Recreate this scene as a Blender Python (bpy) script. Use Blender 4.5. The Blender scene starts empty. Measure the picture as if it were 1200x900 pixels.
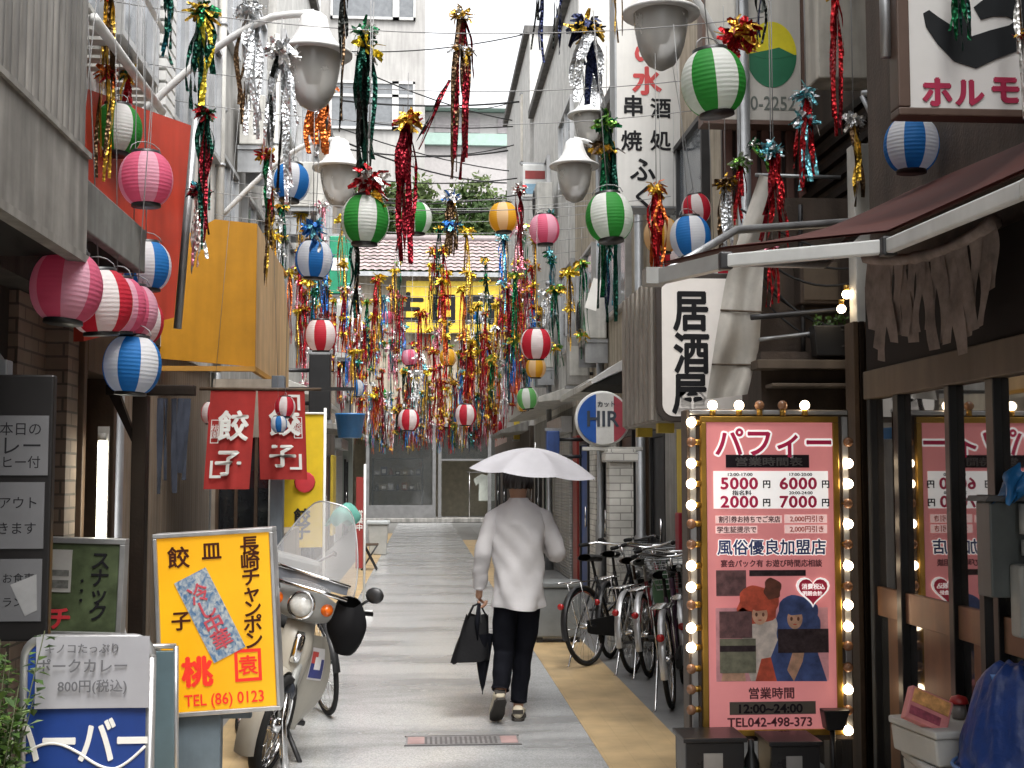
import bpy, bmesh, math, random
from mathutils import Vector, Matrix, Euler
from math import sin, cos, pi, radians, atan, atan2, sqrt

# ---------------------------------------------------------------- camera, light, exposure
sc = bpy.context.scene
C = sc.collection
FPX, VPX, HORY, EYE = 1500.0, 495.0, 560.0, 1.59
pitch = atan((HORY - 450) / FPX)
yaw = atan((600 - VPX) / FPX * cos(pitch))
cam_d = bpy.data.cameras.new('camera')
cam_d.lens = 36 * FPX / 1200.0
cam_d.sensor_width = 36
cam_d.clip_start = 0.05
cam_d.clip_end = 2000
cam = bpy.data.objects.new('camera', cam_d)
C.objects.link(cam)
cam.location = (0, 0, EYE)
cam.rotation_euler = (pi / 2 + pitch, 0, -yaw)
sc.camera = cam

SUN_EL, SUN_AZ = radians(62), radians(160)      # high, veiled by cloud; azimuth measured from +Y towards +X
world = bpy.data.worlds.new('World')
sc.world = world
world.use_nodes = True
wn = world.node_tree.nodes
wl = world.node_tree.links
wbg = wn['Background']
sky = wn.new('ShaderNodeTexSky')
sky.sky_type = 'NISHITA'
sky.sun_disc = False
sky.sun_elevation = SUN_EL
sky.sun_rotation = SUN_AZ
sky.air_density = 1.0
sky.dust_density = 4.0
hs = wn.new('ShaderNodeHueSaturation')
hs.inputs['Saturation'].default_value = 0.10
wl.new(sky.outputs[0], hs.inputs['Color'])
wl.new(hs.outputs[0], wbg.inputs['Color'])
wbg.inputs['Strength'].default_value = 0.15
sun_d = bpy.data.lights.new('sun', 'SUN')
sun_d.energy = 0.9
sun_d.angle = radians(25)
sun_d.color = (1.0, 0.96, 0.90)
sun = bpy.data.objects.new('sun', sun_d)
C.objects.link(sun)
sdir = Vector((sin(SUN_AZ) * cos(SUN_EL), cos(SUN_AZ) * cos(SUN_EL), sin(SUN_EL)))
sun.rotation_euler = sdir.to_track_quat('Z', 'Y').to_euler()
sun.location = (0, 0, 30)

sc.view_settings.view_transform = 'Standard'
sc.view_settings.look = 'None'
sc.view_settings.gamma = 1.0
sc.view_settings.use_curve_mapping = False
sc.view_settings.exposure = 1.65
sc.render.engine = 'CYCLES'
sc.cycles.use_denoising = True
sc.cycles.max_bounces = 7
sc.cycles.diffuse_bounces = 4
sc.cycles.glossy_bounces = 3
sc.cycles.transmission_bounces = 4
sc.cycles.transparent_max_bounces = 8
sc.cycles.caustics_reflective = False
sc.cycles.caustics_refractive = False

# ---------------------------------------------------------------- pixel (of the 1200 x 900 photograph) -> point in space
_cp, _sp, _cy, _sy = cos(pitch), sin(pitch), cos(yaw), sin(yaw)
_F = Vector((_sy * _cp, _cy * _cp, _sp))
_R = Vector((_cy, -_sy, 0))
_U = Vector((-_sy * _sp, -_cy * _sp, _cp))
def ray(px, py):
    return _F + _R * ((px - 600) / FPX) + _U * ((450 - py) / FPX)
def P(px, py, Y):
    d = ray(px, py)
    return Vector((0, 0, EYE)) + d * (Y / d.y)
def G(px, py, z=0.0):
    d = ray(px, py)
    return Vector((0, 0, EYE)) + d * ((z - EYE) / d.z)

# ---------------------------------------------------------------- materials
MATS = {}
def srgb(h):
    if isinstance(h, str):
        h = h.lstrip('#')
        c = [int(h[i:i + 2], 16) / 255 for i in (0, 2, 4)]
        return tuple(x / 12.92 if x <= 0.04045 else ((x + 0.055) / 1.055) ** 2.4 for x in c)
    return tuple(h)
def mat(name, col, rough=0.6, metal=0.0, var=0.18, scale=5.0, bump=0.0, bscale=60.0, streak=0.0, emit=0.0, ecol=None,
        trans=0.0, alpha=1.0, spec=0.5, rvar=0.1, translucent=0.0):
    if name in MATS:
        return MATS[name]
    m = bpy.data.materials.new(name)
    m.use_nodes = True
    nt = m.node_tree
    N, L = nt.nodes, nt.links
    b = N['Principled BSDF']
    col = srgb(col)
    if max(col) < 0.06 and metal == 0 and rough >= 0.5:     # matt black and dark timber: little sheen
        spec *= 0.35
    b.inputs['Metallic'].default_value = metal
    b.inputs['Specular IOR Level'].default_value = spec
    b.inputs['Transmission Weight'].default_value = trans
    b.inputs['Alpha'].default_value = alpha
    tc = N.new('ShaderNodeTexCoord')
    nz = N.new('ShaderNodeTexNoise')
    nz.inputs['Scale'].default_value = scale
    nz.inputs['Detail'].default_value = 6
    nz.inputs['Roughness'].default_value = 0.62
    L.new(tc.outputs['Object'], nz.inputs['Vector'])
    mr = N.new('ShaderNodeMapRange')
    mr.inputs['From Min'].default_value = 0.3
    mr.inputs['From Max'].default_value = 0.7
    mr.inputs['To Min'].default_value = 1 - var
    mr.inputs['To Max'].default_value = 1 + var
    L.new(nz.outputs['Fac'], mr.inputs['Value'])
    fac = mr.outputs['Result']
    if streak > 0:
        mp = N.new('ShaderNodeMapping')
        mp.inputs['Scale'].default_value = (3.2, 3.2, 0.3)
        L.new(tc.outputs['Object'], mp.inputs['Vector'])
        n2 = N.new('ShaderNodeTexNoise')
        n2.inputs['Scale'].default_value = 2.4
        n2.inputs['Detail'].default_value = 5
        L.new(mp.outputs[0], n2.inputs['Vector'])
        m2 = N.new('ShaderNodeMapRange')
        m2.inputs['From Min'].default_value = 0.35
        m2.inputs['From Max'].default_value = 0.68
        m2.inputs['To Min'].default_value = 1.0
        m2.inputs['To Max'].default_value = 1 - streak
        L.new(n2.outputs['Fac'], m2.inputs['Value'])
        mu = N.new('ShaderNodeMath')
        mu.operation = 'MULTIPLY'
        L.new(fac, mu.inputs[0])
        L.new(m2.outputs['Result'], mu.inputs[1])
        fac = mu.outputs[0]
    vm = N.new('ShaderNodeVectorMath')
    vm.operation = 'SCALE'
    vm.inputs[0].default_value = col
    L.new(fac, vm.inputs['Scale'])
    L.new(vm.outputs[0], b.inputs['Base Color'])
    rm = N.new('ShaderNodeMapRange')
    rm.inputs['To Min'].default_value = max(0.02, rough - rvar)
    rm.inputs['To Max'].default_value = min(1, rough + rvar)
    L.new(nz.outputs['Fac'], rm.inputs['Value'])
    L.new(rm.outputs['Result'], b.inputs['Roughness'])
    if bump > 0:
        n3 = N.new('ShaderNodeTexNoise')
        n3.inputs['Scale'].default_value = bscale
        n3.inputs['Detail'].default_value = 4
        L.new(tc.outputs['Object'], n3.inputs['Vector'])
        bp = N.new('ShaderNodeBump')
        bp.inputs['Strength'].default_value = min(1, bump)
        bp.inputs['Distance'].default_value = 0.01
        L.new(n3.outputs['Fac'], bp.inputs['Height'])
        L.new(bp.outputs[0], b.inputs['Normal'])
    if emit > 0:
        e = srgb(ecol) if ecol else col
        b.inputs['Emission Color'].default_value = (*e, 1)
        b.inputs['Emission Strength'].default_value = emit
    if translucent > 0:
        out = N['Material Output']
        tr = N.new('ShaderNodeBsdfTranslucent')
        L.new(vm.outputs[0], tr.inputs['Color'])
        mx = N.new('ShaderNodeMixShader')
        mx.inputs[0].default_value = translucent
        L.new(b.outputs[0], mx.inputs[1])
        L.new(tr.outputs[0], mx.inputs[2])
        L.new(mx.outputs[0], out.inputs['Surface'])
    MATS[name] = m
    return m
def brick_mat(name, c1, c2, mortar, w, h, rough=0.75, axes='xz', gap=0.008, bump=0.5, off=0.5):
    if name in MATS:
        return MATS[name]
    m = bpy.data.materials.new(name)
    m.use_nodes = True
    N, L = m.node_tree.nodes, m.node_tree.links
    b = N['Principled BSDF']
    tc = N.new('ShaderNodeTexCoord')
    sx = N.new('ShaderNodeSeparateXYZ')
    L.new(tc.outputs['Object'], sx.inputs[0])
    cx = N.new('ShaderNodeCombineXYZ')
    if axes == 'sum':     # walls seen on both faces: x + y run along the wall
        ad = N.new('ShaderNodeMath')
        L.new(sx.outputs[0], ad.inputs[0])
        L.new(sx.outputs[1], ad.inputs[1])
        L.new(ad.outputs[0], cx.inputs[0])
        L.new(sx.outputs[2], cx.inputs[1])
    else:
        L.new(sx.outputs['xyz'.index(axes[0])], cx.inputs[0])
        L.new(sx.outputs['xyz'.index(axes[1])], cx.inputs[1])
    br = N.new('ShaderNodeTexBrick')
    br.offset = off
    br.inputs['Color1'].default_value = (*srgb(c1), 1)
    br.inputs['Color2'].default_value = (*srgb(c2), 1)
    br.inputs['Mortar'].default_value = (*srgb(mortar), 1)
    br.inputs['Scale'].default_value = 1
    br.inputs['Brick Width'].default_value = w
    br.inputs['Row Height'].default_value = h
    br.inputs['Mortar Size'].default_value = gap
    br.inputs['Mortar Smooth'].default_value = 0.2
    L.new(cx.outputs[0], br.inputs['Vector'])
    nz = N.new('ShaderNodeTexNoise')
    nz.inputs['Scale'].default_value = 3.0
    nz.inputs['Detail'].default_value = 8
    L.new(tc.outputs['Object'], nz.inputs['Vector'])
    mr = N.new('ShaderNodeMapRange')
    mr.inputs['From Min'].default_value = 0.3
    mr.inputs['From Max'].default_value = 0.7
    mr.inputs['To Min'].default_value = 0.68
    mr.inputs['To Max'].default_value = 1.2
    L.new(nz.outputs['Fac'], mr.inputs['Value'])
    vm = N.new('ShaderNodeVectorMath')
    vm.operation = 'SCALE'
    L.new(br.outputs['Color'], vm.inputs[0])
    L.new(mr.outputs[0], vm.inputs['Scale'])
    L.new(vm.outputs[0], b.inputs['Base Color'])
    b.inputs['Roughness'].default_value = rough
    bp = N.new('ShaderNodeBump')
    bp.inputs['Strength'].default_value = bump
    bp.inputs['Distance'].default_value = 0.006
    iv = N.new('ShaderNodeMath')
    iv.operation = 'SUBTRACT'
    iv.inputs[0].default_value = 1.0
    L.new(br.outputs['Fac'], iv.inputs[1])
    L.new(iv.outputs[0], bp.inputs['Height'])
    L.new(bp.outputs[0], b.inputs['Normal'])
    MATS[name] = m
    return m

def rib_mat(name, col, period, axis='x', depth=0.02, rough=0.5, metal=0.0, streak=0.35, var=0.15):
    """Corrugated or boarded sheet: the profile is a wave along one axis, used as bump and as the dark joint between boards."""
    if name in MATS:
        return MATS[name]
    m = mat(name, col, rough=rough, metal=metal, var=var, streak=streak)
    N, L = m.node_tree.nodes, m.node_tree.links
    b = N['Principled BSDF']
    tc = N.new('ShaderNodeTexCoord')
    sx = N.new('ShaderNodeSeparateXYZ')
    L.new(tc.outputs['Object'], sx.inputs[0])
    src = sx.outputs['xyz'.index(axis)] if axis in 'xyz' else None
    if src is None:
        ad = N.new('ShaderNodeMath')
        L.new(sx.outputs[0], ad.inputs[0])
        L.new(sx.outputs[1], ad.inputs[1])
        src = ad.outputs[0]
    mu = N.new('ShaderNodeMath')
    mu.operation = 'MULTIPLY'
    mu.inputs[1].default_value = 2 * pi / period
    L.new(src, mu.inputs[0])
    sn = N.new('ShaderNodeMath')
    sn.operation = 'SINE'
    L.new(mu.outputs[0], sn.inputs[0])
    pw = N.new('ShaderNodeMath')
    pw.operation = 'ABSOLUTE'
    L.new(sn.outputs[0], pw.inputs[0])
    p2 = N.new('ShaderNodeMath')
    p2.operation = 'POWER'
    p2.inputs[1].default_value = 0.35
    L.new(pw.outputs[0], p2.inputs[0])
    bp = N.new('ShaderNodeBump')
    bp.inputs['Strength'].default_value = 0.9
    bp.inputs['Distance'].default_value = depth
    L.new(p2.outputs[0], bp.inputs['Height'])
    L.new(bp.outputs[0], b.inputs['Normal'])
    return m

# ---------------------------------------------------------------- mesh builder
class MB:
    def __init__(s):
        s.v, s.f, s.m, s.sm = [], [], [], []
    def add(s, vs, fs, mi=0, smooth=False):
        o = len(s.v)
        s.v += [tuple(v) for v in vs]
        for k, f in enumerate(fs):
            s.f.append([i + o for i in f])
            s.m.append(mi[k] if isinstance(mi, (list, tuple)) else mi)
            s.sm.append(smooth)
    def box(s, x0, x1, y0, y1, z0, z1, mi=0, M=None):
        vs = [Vector((x, y, z)) for x in (x0, x1) for y in (y0, y1) for z in (z0, z1)]
        if M is not None:
            vs = [M @ v for v in vs]
        s.add(vs, [(0, 1, 3, 2), (4, 6, 7, 5), (0, 4, 5, 1), (2, 3, 7, 6), (0, 2, 6, 4), (1, 5, 7, 3)], mi)
    def cbox(s, c, d, mi=0, rot=None):
        M = Matrix.Translation(Vector(c))
        if rot is not None:
            M = M @ Euler(rot).to_matrix().to_4x4()
        s.box(-d[0] / 2, d[0] / 2, -d[1] / 2, d[1] / 2, -d[2] / 2, d[2] / 2, mi, M)
    def tube(s, pts, r, n=8, mi=0, caps=True, flat=1.0):
        pts = [Vector(p) for p in pts]
        rs = r if isinstance(r, (list, tuple)) else [r] * len(pts)
        t0 = (pts[1] - pts[0]).normalized()
        ref = Vector((0, 0, 1)) if abs(t0.z) < 0.9 else Vector((1, 0, 0))
        u = t0.cross(ref).normalized()
        vs, fs = [], []
        for i, p in enumerate(pts):
            if i == 0:
                t = pts[1] - pts[0]
            elif i == len(pts) - 1:
                t = pts[-1] - pts[-2]
            else:
                t = (pts[i + 1] - p).normalized() + (p - pts[i - 1]).normalized()
            t = t.normalized() if t.length > 1e-9 else t0
            u = (u - t * u.dot(t))
            u = u.normalized() if u.length > 1e-9 else t.orthogonal().normalized()
            w = t.cross(u)
            for k in range(n):
                a = 2 * pi * k / n
                vs.append(p + u * (rs[i] * cos(a)) + w * (rs[i] * flat * sin(a)))
        for i in range(len(pts) - 1):
            for k in range(n):
                a, b = i * n + k, i * n + (k + 1) % n
                fs.append((a, b, b + n, a + n))
        if caps:
            fs.append(tuple(range(n))[::-1])
            fs.append(tuple(range(len(vs) - n, len(vs))))
        s.add(vs, fs, mi, True)
    def lathe(s, prof, n=24, c=(0, 0, 0), mi=0, seg=None, axis='z', close=False):
        c = Vector(c)
        vs, fs, ms = [], [], []
        for r, z in prof:
            for k in range(n):
                a = 2 * pi * k / n
                p = Vector((r * cos(a), r * sin(a), z))
                if axis == 'y':
                    p = Vector((p.x, p.z, p.y))
                elif axis == 'x':
                    p = Vector((p.z, p.x, p.y))
                vs.append(c + p)
        for i in range(len(prof) - 1):
            for k in range(n):
                a, b = i * n + k, i * n + (k + 1) % n
                fs.append((a, b, b + n, a + n))
                ms.append(seg(k) if seg else mi)
        s.add(vs, fs, ms, True)
    def ball(s, c, r, n=12, mi=0, M=None):
        r = r if isinstance(r, (list, tuple)) else (r, r, r)
        vs, fs = [], []
        m = max(4, n // 2)
        for i in range(m + 1):
            th = pi * i / m
            for k in range(n):
                a = 2 * pi * k / n
                p = Vector((r[0] * sin(th) * cos(a), r[1] * sin(th) * sin(a), r[2] * cos(th)))
                if M is not None:
                    p = M @ p
                vs.append(Vector(c) + p)
        for i in range(m):
            for k in range(n):
                a, b = i * n + k, i * n + (k + 1) % n
                fs.append((a, a + n, b + n, b))
        s.add(vs, fs, mi, True)
    def prism(s, poly, y0, y1, mi=0, plane='xz'):
        """Extrude a 2-D polygon. plane xz: along y; yz: along x; xy: along z."""
        n = len(poly)
        def pt(p, d):
            return {'xz': (p[0], d, p[1]), 'yz': (d, p[0], p[1]), 'xy': (p[0], p[1], d)}[plane]
        vs = [pt(p, y0) for p in poly] + [pt(p, y1) for p in poly]
        fs = [tuple(range(n)), tuple(range(2 * n - 1, n - 1, -1))]
        for i in range(n):
            j = (i + 1) % n
            fs.append((i, i + n, j + n, j))
        s.add(vs, fs, mi)
    def grid(s, fn, nu, nv, mi=0, smooth=True, wrap=False):
        vs = [fn(i / nu, j / nv) for j in range(nv + 1) for i in range(nu + 1)]
        fs = [(j * (nu + 1) + i, j * (nu + 1) + i + 1, (j + 1) * (nu + 1) + i + 1, (j + 1) * (nu + 1) + i) for j in range(nv) for i in range(nu)]
        s.add(vs, fs, mi, smooth)
    def loft(s, rings, n=16, mi=0, caps=True):
        """rings: (centre, rx, ry) horizontal ellipses or (centre, rx, ry, Matrix)."""
        vs, fs = [], []
        for R in rings:
            c = Vector(R[0])
            for k in range(n):
                a = 2 * pi * k / n
                p = Vector((R[1] * cos(a), R[2] * sin(a), 0))
                if len(R) > 3:
                    p = R[3] @ p
                vs.append(c + p)
        for i in range(len(rings) - 1):
            for k in range(n):
                a, b = i * n + k, i * n + (k + 1) % n
                fs.append((a, b, b + n, a + n))
        if caps:
            fs.append(tuple(range(n))[::-1])
            fs.append(tuple(range(len(vs) - n, len(vs))))
        s.add(vs, fs, mi, True)
    def text(s, st, place, size=1.0, bold=0.0, mi=0, vertical=False, depth=0.004, space=1.0, line=1.0, stretch=1.0):
        """place(u, v, d): text plane coordinates, d out of the plane. Centred on its own bounds."""
        cu = bpy.data.curves.new('t', 'FONT')
        cu.body = '\n'.join(st) if vertical else st
        cu.align_x = 'CENTER'
        cu.size = 1.0
        small = 0.007 if bold > 0 else 0.0      # heavier strokes: a few copies set side by side (a large outline offset tears dense characters)
        cu.offset = small
        b = max(0.0, bold - small)
        n = 1 if b < 0.002 else (5 if b < 0.05 else 13)
        shifts = [(0, 0)] if n == 1 else [(0, 0)] + [(b * cos(2 * pi * k / (n - 1)), b * sin(2 * pi * k / (n - 1))) for k in range(n - 1)]
        cu.extrude = 0.5
        cu.resolution_u = 3
        cu.space_character = space
        cu.space_line = line
        o = bpy.data.objects.new('t', cu)
        m = o.to_mesh()
        if len(m.vertices):
            xs = [v.co.x for v in m.vertices]
            ys = [v.co.y for v in m.vertices]
            mx, my = (min(xs) + max(xs)) / 2, (min(ys) + max(ys)) / 2
            fs = [tuple(p.vertices) for p in m.polygons]
            for k, (ex, ey) in enumerate(shifts):
                vs = [place((v.co.x - mx + ex) * size * stretch, (v.co.y - my + ey) * size, (v.co.z + 0.5) * depth + 0.00015 * k) for v in m.vertices]
                s.add(vs, fs, mi)
        o.to_mesh_clear()
        bpy.data.objects.remove(o)
        bpy.data.curves.remove(cu)
    def xform(s, M, start=0):
        for i in range(start, len(s.v)):
            s.v[i] = tuple(M @ Vector(s.v[i]))
    def mesh(s, name, mats):
        me = bpy.data.meshes.new(name)
        me.from_pydata(s.v, [], s.f)
        for m in (mats if isinstance(mats, (list, tuple)) else [mats]):
            me.materials.append(m)
        me.polygons.foreach_set('material_index', s.m)
        me.polygons.foreach_set('use_smooth', s.sm)
        me.update()
        return me

def obj(name, mb, mats, parent=None, bevel=0.0, fix=True, seg=2):
    me = mb.mesh(name, mats) if isinstance(mb, MB) else mb
    if fix and isinstance(mb, MB):
        bm = bmesh.new()
        bm.from_mesh(me)
        bmesh.ops.recalc_face_normals(bm, faces=bm.faces)
        bm.to_mesh(me)
        bm.free()
    o = bpy.data.objects.new(name, me)
    C.objects.link(o)
    if parent is not None:
        o.parent = parent
    if bevel > 0:
        b = o.modifiers.new('edge', 'BEVEL')
        b.width = bevel
        b.segments = seg
        b.limit_method = 'ANGLE'
        b.angle_limit = radians(50)
    return o
def tag(o, label, cat, group=None, kind=None):
    if label:
        o['label'] = label
    if cat:
        o['category'] = cat
    if group:
        o['group'] = group
    if kind:
        o['kind'] = kind
    return o
def thing(name, label, cat, loc=(0, 0, 0), rot=(0, 0, 0), group=None):
    o = bpy.data.objects.new(name, None)
    C.objects.link(o)
    o.empty_display_size = 0.1
    o.location = loc
    o.rotation_euler = rot
    return tag(o, label, cat, group)
def struct(name, mb, mats, kind='structure', **k):
    o = obj(name, mb, mats, **k)
    o['kind'] = kind
    return o
KIDS = {}
def dup(root, loc=None, rot=None, label=None, group=None):
    def cp(o, par):
        c = o.copy()
        C.objects.link(c)
        c.parent = par
        for ch in o.children:
            cp(ch, c)
        return c
    r = cp(root, None)
    if loc is not None:
        r.location = loc
    if rot is not None:
        r.rotation_euler = rot
    if label:
        r['label'] = label
    if group:
        r['group'] = group
    return r
def front(x, z, y):
    """place() for lettering on a face that looks towards -Y, centred at x, z."""
    return lambda u, v, d: (x + u, y - d, z + v)
def left_face(y, z, x):
    """place() for lettering on a face that looks towards -X (right-hand shops); text runs towards -Y."""
    return lambda u, v, d: (x - d, y - u, z + v)
def right_face(y, z, x):
    return lambda u, v, d: (x + d, y + u, z + v)
# ---------------------------------------------------------------- palette
def M_(n):
    return MATS[n]
mat('steel_dark', (0.05, 0.05, 0.052), rough=0.45, metal=0.6)
mat('black_metal', (0.018, 0.018, 0.019), rough=0.4, metal=0.2)
mat('galv', (0.42, 0.43, 0.44), rough=0.45, metal=0.7, streak=0.3)
mat('alu', (0.55, 0.55, 0.55), rough=0.35, metal=0.8, streak=0.2)
mat('white_paint', (0.72, 0.72, 0.70), rough=0.45, streak=0.2, var=0.08)
mat('white_dirty', (0.58, 0.57, 0.53), rough=0.6, streak=0.4)
mat('chrome', (0.7, 0.7, 0.7), rough=0.14, metal=1.0, var=0.05)
mat('rubber', (0.02, 0.02, 0.02), rough=0.75)
mat('glass_dark', (0.02, 0.022, 0.025), rough=0.06, spec=0.8, rvar=0.02)
mat('glass_grey', (0.13, 0.15, 0.17), rough=0.10, spec=0.7, rvar=0.04)
mat('wood_dark', (0.014, 0.009, 0.006), rough=0.55, streak=0.5, var=0.3, bump=0.2)
mat('wood_mid', (0.10, 0.062, 0.036), rough=0.6, streak=0.5, var=0.3, bump=0.2)
mat('stucco_grey', (0.33, 0.32, 0.30), rough=0.85, streak=0.35, bump=0.3)
mat('stucco_white', (0.62, 0.61, 0.58), rough=0.8, streak=0.3, bump=0.2)
mat('stucco_beige', (0.46, 0.40, 0.31), rough=0.85, streak=0.4, bump=0.3)
mat('stucco_brown', (0.085, 0.062, 0.048), rough=0.85, streak=0.4, bump=0.3)
mat('concrete', (0.30, 0.29, 0.27), rough=0.8, streak=0.5, bump=0.3)
mat('concrete_dark', (0.13, 0.125, 0.12), rough=0.8, streak=0.5, bump=0.3)
mat('black_text', (0.012, 0.012, 0.014), rough=0.6, var=0.1)
mat('white_text', (0.75, 0.74, 0.70), rough=0.6, var=0.05)
mat('red_text', (0.50, 0.03, 0.04), rough=0.6, var=0.15)
rib_mat('board_cream', (0.30, 0.235, 0.175), 0.20, axis='s', depth=0.008, streak=0.3)
rib_mat('ribbed_grey', (0.36, 0.34, 0.31), 0.17, axis='s', depth=0.02, streak=0.62, var=0.2, rough=0.55)
rib_mat('ribbed_white', (0.62, 0.61, 0.58), 0.12, axis='s', depth=0.02, streak=0.3)
rib_mat('shutter', (0.42, 0.42, 0.41), 0.09, axis='z', depth=0.02, streak=0.4, rough=0.4, metal=0.3)
rib_mat('louvre_brown', (0.20, 0.11, 0.085), 0.11, axis='x', depth=0.03, streak=0.4)
brick_mat('brick_tan', (0.22, 0.165, 0.125), (0.17, 0.12, 0.088), (0.08, 0.065, 0.05), 0.235, 0.075, axes='sum', gap=0.007)
brick_mat('brick_white', (0.66, 0.65, 0.61), (0.55, 0.54, 0.50), (0.33, 0.32, 0.30), 0.21, 0.07, axes='sum', gap=0.006)
brick_mat('tile_beige', (0.43, 0.37, 0.30), (0.37, 0.31, 0.25), (0.22, 0.19, 0.16), 0.10, 0.10, axes='sum', gap=0.004, off=0)

def wobj(name, mb, mats, root, **k):
    mb.xform(Matrix.Translation(-Vector(root.location)))
    return obj(name, mb, mats, root, **k)

# ---------------------------------------------------------------- ground
def asphalt():
    m = bpy.data.materials.new('asphalt')
    m.use_nodes = True
    N, L = m.node_tree.nodes, m.node_tree.links
    b = N['Principled BSDF']
    tc = N.new('ShaderNodeTexCoord')
    mp = N.new('ShaderNodeMapping')
    mp.inputs['Scale'].default_value = (0.42, 1.15, 1)
    L.new(tc.outputs['Object'], mp.inputs[0])
    n1 = N.new('ShaderNodeTexNoise')
    n1.inputs['Scale'].default_value = 1.25
    n1.inputs['Detail'].default_value = 5
    n1.inputs['Roughness'].default_value = 0.52
    n1.inputs['Distortion'].default_value = 0.25
    L.new(mp.outputs[0], n1.inputs['Vector'])
    n2 = N.new('ShaderNodeTexNoise')
    n2.inputs['Scale'].default_value = 110
    n2.inputs['Detail'].default_value = 3
    L.new(tc.outputs['Object'], n2.inputs['Vector'])
    wet_sheen = N.new('ShaderNodeMapRange')
    wet_sheen.interpolation_type = 'SMOOTHSTEP'
    wet_sheen.inputs['From Min'].default_value = 0.36
    wet_sheen.inputs['From Max'].default_value = 0.60
    L.new(n1.outputs['Fac'], wet_sheen.inputs['Value'])
    cr = N.new('ShaderNodeMixRGB')
    cr.inputs[1].default_value = (0.25, 0.254, 0.256, 1)
    cr.inputs[2].default_value = (0.50, 0.508, 0.51, 1)  # sky sheen of the wet road, painted in as a paler base colour
    L.new(wet_sheen.outputs[0], cr.inputs[0])
    gr = N.new('ShaderNodeMapRange')
    gr.inputs['From Min'].default_value = 0.3
    gr.inputs['From Max'].default_value = 0.7
    gr.inputs['To Min'].default_value = 0.72
    gr.inputs['To Max'].default_value = 1.25
    L.new(n2.outputs['Fac'], gr.inputs['Value'])
    vm = N.new('ShaderNodeVectorMath')
    vm.operation = 'SCALE'
    L.new(cr.outputs[0], vm.inputs[0])
    L.new(gr.outputs[0], vm.inputs['Scale'])
    L.new(vm.outputs[0], b.inputs['Base Color'])
    rr = N.new('ShaderNodeMapRange')
    rr.inputs['To Min'].default_value = 0.30
    rr.inputs['To Max'].default_value = 0.16
    L.new(wet_sheen.outputs[0], rr.inputs['Value'])
    L.new(rr.outputs[0], b.inputs['Roughness'])
    b.inputs['Specular IOR Level'].default_value = 0.85
    bp = N.new('ShaderNodeBump')
    bp.inputs['Strength'].default_value = 0.25
    bp.inputs['Distance'].default_value = 0.003
    L.new(n2.outputs['Fac'], bp.inputs['Height'])
    L.new(bp.outputs[0], b.inputs['Normal'])
    return m
mb = MB()
mb.box(-400, 400, -60, 700, -0.5, 0.0)
struct('ground', mb, mat('ground_concrete', (0.17, 0.17, 0.165), rough=0.55, var=0.3, scale=1.2, bump=0.3))
EDGE_L, EDGE_R, STRIP_R = -0.84, 1.03, 1.56
mb = MB()
mb.box(EDGE_L, EDGE_R, -14, 46, -0.1, 0.004)
struct('road', mb, asphalt())
mb = MB()
mb.box(EDGE_R + 0.001, STRIP_R, -14, 33, -0.1, 0.006)
mb.box(EDGE_L - 0.42, EDGE_L - 0.001, -14, 37, -0.1, 0.006)
pv = brick_mat('paver_yellow', (0.50, 0.36, 0.19), (0.475, 0.34, 0.178), (0.43, 0.31, 0.16), 0.30, 0.15, axes='yx', gap=0.003, bump=0.06, rough=0.4)
struct('yellow_paving', mb, pv)
mb = MB()
mb.box(STRIP_R + 0.001, 2.4, -14, 42, -0.1, 0.005)
mb.box(-2.3, EDGE_L - 0.421, -14, 40, -0.1, 0.005)
struct('side_paving', mb, mat('side_concrete', (0.20, 0.20, 0.198), rough=0.5, var=0.3, scale=2.5, bump=0.3, spec=0.5))

# ---------------------------------------------------------------- shop houses down the alley
def windows(root, s, X, wins, frame_m, pane_m, bars=1):
    """s = -1 left-hand row (facade looks +X), +1 right-hand row. wins: (y0, y1, z0, z1)."""
    for (y0, y1, z0, z1) in wins:
        f = MB()
        t = 0.045
        xa, xb = (X - s * 0.07, X + s * 0.02)
        for (a0, a1, b0, b1) in ((y0, y1, z0, z0 + t), (y0, y1, z1 - t, z1), (y0, y0 + t, z0 + t, z1 - t), (y1 - t, y1, z0 + t, z1 - t)):
            f.box(min(xa, xb), max(xa, xb), a0, a1, b0, b1)
        for k in range(bars):
            ym = y0 + (y1 - y0) * (k + 1) / (bars + 1)
            f.box(min(xa, xb) + 0.01, max(xa, xb) - 0.01, ym - 0.018, ym + 0.018, z0 + t, z1 - t)
        fo = wobj('window', f, frame_m, root)
        p = MB()
        xc = X - s * 0.022
        p.box(xc - 0.006, xc + 0.006, y0 + t, y1 - t, z0 + t, z1 - t)
        p.xform(Matrix.Translation(-Vector(root.location)))
        obj('pane', p, pane_m, fo)
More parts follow.
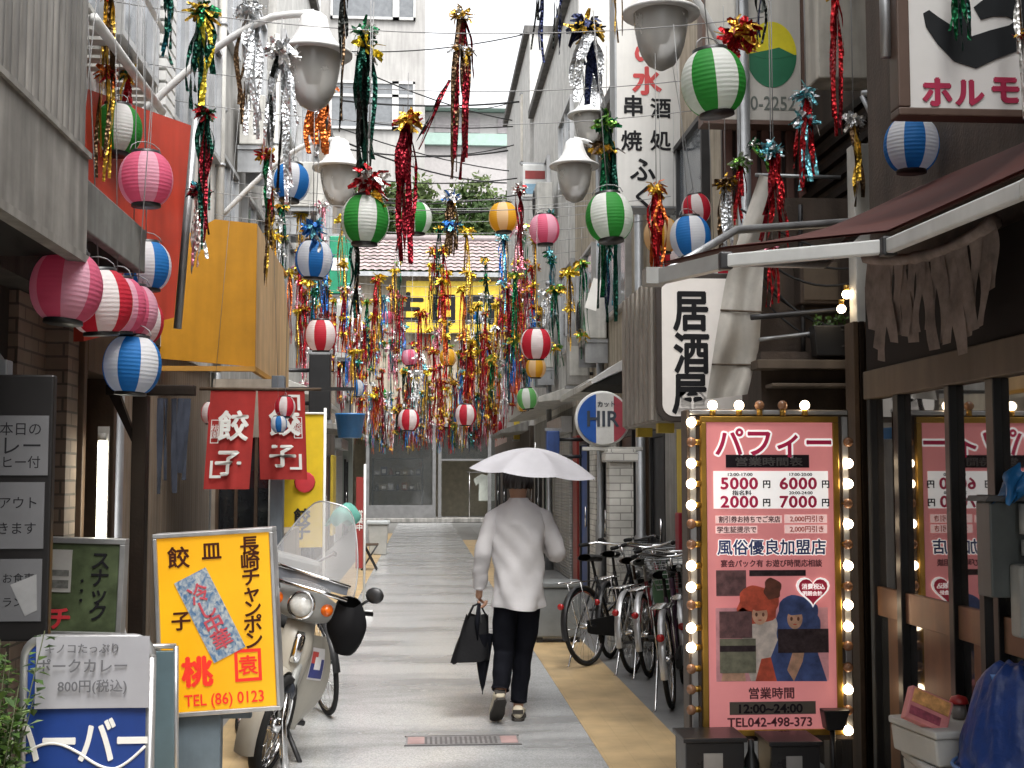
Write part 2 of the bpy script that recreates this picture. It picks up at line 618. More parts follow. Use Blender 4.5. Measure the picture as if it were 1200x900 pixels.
def facade_door(root, s, X, y0, y1, z1, m, glass=None, frame=None):
    f = MB()
    xa, xb = X - s * 0.06, X + s * 0.02
    xa, xb = min(xa, xb), max(xa, xb)
    f.box(xa, xb, y0, y0 + 0.06, 0.03, z1)
    f.box(xa, xb, y1 - 0.06, y1, 0.03, z1)
    f.box(xa, xb, y0 + 0.06, y1 - 0.06, z1 - 0.06, z1)
    wobj('door_frame', f, frame or M_('steel_dark'), root)
    d = MB()
    xc = X - s * 0.022
    d.box(xc - 0.012, xc + 0.012, y0 + 0.063, y1 - 0.063, 0.05, z1 - 0.063)
    do = wobj('door', d, m, root)
    h = MB()
    h.tube([(X - s * 0.065, y0 + 0.16, 0.92), (X - s * 0.065, y0 + 0.16, 1.2)], 0.012)
    h.box(X - s * 0.05 - 0.02, X - s * 0.05 + 0.02, y0 + 0.15, y0 + 0.17, 0.94, 0.96)
    h.box(X - s * 0.05 - 0.02, X - s * 0.05 + 0.02, y0 + 0.15, y0 + 0.17, 1.16, 1.18)
    h.xform(Matrix.Translation(-Vector(root.location)))
    obj('handle', h, M_('chrome'), do)
    if glass:
        g = MB()
        g.box(xc - 0.016, xc + 0.016, y0 + 0.15, y1 - 0.15, 0.95, z1 - 0.2)
        g.xform(Matrix.Translation(-Vector(root.location)))
        obj('glass', g, glass, do)
def house(label, s, X, y0, y1, H, wall_m, base_m=None, base_h=2.5, wins=(), frame_m=None, pane_m=None, doors=(), shutters=(), panels=(),
          canopy=None, roof_m=None, deep=5.0, bars=1):
    root = thing('shop_house', label, 'building', (X, (y0 + y1) / 2, 0))
    xi, xo = (X, X + s * deep)
    mb = MB()
    lo, hi = min(xi, xo), max(xi, xo)
    mb.box(lo, hi, y0 + 0.002, y1 - 0.002, base_h if base_m else 0.0, H)
    wobj('wall', mb, wall_m, root)
    if base_m:
        mb = MB()
        mb.box(lo, hi, y0 + 0.002, y1 - 0.002, 0.0, base_h - 0.002)
        wobj('ground_floor_wall', mb, base_m, root)
    mb = MB()
    mb.box(lo - (0.12 if s > 0 else 0), hi + (0.12 if s < 0 else 0), y0 - 0.03, y1 + 0.03 - 0.06, H + 0.002, H + 0.16)
    wobj('roof', mb, roof_m or M_('concrete_dark'), root)
    windows(root, s, X, wins, frame_m or M_('alu'), pane_m or M_('glass_grey'), bars)
    for d in doors:
        facade_door(root, s, X, *d)
    for (a, b, z) in shutters:
        mb = MB()
        mb.box(X - s * 0.03 - 0.02, X - s * 0.03 + 0.02, a, b, 0.02, z)
        sh = wobj('shutter', mb, M_('shutter'), root)
        mb = MB()
        mb.box(X - s * 0.10 - 0.09, X - s * 0.10 + 0.09, a - 0.05, b + 0.05, z + 0.002, z + 0.26)
        wobj('shutter_box', mb, M_('alu'), root, bevel=0.01)
    for (a, b, z0, z1, m) in panels:
        mb = MB()
        mb.box(X - s * 0.04 - 0.03, X - s * 0.04 + 0.03, a, b, z0, z1)
        wobj('wall_panel', mb, m, root, bevel=0.006)
    if canopy:
        a, b, z, w, m = canopy
        mb = MB()
        mb.prism([(X - s * 0.003, z + 0.22), (X - s * 0.003, z), (X - s * w, z - 0.06), (X - s * w, z + 0.02)], a, b, plane='xz')
        wobj('canopy', mb, m, root, bevel=0.008)
    return root

LX, RX = -2.05, 2.32
mat('door_brown', (0.12, 0.05, 0.03), rough=0.4, streak=0.4)
mat('door_red', (0.30, 0.035, 0.03), rough=0.45, streak=0.3)
mat('door_blue', (0.05, 0.10, 0.30), rough=0.5, streak=0.3)
mat('door_green', (0.05, 0.12, 0.09), rough=0.5, streak=0.3)
mat('panel_yellow', (0.62, 0.45, 0.05), rough=0.5, streak=0.3)
mat('panel_green', (0.02, 0.30, 0.16), rough=0.5, streak=0.2)
mat('sage', (0.26, 0.30, 0.27), rough=0.8, streak=0.4)
mat('mortar_pink', (0.42, 0.29, 0.25), rough=0.85, streak=0.4)

# left-hand row, from the gyoza shop to the far corner
house('grey stucco house beyond the mustard awning with brown door and steel windows', -1, LX - 0.05, 12.5, 17, 8.6, M_('stucco_grey'), M_('stucco_beige'), 2.6,
      wins=((12.9, 14.1, 3.6, 4.9), (14.8, 16.4, 3.6, 4.9), (12.9, 14.1, 6.2, 7.4), (14.8, 16.4, 6.2, 7.4)),
      doors=((13.3, 14.2, 2.1, M_('glass_dark'), None, M_('alu')), (14.6, 15.5, 2.1, M_('door_brown'))), panels=((15.8, 16.6, 0.4, 2.2, M_('glass_dark')),))
house('white rendered house with roller shutter and ribbed upper wall, three storeys', -1, LX + 0.06, 17, 22.5, 9.8, M_('stucco_white'), M_('concrete_dark'), 2.7,
      wins=((17.5, 19.2, 3.7, 5.0), (20.0, 21.8, 3.7, 5.0), (17.5, 19.2, 6.5, 7.8), (20.0, 21.8, 6.5, 7.8)),
      shutters=((17.6, 19.6, 2.2),), doors=((20.2, 21.1, 2.1, M_('door_red')),), canopy=(17.3, 22.2, 2.75, 0.55, M_('white_dirty')))
house('beige tiled house with green sign panel and low canopy', -1, LX - 0.02, 22.5, 30.5, 8.8, M_('tile_beige'), M_('stucco_brown'), 2.6,
      wins=((23.2, 25.0, 3.7, 5.1), (26.2, 28.0, 3.7, 5.1), (23.2, 25.0, 6.4, 7.7), (26.2, 28.0, 6.4, 7.7)),
      doors=((23.4, 24.3, 2.1, M_('glass_dark')), (27.0, 28.2, 2.1, M_('door_brown'))), panels=((24.8, 26.4, 2.7, 3.4, M_('panel_green')), (29, 30, 0.3, 2.1, M_('panel_yellow'))),
      canopy=(22.8, 26.8, 2.5, 0.6, M_('concrete')))
house('pale grey house at the far corner with sage ground floor', -1, LX - 0.1, 30.5, 40, 9.0, M_('concrete'), M_('sage'), 2.8,
      wins=((31.3, 33.2, 3.8, 5.2), (35.0, 37.5, 3.8, 5.2)), shutters=((31.4, 34.0, 2.3),), doors=((35.4, 36.5, 2.1, M_('glass_dark')),), canopy=(31, 39.6, 2.8, 0.5, M_('white_dirty')))
# right-hand row
house('narrow house with white brick pillar, brown louvred upper floor and dark snack bar door', 1, RX + 0.02, 9.3, 13.2, 6.6, M_('stucco_beige'), M_('stucco_brown'), 2.6,
      wins=((10.2, 12.4, 3.4, 4.6),), frame_m=M_('steel_dark'),
      doors=((10.1, 10.95, 2.0, M_('glass_dark')), (12.0, 12.8, 2.05, M_('black_metal'))),
      panels=((9.45, 9.75, 0.1, 2.1, M_('stucco_grey')), (11.15, 11.35, 0.1, 2.2, M_('panel_yellow')), (11.4, 11.9, 0.1, 2.2, M_('stucco_grey'))))
house('cream two storey house behind the tall white sign with brown and blue doors', 1, RX - 0.04, 13.2, 19, 6.0, M_('stucco_beige'), M_('wood_mid'), 2.5,
      wins=((13.8, 15.4, 3.5, 4.7), (16.6, 18.4, 3.5, 4.7)),
      doors=((13.5, 14.4, 2.1, M_('door_brown')), (15.3, 16.1, 2.0, M_('black_metal'), None, M_('white_dirty')), (17.2, 18.1, 2.1, M_('door_blue'))),
      panels=((14.55, 15.1, 0.1, 2.3, M_('stucco_white')), (16.3, 16.9, 0.1, 2.3, M_('brick_white')), (18.3, 18.8, 0.1, 2.2, M_('door_red'))),
      canopy=(13.4, 16, 2.6, 0.55, M_('white_dirty')))
house('light grey three storey house with a shutter and pale steel windows', 1, RX + 0.03, 19, 27, 9.3, M_('stucco_white'), M_('stucco_grey'), 2.7,
      wins=((19.6, 21.4, 3.6, 5.0), (23.4, 25.6, 3.6, 5.0), (19.6, 21.4, 6.4, 7.6), (23.4, 25.6, 6.4, 7.6)),
      shutters=((20.0, 22.2, 2.3),), doors=((23.2, 24.2, 2.1, M_('door_green')), (25.2, 26.1, 2.1, M_('glass_dark'))), canopy=(19.4, 26.6, 2.8, 0.6, M_('white_dirty')))
house('tall white house with plain upper wall near the end of the alley', 1, RX - 0.05, 27, 34.5, 11.2, M_('stucco_white'), M_('stucco_brown'), 2.7,
      wins=((28.2, 30.2, 3.8, 5.1), (31.4, 33.2, 3.8, 5.1)), doors=((28.0, 29.0, 2.1, M_('door_brown')), (31.0, 32.0, 2.1, M_('door_blue'))),
      panels=((29.4, 30.6, 0.2, 2.2, M_('panel_yellow')),), canopy=(27.4, 31.4, 2.6, 0.6, M_('concrete')))
house('low brown corner house on the far crossing', 1, RX + 0.05, 34.5, 42, 6.2, M_('mortar_pink'), M_('stucco_brown'), 2.6,
      wins=((35.4, 37.4, 3.5, 4.8),), doors=((36.0, 37.0, 2.1, M_('glass_dark')), (39.0, 40.2, 2.1, M_('glass_dark'))))

# ---------------------------------------------------------------- the shop that closes the alley
YE = 46.0
root = thing('corner_shop', 'shop closing the end of the alley with tiled roof, yellow signboard and tall display windows', 'building', (1.0, YE, 0))
mb = MB()
mb.box(-9, 12, YE, YE + 0.3, 3.55, 9.0)
mb.box(-9, -2.6, YE, YE + 0.3, 0, 3.55)
mb.box(5.0, 12, YE, YE + 0.3, 0, 3.55)
mb.box(-9, 12, YE + 6, YE + 6.3, 0, 9.0)
mb.box(-9, -8.7, YE + 0.3, YE + 6, 0, 9.0)
mb.box(11.7, 12, YE + 0.3, YE + 6, 0, 9.0)
mb.box(-2.6, 5.0, YE + 0.3, YE + 6, 3.55, 3.75)
wobj('wall', mb, M_('stucco_beige'), root)
mb = MB()
mb.box(-2.55, 4.95, YE + 2.6, YE + 2.7, 0.1, 3.5)
wobj('inner_wall', mb, mat('shop_interior', (0.48, 0.44, 0.33), rough=0.8), root)
mb = MB()
mb.box(-2.6, 5.0, YE - 0.35, YE + 2.6, 0.01, 0.16)
wobj('step', mb, M_('concrete'), root, bevel=0.02)
mb = MB()
for x in (-2.55, -1.95, 0.42, 0.62, 2.4, 4.9):
    mb.box(x - 0.06, x + 0.06, YE - 0.06, YE + 0.06, 0.16, 3.5)
mb.box(-2.6, 5, YE - 0.07, YE + 0.07, 3.42, 3.56)
mb.box(-1.89, 0.36, YE - 0.07, YE + 0.07, 0.16, 0.62)
mb.box(0.68, 4.84, YE - 0.05, YE + 0.05, 2.2, 2.27)
wobj('shopfront_frame', mb, mat('frame_grey', (0.16, 0.16, 0.16), rough=0.5), root)
gl = mat('shop_glass', (0.06, 0.065, 0.065), rough=0.04, alpha=0.42, spec=0.8, var=0.0, rvar=0.0)
for (a, b, z0, z1) in ((-1.89, 0.36, 0.62, 3.42), (0.68, 2.34, 2.27, 3.42), (2.46, 4.84, 0.16, 2.2), (2.46, 4.84, 2.27, 3.42)):
    mb = MB()
    mb.box(a, b, YE + 0.01, YE + 0.02, z0, z1)
    wobj('display_window', mb, gl, root)
# tiled roof
mb = MB()
rows = 9
for r in range(rows):
    ya, yb = YE - 0.7 + r * 0.36, YE - 0.7 + (r + 1) * 0.36 + 0.06
    za, zb = 8.9 + r * 0.19, 8.9 + (r + 1) * 0.19
    def fn(u, v, ya=ya, yb=yb, za=za, zb=zb):
        x = -9.3 + 21.6 * u
        return (x, ya + (yb - ya) * v, za + 0.05 + (zb - za) * v - 0.02 * v + 0.05 * abs(sin(x * pi / 0.28)))
    mb.grid(fn, 310, 1)
wobj('roof', mb, mat('roof_tile', (0.34, 0.27, 0.27), rough=0.35, var=0.35, scale=3), root)
mb = MB()
mb.box(-9.3, 12.3, YE - 0.78, YE - 0.64, 8.74, 8.9)
wobj('gutter', mb, M_('galv'), root)
mb = MB()
mb.tube([(-9.3, YE + 2.6, 10.72), (12.3, YE + 2.6, 10.72)], 0.16, n=10)
wobj('ridge', mb, mat('roof_ridge', (0.2, 0.17, 0.17), rough=0.5), root)
# yellow signboard with its writing
sg = thing('signboard', 'wide yellow signboard with black writing under the tiled roof at the end of the alley', 'sign', (1.0, YE - 0.3, 6.8))
mb = MB()
x0, x1 = P(476, 360, YE).x, P(588, 360, YE).x
mb.box(x0, x1, YE - 0.5, YE - 0.3, 6.75, 8.62)
wobj('board', mb, mat('sign_yellow_far', (0.75, 0.53, 0.04), rough=0.5, streak=0.15), sg, bevel=0.02)
mb = MB()
mb.text('古日', front(P(497, 360, YE).x, 7.65, YE - 0.505), 1.15, bold=0.03, space=1.2)
mb.text('ロ', front(P(561, 360, YE).x, 7.6, YE - 0.505), 1.35, bold=0.05)
wobj('lettering', mb, M_('black_text'), sg)
# goods inside
mb = MB()
shelf = thing('display_shelf', 'dark display shelf with black goods inside the end shop window', 'shelf', (-0.9, YE + 1.0, 0.16))
for z in (0.0, 0.55, 1.1, 1.7):
    mb.box(-0.9, 0.9, -0.2, 0.2, z + 0.4, z + 0.44)
for x in (-0.9, 0.9):
    mb.box(x - 0.03, x + 0.03, -0.2, 0.2, 0, 2.14)
obj('rack', mb, M_('steel_dark'), shelf)
random.seed(11)
for k in range(14):
    x, z = -0.75 + 0.25 * (k % 7), 0.44 + 0.55 * (1 + k // 7)
    mb = MB()
    w, h = random.uniform(0.08, 0.12), random.uniform(0.14, 0.3)
    if k % 3 == 0:
        mb.lathe([(0.001, 0), (w * 0.7, 0), (w * 0.8, h * 0.5), (w * 0.35, h * 0.8), (w * 0.35, h), (0.001, h)], 12)
    else:
        mb.box(-w, w, -0.09, 0.09, 0, h)
        mb.box(-w * 0.6, w * 0.6, -0.094, -0.091, h * 0.2, h * 0.7, 1)
    o = obj('shop_item', mb, [mat('goods%d' % (k % 5), [(0.02, 0.02, 0.03), (0.3, 0.26, 0.2), (0.5, 0.5, 0.5), (0.04, 0.05, 0.1), (0.2, 0.05, 0.03)][k % 5]), M_('white_text')], bevel=0.008)
    o.location = Vector((-0.9 + x, YE + 1.0, 0.16 + z + 0.001))
    tag(o, 'small boxed or bottled goods on the dark shelf in the end shop', 'goods', 'goods on the end shop shelf')
def shirt_mesh():
    mb = MB()
    pts = [(-0.14, 0.62), (-0.36, 0.50), (-0.30, 0.34), (-0.22, 0.40), (-0.23, 0), (0.23, 0), (0.22, 0.40), (0.30, 0.34), (0.36, 0.50), (0.14, 0.62), (0.06, 0.585), (-0.06, 0.585)]
    mb.prism(pts, -0.03, 0.03)
    return mb
for k, x in enumerate((2.35, 3.1)):
    o = obj('shirt', shirt_mesh(), mat('shirt_pale', (0.55, 0.58, 0.52), rough=0.9, bump=0.3), bevel=0.02)
    o.location = (x, YE + 0.5, 0.75)
    o.scale = (1.4, 1.4, 1.6)
    tag(o, 'pale shirt hanging in the end shop doorway', 'shirt', 'shirts hanging in the end shop')
rail = MB()
rail.tube([(1.6, YE + 0.5, 1.80), (4.4, YE + 0.5, 1.80)], 0.02)
for x in (1.7, 4.3):
    rail.tube([(x, YE + 0.5, 0.16), (x, YE + 0.5, 1.80)], 0.02)
tag(obj('clothes_rail', rail, M_('chrome')), 'steel clothes rail standing in the end shop doorway', 'clothes rail')

# ---------------------------------------------------------------- beyond the end: office block, green-roofed hall, wooded hill
root = thing('office_block', 'tall grey office block with bands of wide windows rising behind the end shop', 'building', (-10, 58, 0))
xr = P(498, 100, 58).x
mb = MB()
mb.box(-26, xr, 58, 74, 0, 40)
wobj('wall', mb, mat('office_wall', (0.40, 0.39, 0.375), rough=0.8, streak=0.2, scale=0.6), root)
for fl in range(8):
    z1 = 1.59 + (560 - 90) * 58 / 1500 + (fl - 3) * 5.15
    for k in range(6):
        xb = xr - 0.45 - k * 4.35
        f = MB()
        z0 = z1 - 2.25
        for (a, b, c, d) in ((xb - 3.9, xb, z0, z0 + 0.12), (xb - 3.9, xb, z1 - 0.12, z1), (xb - 3.9, xb - 3.8, z0, z1), (xb - 0.1, xb, z0, z1),
                             (xb - 1.05, xb - 0.75, z0, z1), (xb - 3.8, xb - 0.1, z1 - 0.75, z1 - 0.62)):
            f.box(a, b, 57.86, 58.0, c, d)
        fo = wobj('window', f, mat('office_frame', (0.5, 0.5, 0.49), rough=0.5), root)
        p = MB()
        p.box(xb - 3.8, xb - 0.1, 57.93, 57.97, z0 + 0.12, z1 - 0.12)
        p.xform(Matrix.Translation(-Vector(root.location)))
        obj('pane', p, mat('office_glass', (0.16, 0.17, 0.18), rough=0.15), fo)
root = thing('green_roofed_hall', 'long hall with pale green roof and green band above the trees', 'building', (4, 72, 0))
def z72(y):
    return 1.59 + (560 - y) * 72 / 1500
mb = MB()
mb.box(-4, 30, 72, 86, 0, z72(125))
wobj('wall', mb, mat('hall_wall', (0.44, 0.42, 0.42), rough=0.8, var=0.1), root)
mb = MB()
mb.prism([(71.2, z72(124)), (86.6, z72(124)), (79, z72(95))], -4.6, 30.6, plane='yz')
wobj('roof', mb, mat('hall_green', (0.36, 0.50, 0.45), rough=0.6, var=0.08), root)
mb = MB()
mb.box(-4, 30, 71.7, 71.998, z72(166), z72(152))
wobj('band', mb, M_('hall_green'), root)
for k in range(9):
    mb = MB()
    mb.box(-3 + 3.6 * k, -0.4 + 3.6 * k, 71.93, 71.998, z72(150), z72(132))
    wobj('window', mb, mat('hall_window', (0.33, 0.30, 0.31), rough=0.4), root)

random.seed(3)
def leaf_mat(name, c):
    return mat(name, c, rough=0.55, var=0.5, scale=0.9, translucent=0.35, spec=0.3)
LM = [leaf_mat('leaf_a', (0.045, 0.085, 0.022)), leaf_mat('leaf_b', (0.075, 0.115, 0.035)), leaf_mat('leaf_c', (0.10, 0.14, 0.045))]
def crown(mb, c, R, n, leaf, rnd, clumps=14):
    cs = []
    for k in range(clumps):
        d = Vector((rnd.gauss(0, 1), rnd.gauss(0, 1), rnd.gauss(0, 0.8))).normalized() * rnd.uniform(0.25, 1.0)
        cs.append((Vector(c) + Vector((d.x * R[0], d.y * R[1], d.z * R[2])), rnd.uniform(0.25, 0.5), rnd.choice((0, 0, 1, 1, 2))))
    vs, fs, ms = [], [], []
    for i in range(n):
        q, r, mi = cs[rnd.randrange(clumps)]
        d = Vector((rnd.gauss(0, 1), rnd.gauss(0, 1), rnd.gauss(0, 1))).normalized() * (r * rnd.uniform(0.4, 1.05))
        p = q + Vector((d.x * R[0], d.y * R[1], d.z * R[2]))
        u = Vector((rnd.gauss(0, 1), rnd.gauss(0, 1), rnd.gauss(0, 1))).normalized()
        w = u.orthogonal().normalized()
        a = leaf * rnd.uniform(0.6, 1.3)
        o = len(vs)
        vs += [p - u * a, p + w * a * 0.5, p + u * a, p - w * a * 0.5]
        fs.append((o, o + 1, o + 2, o + 3))
        ms.append(mi)
    mb.add(vs, fs, ms)
mb = MB()
def hillf(u, v):
    x, y = -60 + 140 * u, 54 + 12 * v
    h = 9.4 + 1.6 * sin(x * 0.23) + 1.0 * sin(x * 0.71 + 1)
    return (x, y, h * min(1, v * 1.8))
rnd = random.Random(5)
tspots = [(-4.6, 13.6), (-2.9, 14.4), (-1.1, 13.8), (0.8, 14.5), (2.5, 15.2), (4.3, 14.8), (6.3, 15.2), (8.6, 14.4)]
for i, (x, top) in enumerate(tspots):
    x0 = x + 0.3
    y = 53.5 + (i % 3) * 0.5
    t = thing('tree', ['dark rounded tree behind the tiled roof, %s' % w for w in ('by the office block', 'second from the office block', 'third from the office block',
              'beneath the green band', 'just clear of the dark foil tails', 'above the yellow lantern', 'beside the white house', 'half hidden by the white house')][i], 'tree', (x0, y, 0), group='trees behind the end shop')
    b = MB()
    b.tube([(0, 0, 0), (0.1, 0, 5), (0.0, 0.1, top - 2.5)], [0.26, 0.2, 0.07], n=8)
    for k in range(6):
        a = k * 1.1
        b.tube([(0.05, 0, top - 6 + k * 0.5), (cos(a) * 1.2, sin(a) * 1.0, top - 4 + k * 0.4)], [0.09, 0.03], n=5)
    obj('trunk', b, M_('wood_dark'), t)
    b = MB()
    crown(b, (0, 0, top - 3.0), (2.3, 1.7, 3.0), 5200, 0.16, rnd, 30)
    obj('crown', b, LM, t, fix=False)
# ================================================================ LEFT-HAND ROW, near part
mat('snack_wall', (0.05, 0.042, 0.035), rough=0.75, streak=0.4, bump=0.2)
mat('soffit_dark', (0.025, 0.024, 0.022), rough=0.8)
mat('red_sign', (0.55, 0.055, 0.028), rough=0.5, var=0.12, streak=0.25)
mat('mustard', (0.60, 0.28, 0.012), rough=0.55, var=0.1, streak=0.2, bump=0.15, bscale=8, translucent=0.25)
mat('mustard_pale', (0.66, 0.45, 0.24), rough=0.55, var=0.1, streak=0.35, translucent=0.2)
mat('teal_tape', (0.03, 0.25, 0.30), rough=0.5)

# ---- snack house: ribbed upper wall overhanging the alley, dark front below
root = thing('snack_house', 'near dark-fronted snack house with ribbed grey metal upper wall overhanging the alley', 'building', (-2.1, 4, 0))
FX1 = -1.5
mb = MB()
prof = [(FX1, 2.98), (FX1 - 0.0, 7.0), (FX1 - 0.05, 7.0), (FX1 - 0.05, 2.98)]
mb.box(FX1 - 0.05, FX1, -9, 5.70, 3.02, 7.2)
wobj('ribbed_wall', mb, M_('ribbed_grey'), root)
mb = MB()
mb.prism([(FX1 + 0.015, 3.02), (FX1 + 0.015, 2.53), (FX1 - 0.04, 2.53), (FX1 - 0.04, 3.02)], -9, 5.71, plane='xz')
mb.box(FX1 + 0.015, FX1 + 0.03, -9, 5.712, 3.0, 3.025)
mb.box(FX1 + 0.014, FX1 + 0.026, -9, 5.712, 2.53, 2.565)
wobj('fascia', mb, mat('fascia_grey', (0.30, 0.285, 0.26), rough=0.6, streak=0.5, var=0.25), root)
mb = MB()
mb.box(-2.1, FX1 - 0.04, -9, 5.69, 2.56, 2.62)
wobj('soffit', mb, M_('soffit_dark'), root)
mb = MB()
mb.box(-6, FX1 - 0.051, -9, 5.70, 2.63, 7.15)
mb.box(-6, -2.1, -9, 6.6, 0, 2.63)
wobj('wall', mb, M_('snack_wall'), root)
mb = MB()
mb.box(-6, FX1 + 0.1, -9, 5.72, 7.2, 7.35)
wobj('roof', mb, M_('concrete_dark'), root)
mb = MB()      # sloping grey stay below the soffit
mb.tube([(-2.09, 5.3, 2.5), (-1.78, 5.45, 2.05)], 0.055, n=6)
mb.box(-2.09, -1.72, 5.42, 5.50, 1.98, 2.08)
wobj('bracket', mb, M_('galv'), root, bevel=0.006)
mb = MB()
mb.box(-2.095, -2.05, 3.2, 4.6, 0.05, 2.05)
wobj('door', mb, M_('wood_dark'), root, bevel=0.01)

# ---- neighbour with second canopy, brick pillar, door recess
root = thing('brick_house', 'house with tan brick pier, brown door and short grey canopy beside the snack house', 'building', (-2.1, 7.6, 0))
mb = MB()
mb.box(-6, -2.1, 6.6, 9.48, 0, 2.55)
mb.box(-6, -1.92, 5.72, 9.48, 2.55, 3.3)
wobj('wall', mb, M_('snack_wall'), root)
mb = MB()
mb.box(-6, -1.98, 5.9, 9.48, 3.3, 8.2)
wobj('upper_wall', mb, M_('stucco_white'), root)
mb = MB()
mb.box(-6, -1.85, 5.85, 9.5, 8.2, 8.35)
wobj('roof', mb, M_('concrete_dark'), root)
mb = MB()
mb.box(-1.55, -1.5, 5.735, 6.97, 2.69, 2.925)
mb.box(-1.92, -1.551, 6.93, 6.97, 2.69, 2.925)
mb.box(-1.92, -1.551, 5.735, 6.929, 2.85, 2.925)
wobj('canopy', mb, mat('canopy_grey', (0.20, 0.20, 0.185), rough=0.6, streak=0.5, var=0.3), root, bevel=0.006)
mb = MB()
mb.box(-2.35, -2.05, 6.62, 7.1, 0, 2.545)
mb.box(-2.35, -1.93, 7.102, 7.32, 0, 2.545)
wobj('brick_pier', mb, M_('brick_tan'), root)
mb = MB()
mb.box(-2.2, -1.9, 7.33, 7.40, 0.0, 2.5)
mb.box(-2.2, -1.9, 8.05, 8.12, 0.0, 2.5)
mb.box(-2.2, -1.9, 7.405, 8.045, 2.2, 2.5)
wobj('door_frame', mb, M_('wood_mid'), root, bevel=0.006)
mb = MB()
mb.box(-2.16, -2.12, 7.405, 8.045, 0.03, 2.195)
wobj('door', mb, M_('door_brown'), root)
mb = MB()
mb.box(-2.10, -2.045, 8.13, 9.48, 0.0, 2.54)
wobj('boarding', mb, M_('board_cream'), root)
windows(root, -1, -1.98, ((6.4, 7.7, 4.2, 5.6), (8.1, 9.2, 4.4, 5.9)), M_('alu'), M_('glass_grey'), 1)

# ---- dark T-post and tattered cloth
o = thing('wooden_post', 'dark timber post with short crossbeam standing in front of the brick house door', 'post', (P(163, 600, 7.6).x, 7.6, 0))
mb = MB()
mb.box(-0.042, 0.042, -0.05, 0.05, 0, 2.07)
obj('post', mb, M_('wood_dark'), o, bevel=0.006)
mb = MB()
mb.box(-0.20, 0.31, -0.035, 0.035, 2.071, 2.13)
obj('crossbeam', mb, M_('wood_dark'), o, bevel=0.006)
mb = MB()
mb.prism([(-0.036, 1.85), (-0.036, 1.78), (-0.18, 2.07), (-0.12, 2.07)], -0.03, 0.03)
obj('brace', mb, M_('wood_dark'), o)
rnd = random.Random(3)
def ragged(mb, x0, x1, ztop, zbot, y, n, rnd, mi=0, sag=0.0, jag=0.12, gapp=0.12):
    w = (x1 - x0) / n
    for k in range(n):
        a = x0 + k * w
        zb = zbot + rnd.uniform(-jag, jag)
        ph = rnd.uniform(0, 6)
        wd = w * (0.55 if rnd.random() < gapp else 0.98)
        def fn(u, v):
            tt = (a + u * wd - x0) / (x1 - x0)
            zt = ztop - sag * 4 * tt * (1 - tt)
            taper = 1 - 0.55 * v * rnd_w[k]
            return (a + (u - 0.5) * wd * taper + 0.5 * wd + 0.012 * v * sin(ph), y + 0.018 * sin(ph + 5 * v + 2.5 * u), zt + (zb - zt) * v)
        rnd_w[k] = rnd.uniform(0.1, 0.9)
        mb.grid(fn, 2, 9, mi)
rnd_w = {}
mb = MB()
ragged(mb, 0, 0.19, 0, -0.50, 0, 5, rnd, jag=0.1)
t = obj('tattered_cloth', mb, mat('navy_rag', (0.035, 0.04, 0.055), rough=0.9, var=0.4), fix=False)
t.location = (P(183, 480, 7.5).x, 7.53, 2.05)
tag(t, 'torn dark navy cloth hanging from the timber post crossbeam', 'cloth')

# ---- glowing tube lamp upright
o = thing('tube_lamp', 'glowing white upright fluorescent tube beside the brick pier', 'lamp', (P(118, 580, 7.36).x, 7.36, 1.22))
mb = MB()
mb.tube([(0, 0, 0.02), (0, 0, 0.58)], 0.019, n=12)
obj('tube', mb, mat('tube_glow', (0.9, 0.9, 0.8), emit=5.0, ecol=(1.0, 0.96, 0.80), var=0), o)
mb = MB()
mb.tube([(0, 0, -0.015), (0, 0, 0.02)], 0.024, n=12)
mb.tube([(0, 0, 0.58), (0, 0, 0.62)], 0.024, n=12)
mb.box(-0.03, 0.03, 0.026, 0.05, -0.05, 0.66)
obj('holder', mb, M_('white_dirty'), o)

# ---- black menu board with four papers
YM = 5.2
xm0, xm1 = P(-60, 500, YM).x, P(62, 500, YM).x
o = thing('menu_rack', 'tall black menu rack with paper notices beside the leafy pot plant', 'menu rack', ((xm0 + xm1) / 2, YM, 0))
hw = (xm1 - xm0) / 2
mb = MB()
mb.box(-hw, hw, 0, 0.05, 0.95, 2.0)
obj('board', mb, mat('menu_black', (0.007, 0.006, 0.006), rough=0.4), o, bevel=0.008)
for s in (-1, 1):
    mb = MB()
    mb.box(s * (hw - 0.03) - 0.02, s * (hw - 0.03) + 0.02, 0.005, 0.045, 0, 0.949)
    mb.box(s * (hw - 0.03) - 0.02, s * (hw - 0.03) + 0.02, -0.2, 0.25, 0.0, 0.03)
    obj('leg', mb, M_('black_metal'), o, bevel=0.004)
papers = [((487, 557), 58, ('本日の', 'カレー', 'コーヒー付'), (16, 24, 15)), ((565, 643), 53, ('テイクアウト', 'できます'), (15, 15)), ((655, 728), 50, ('お食事', 'ランチ'), (12, 12))]
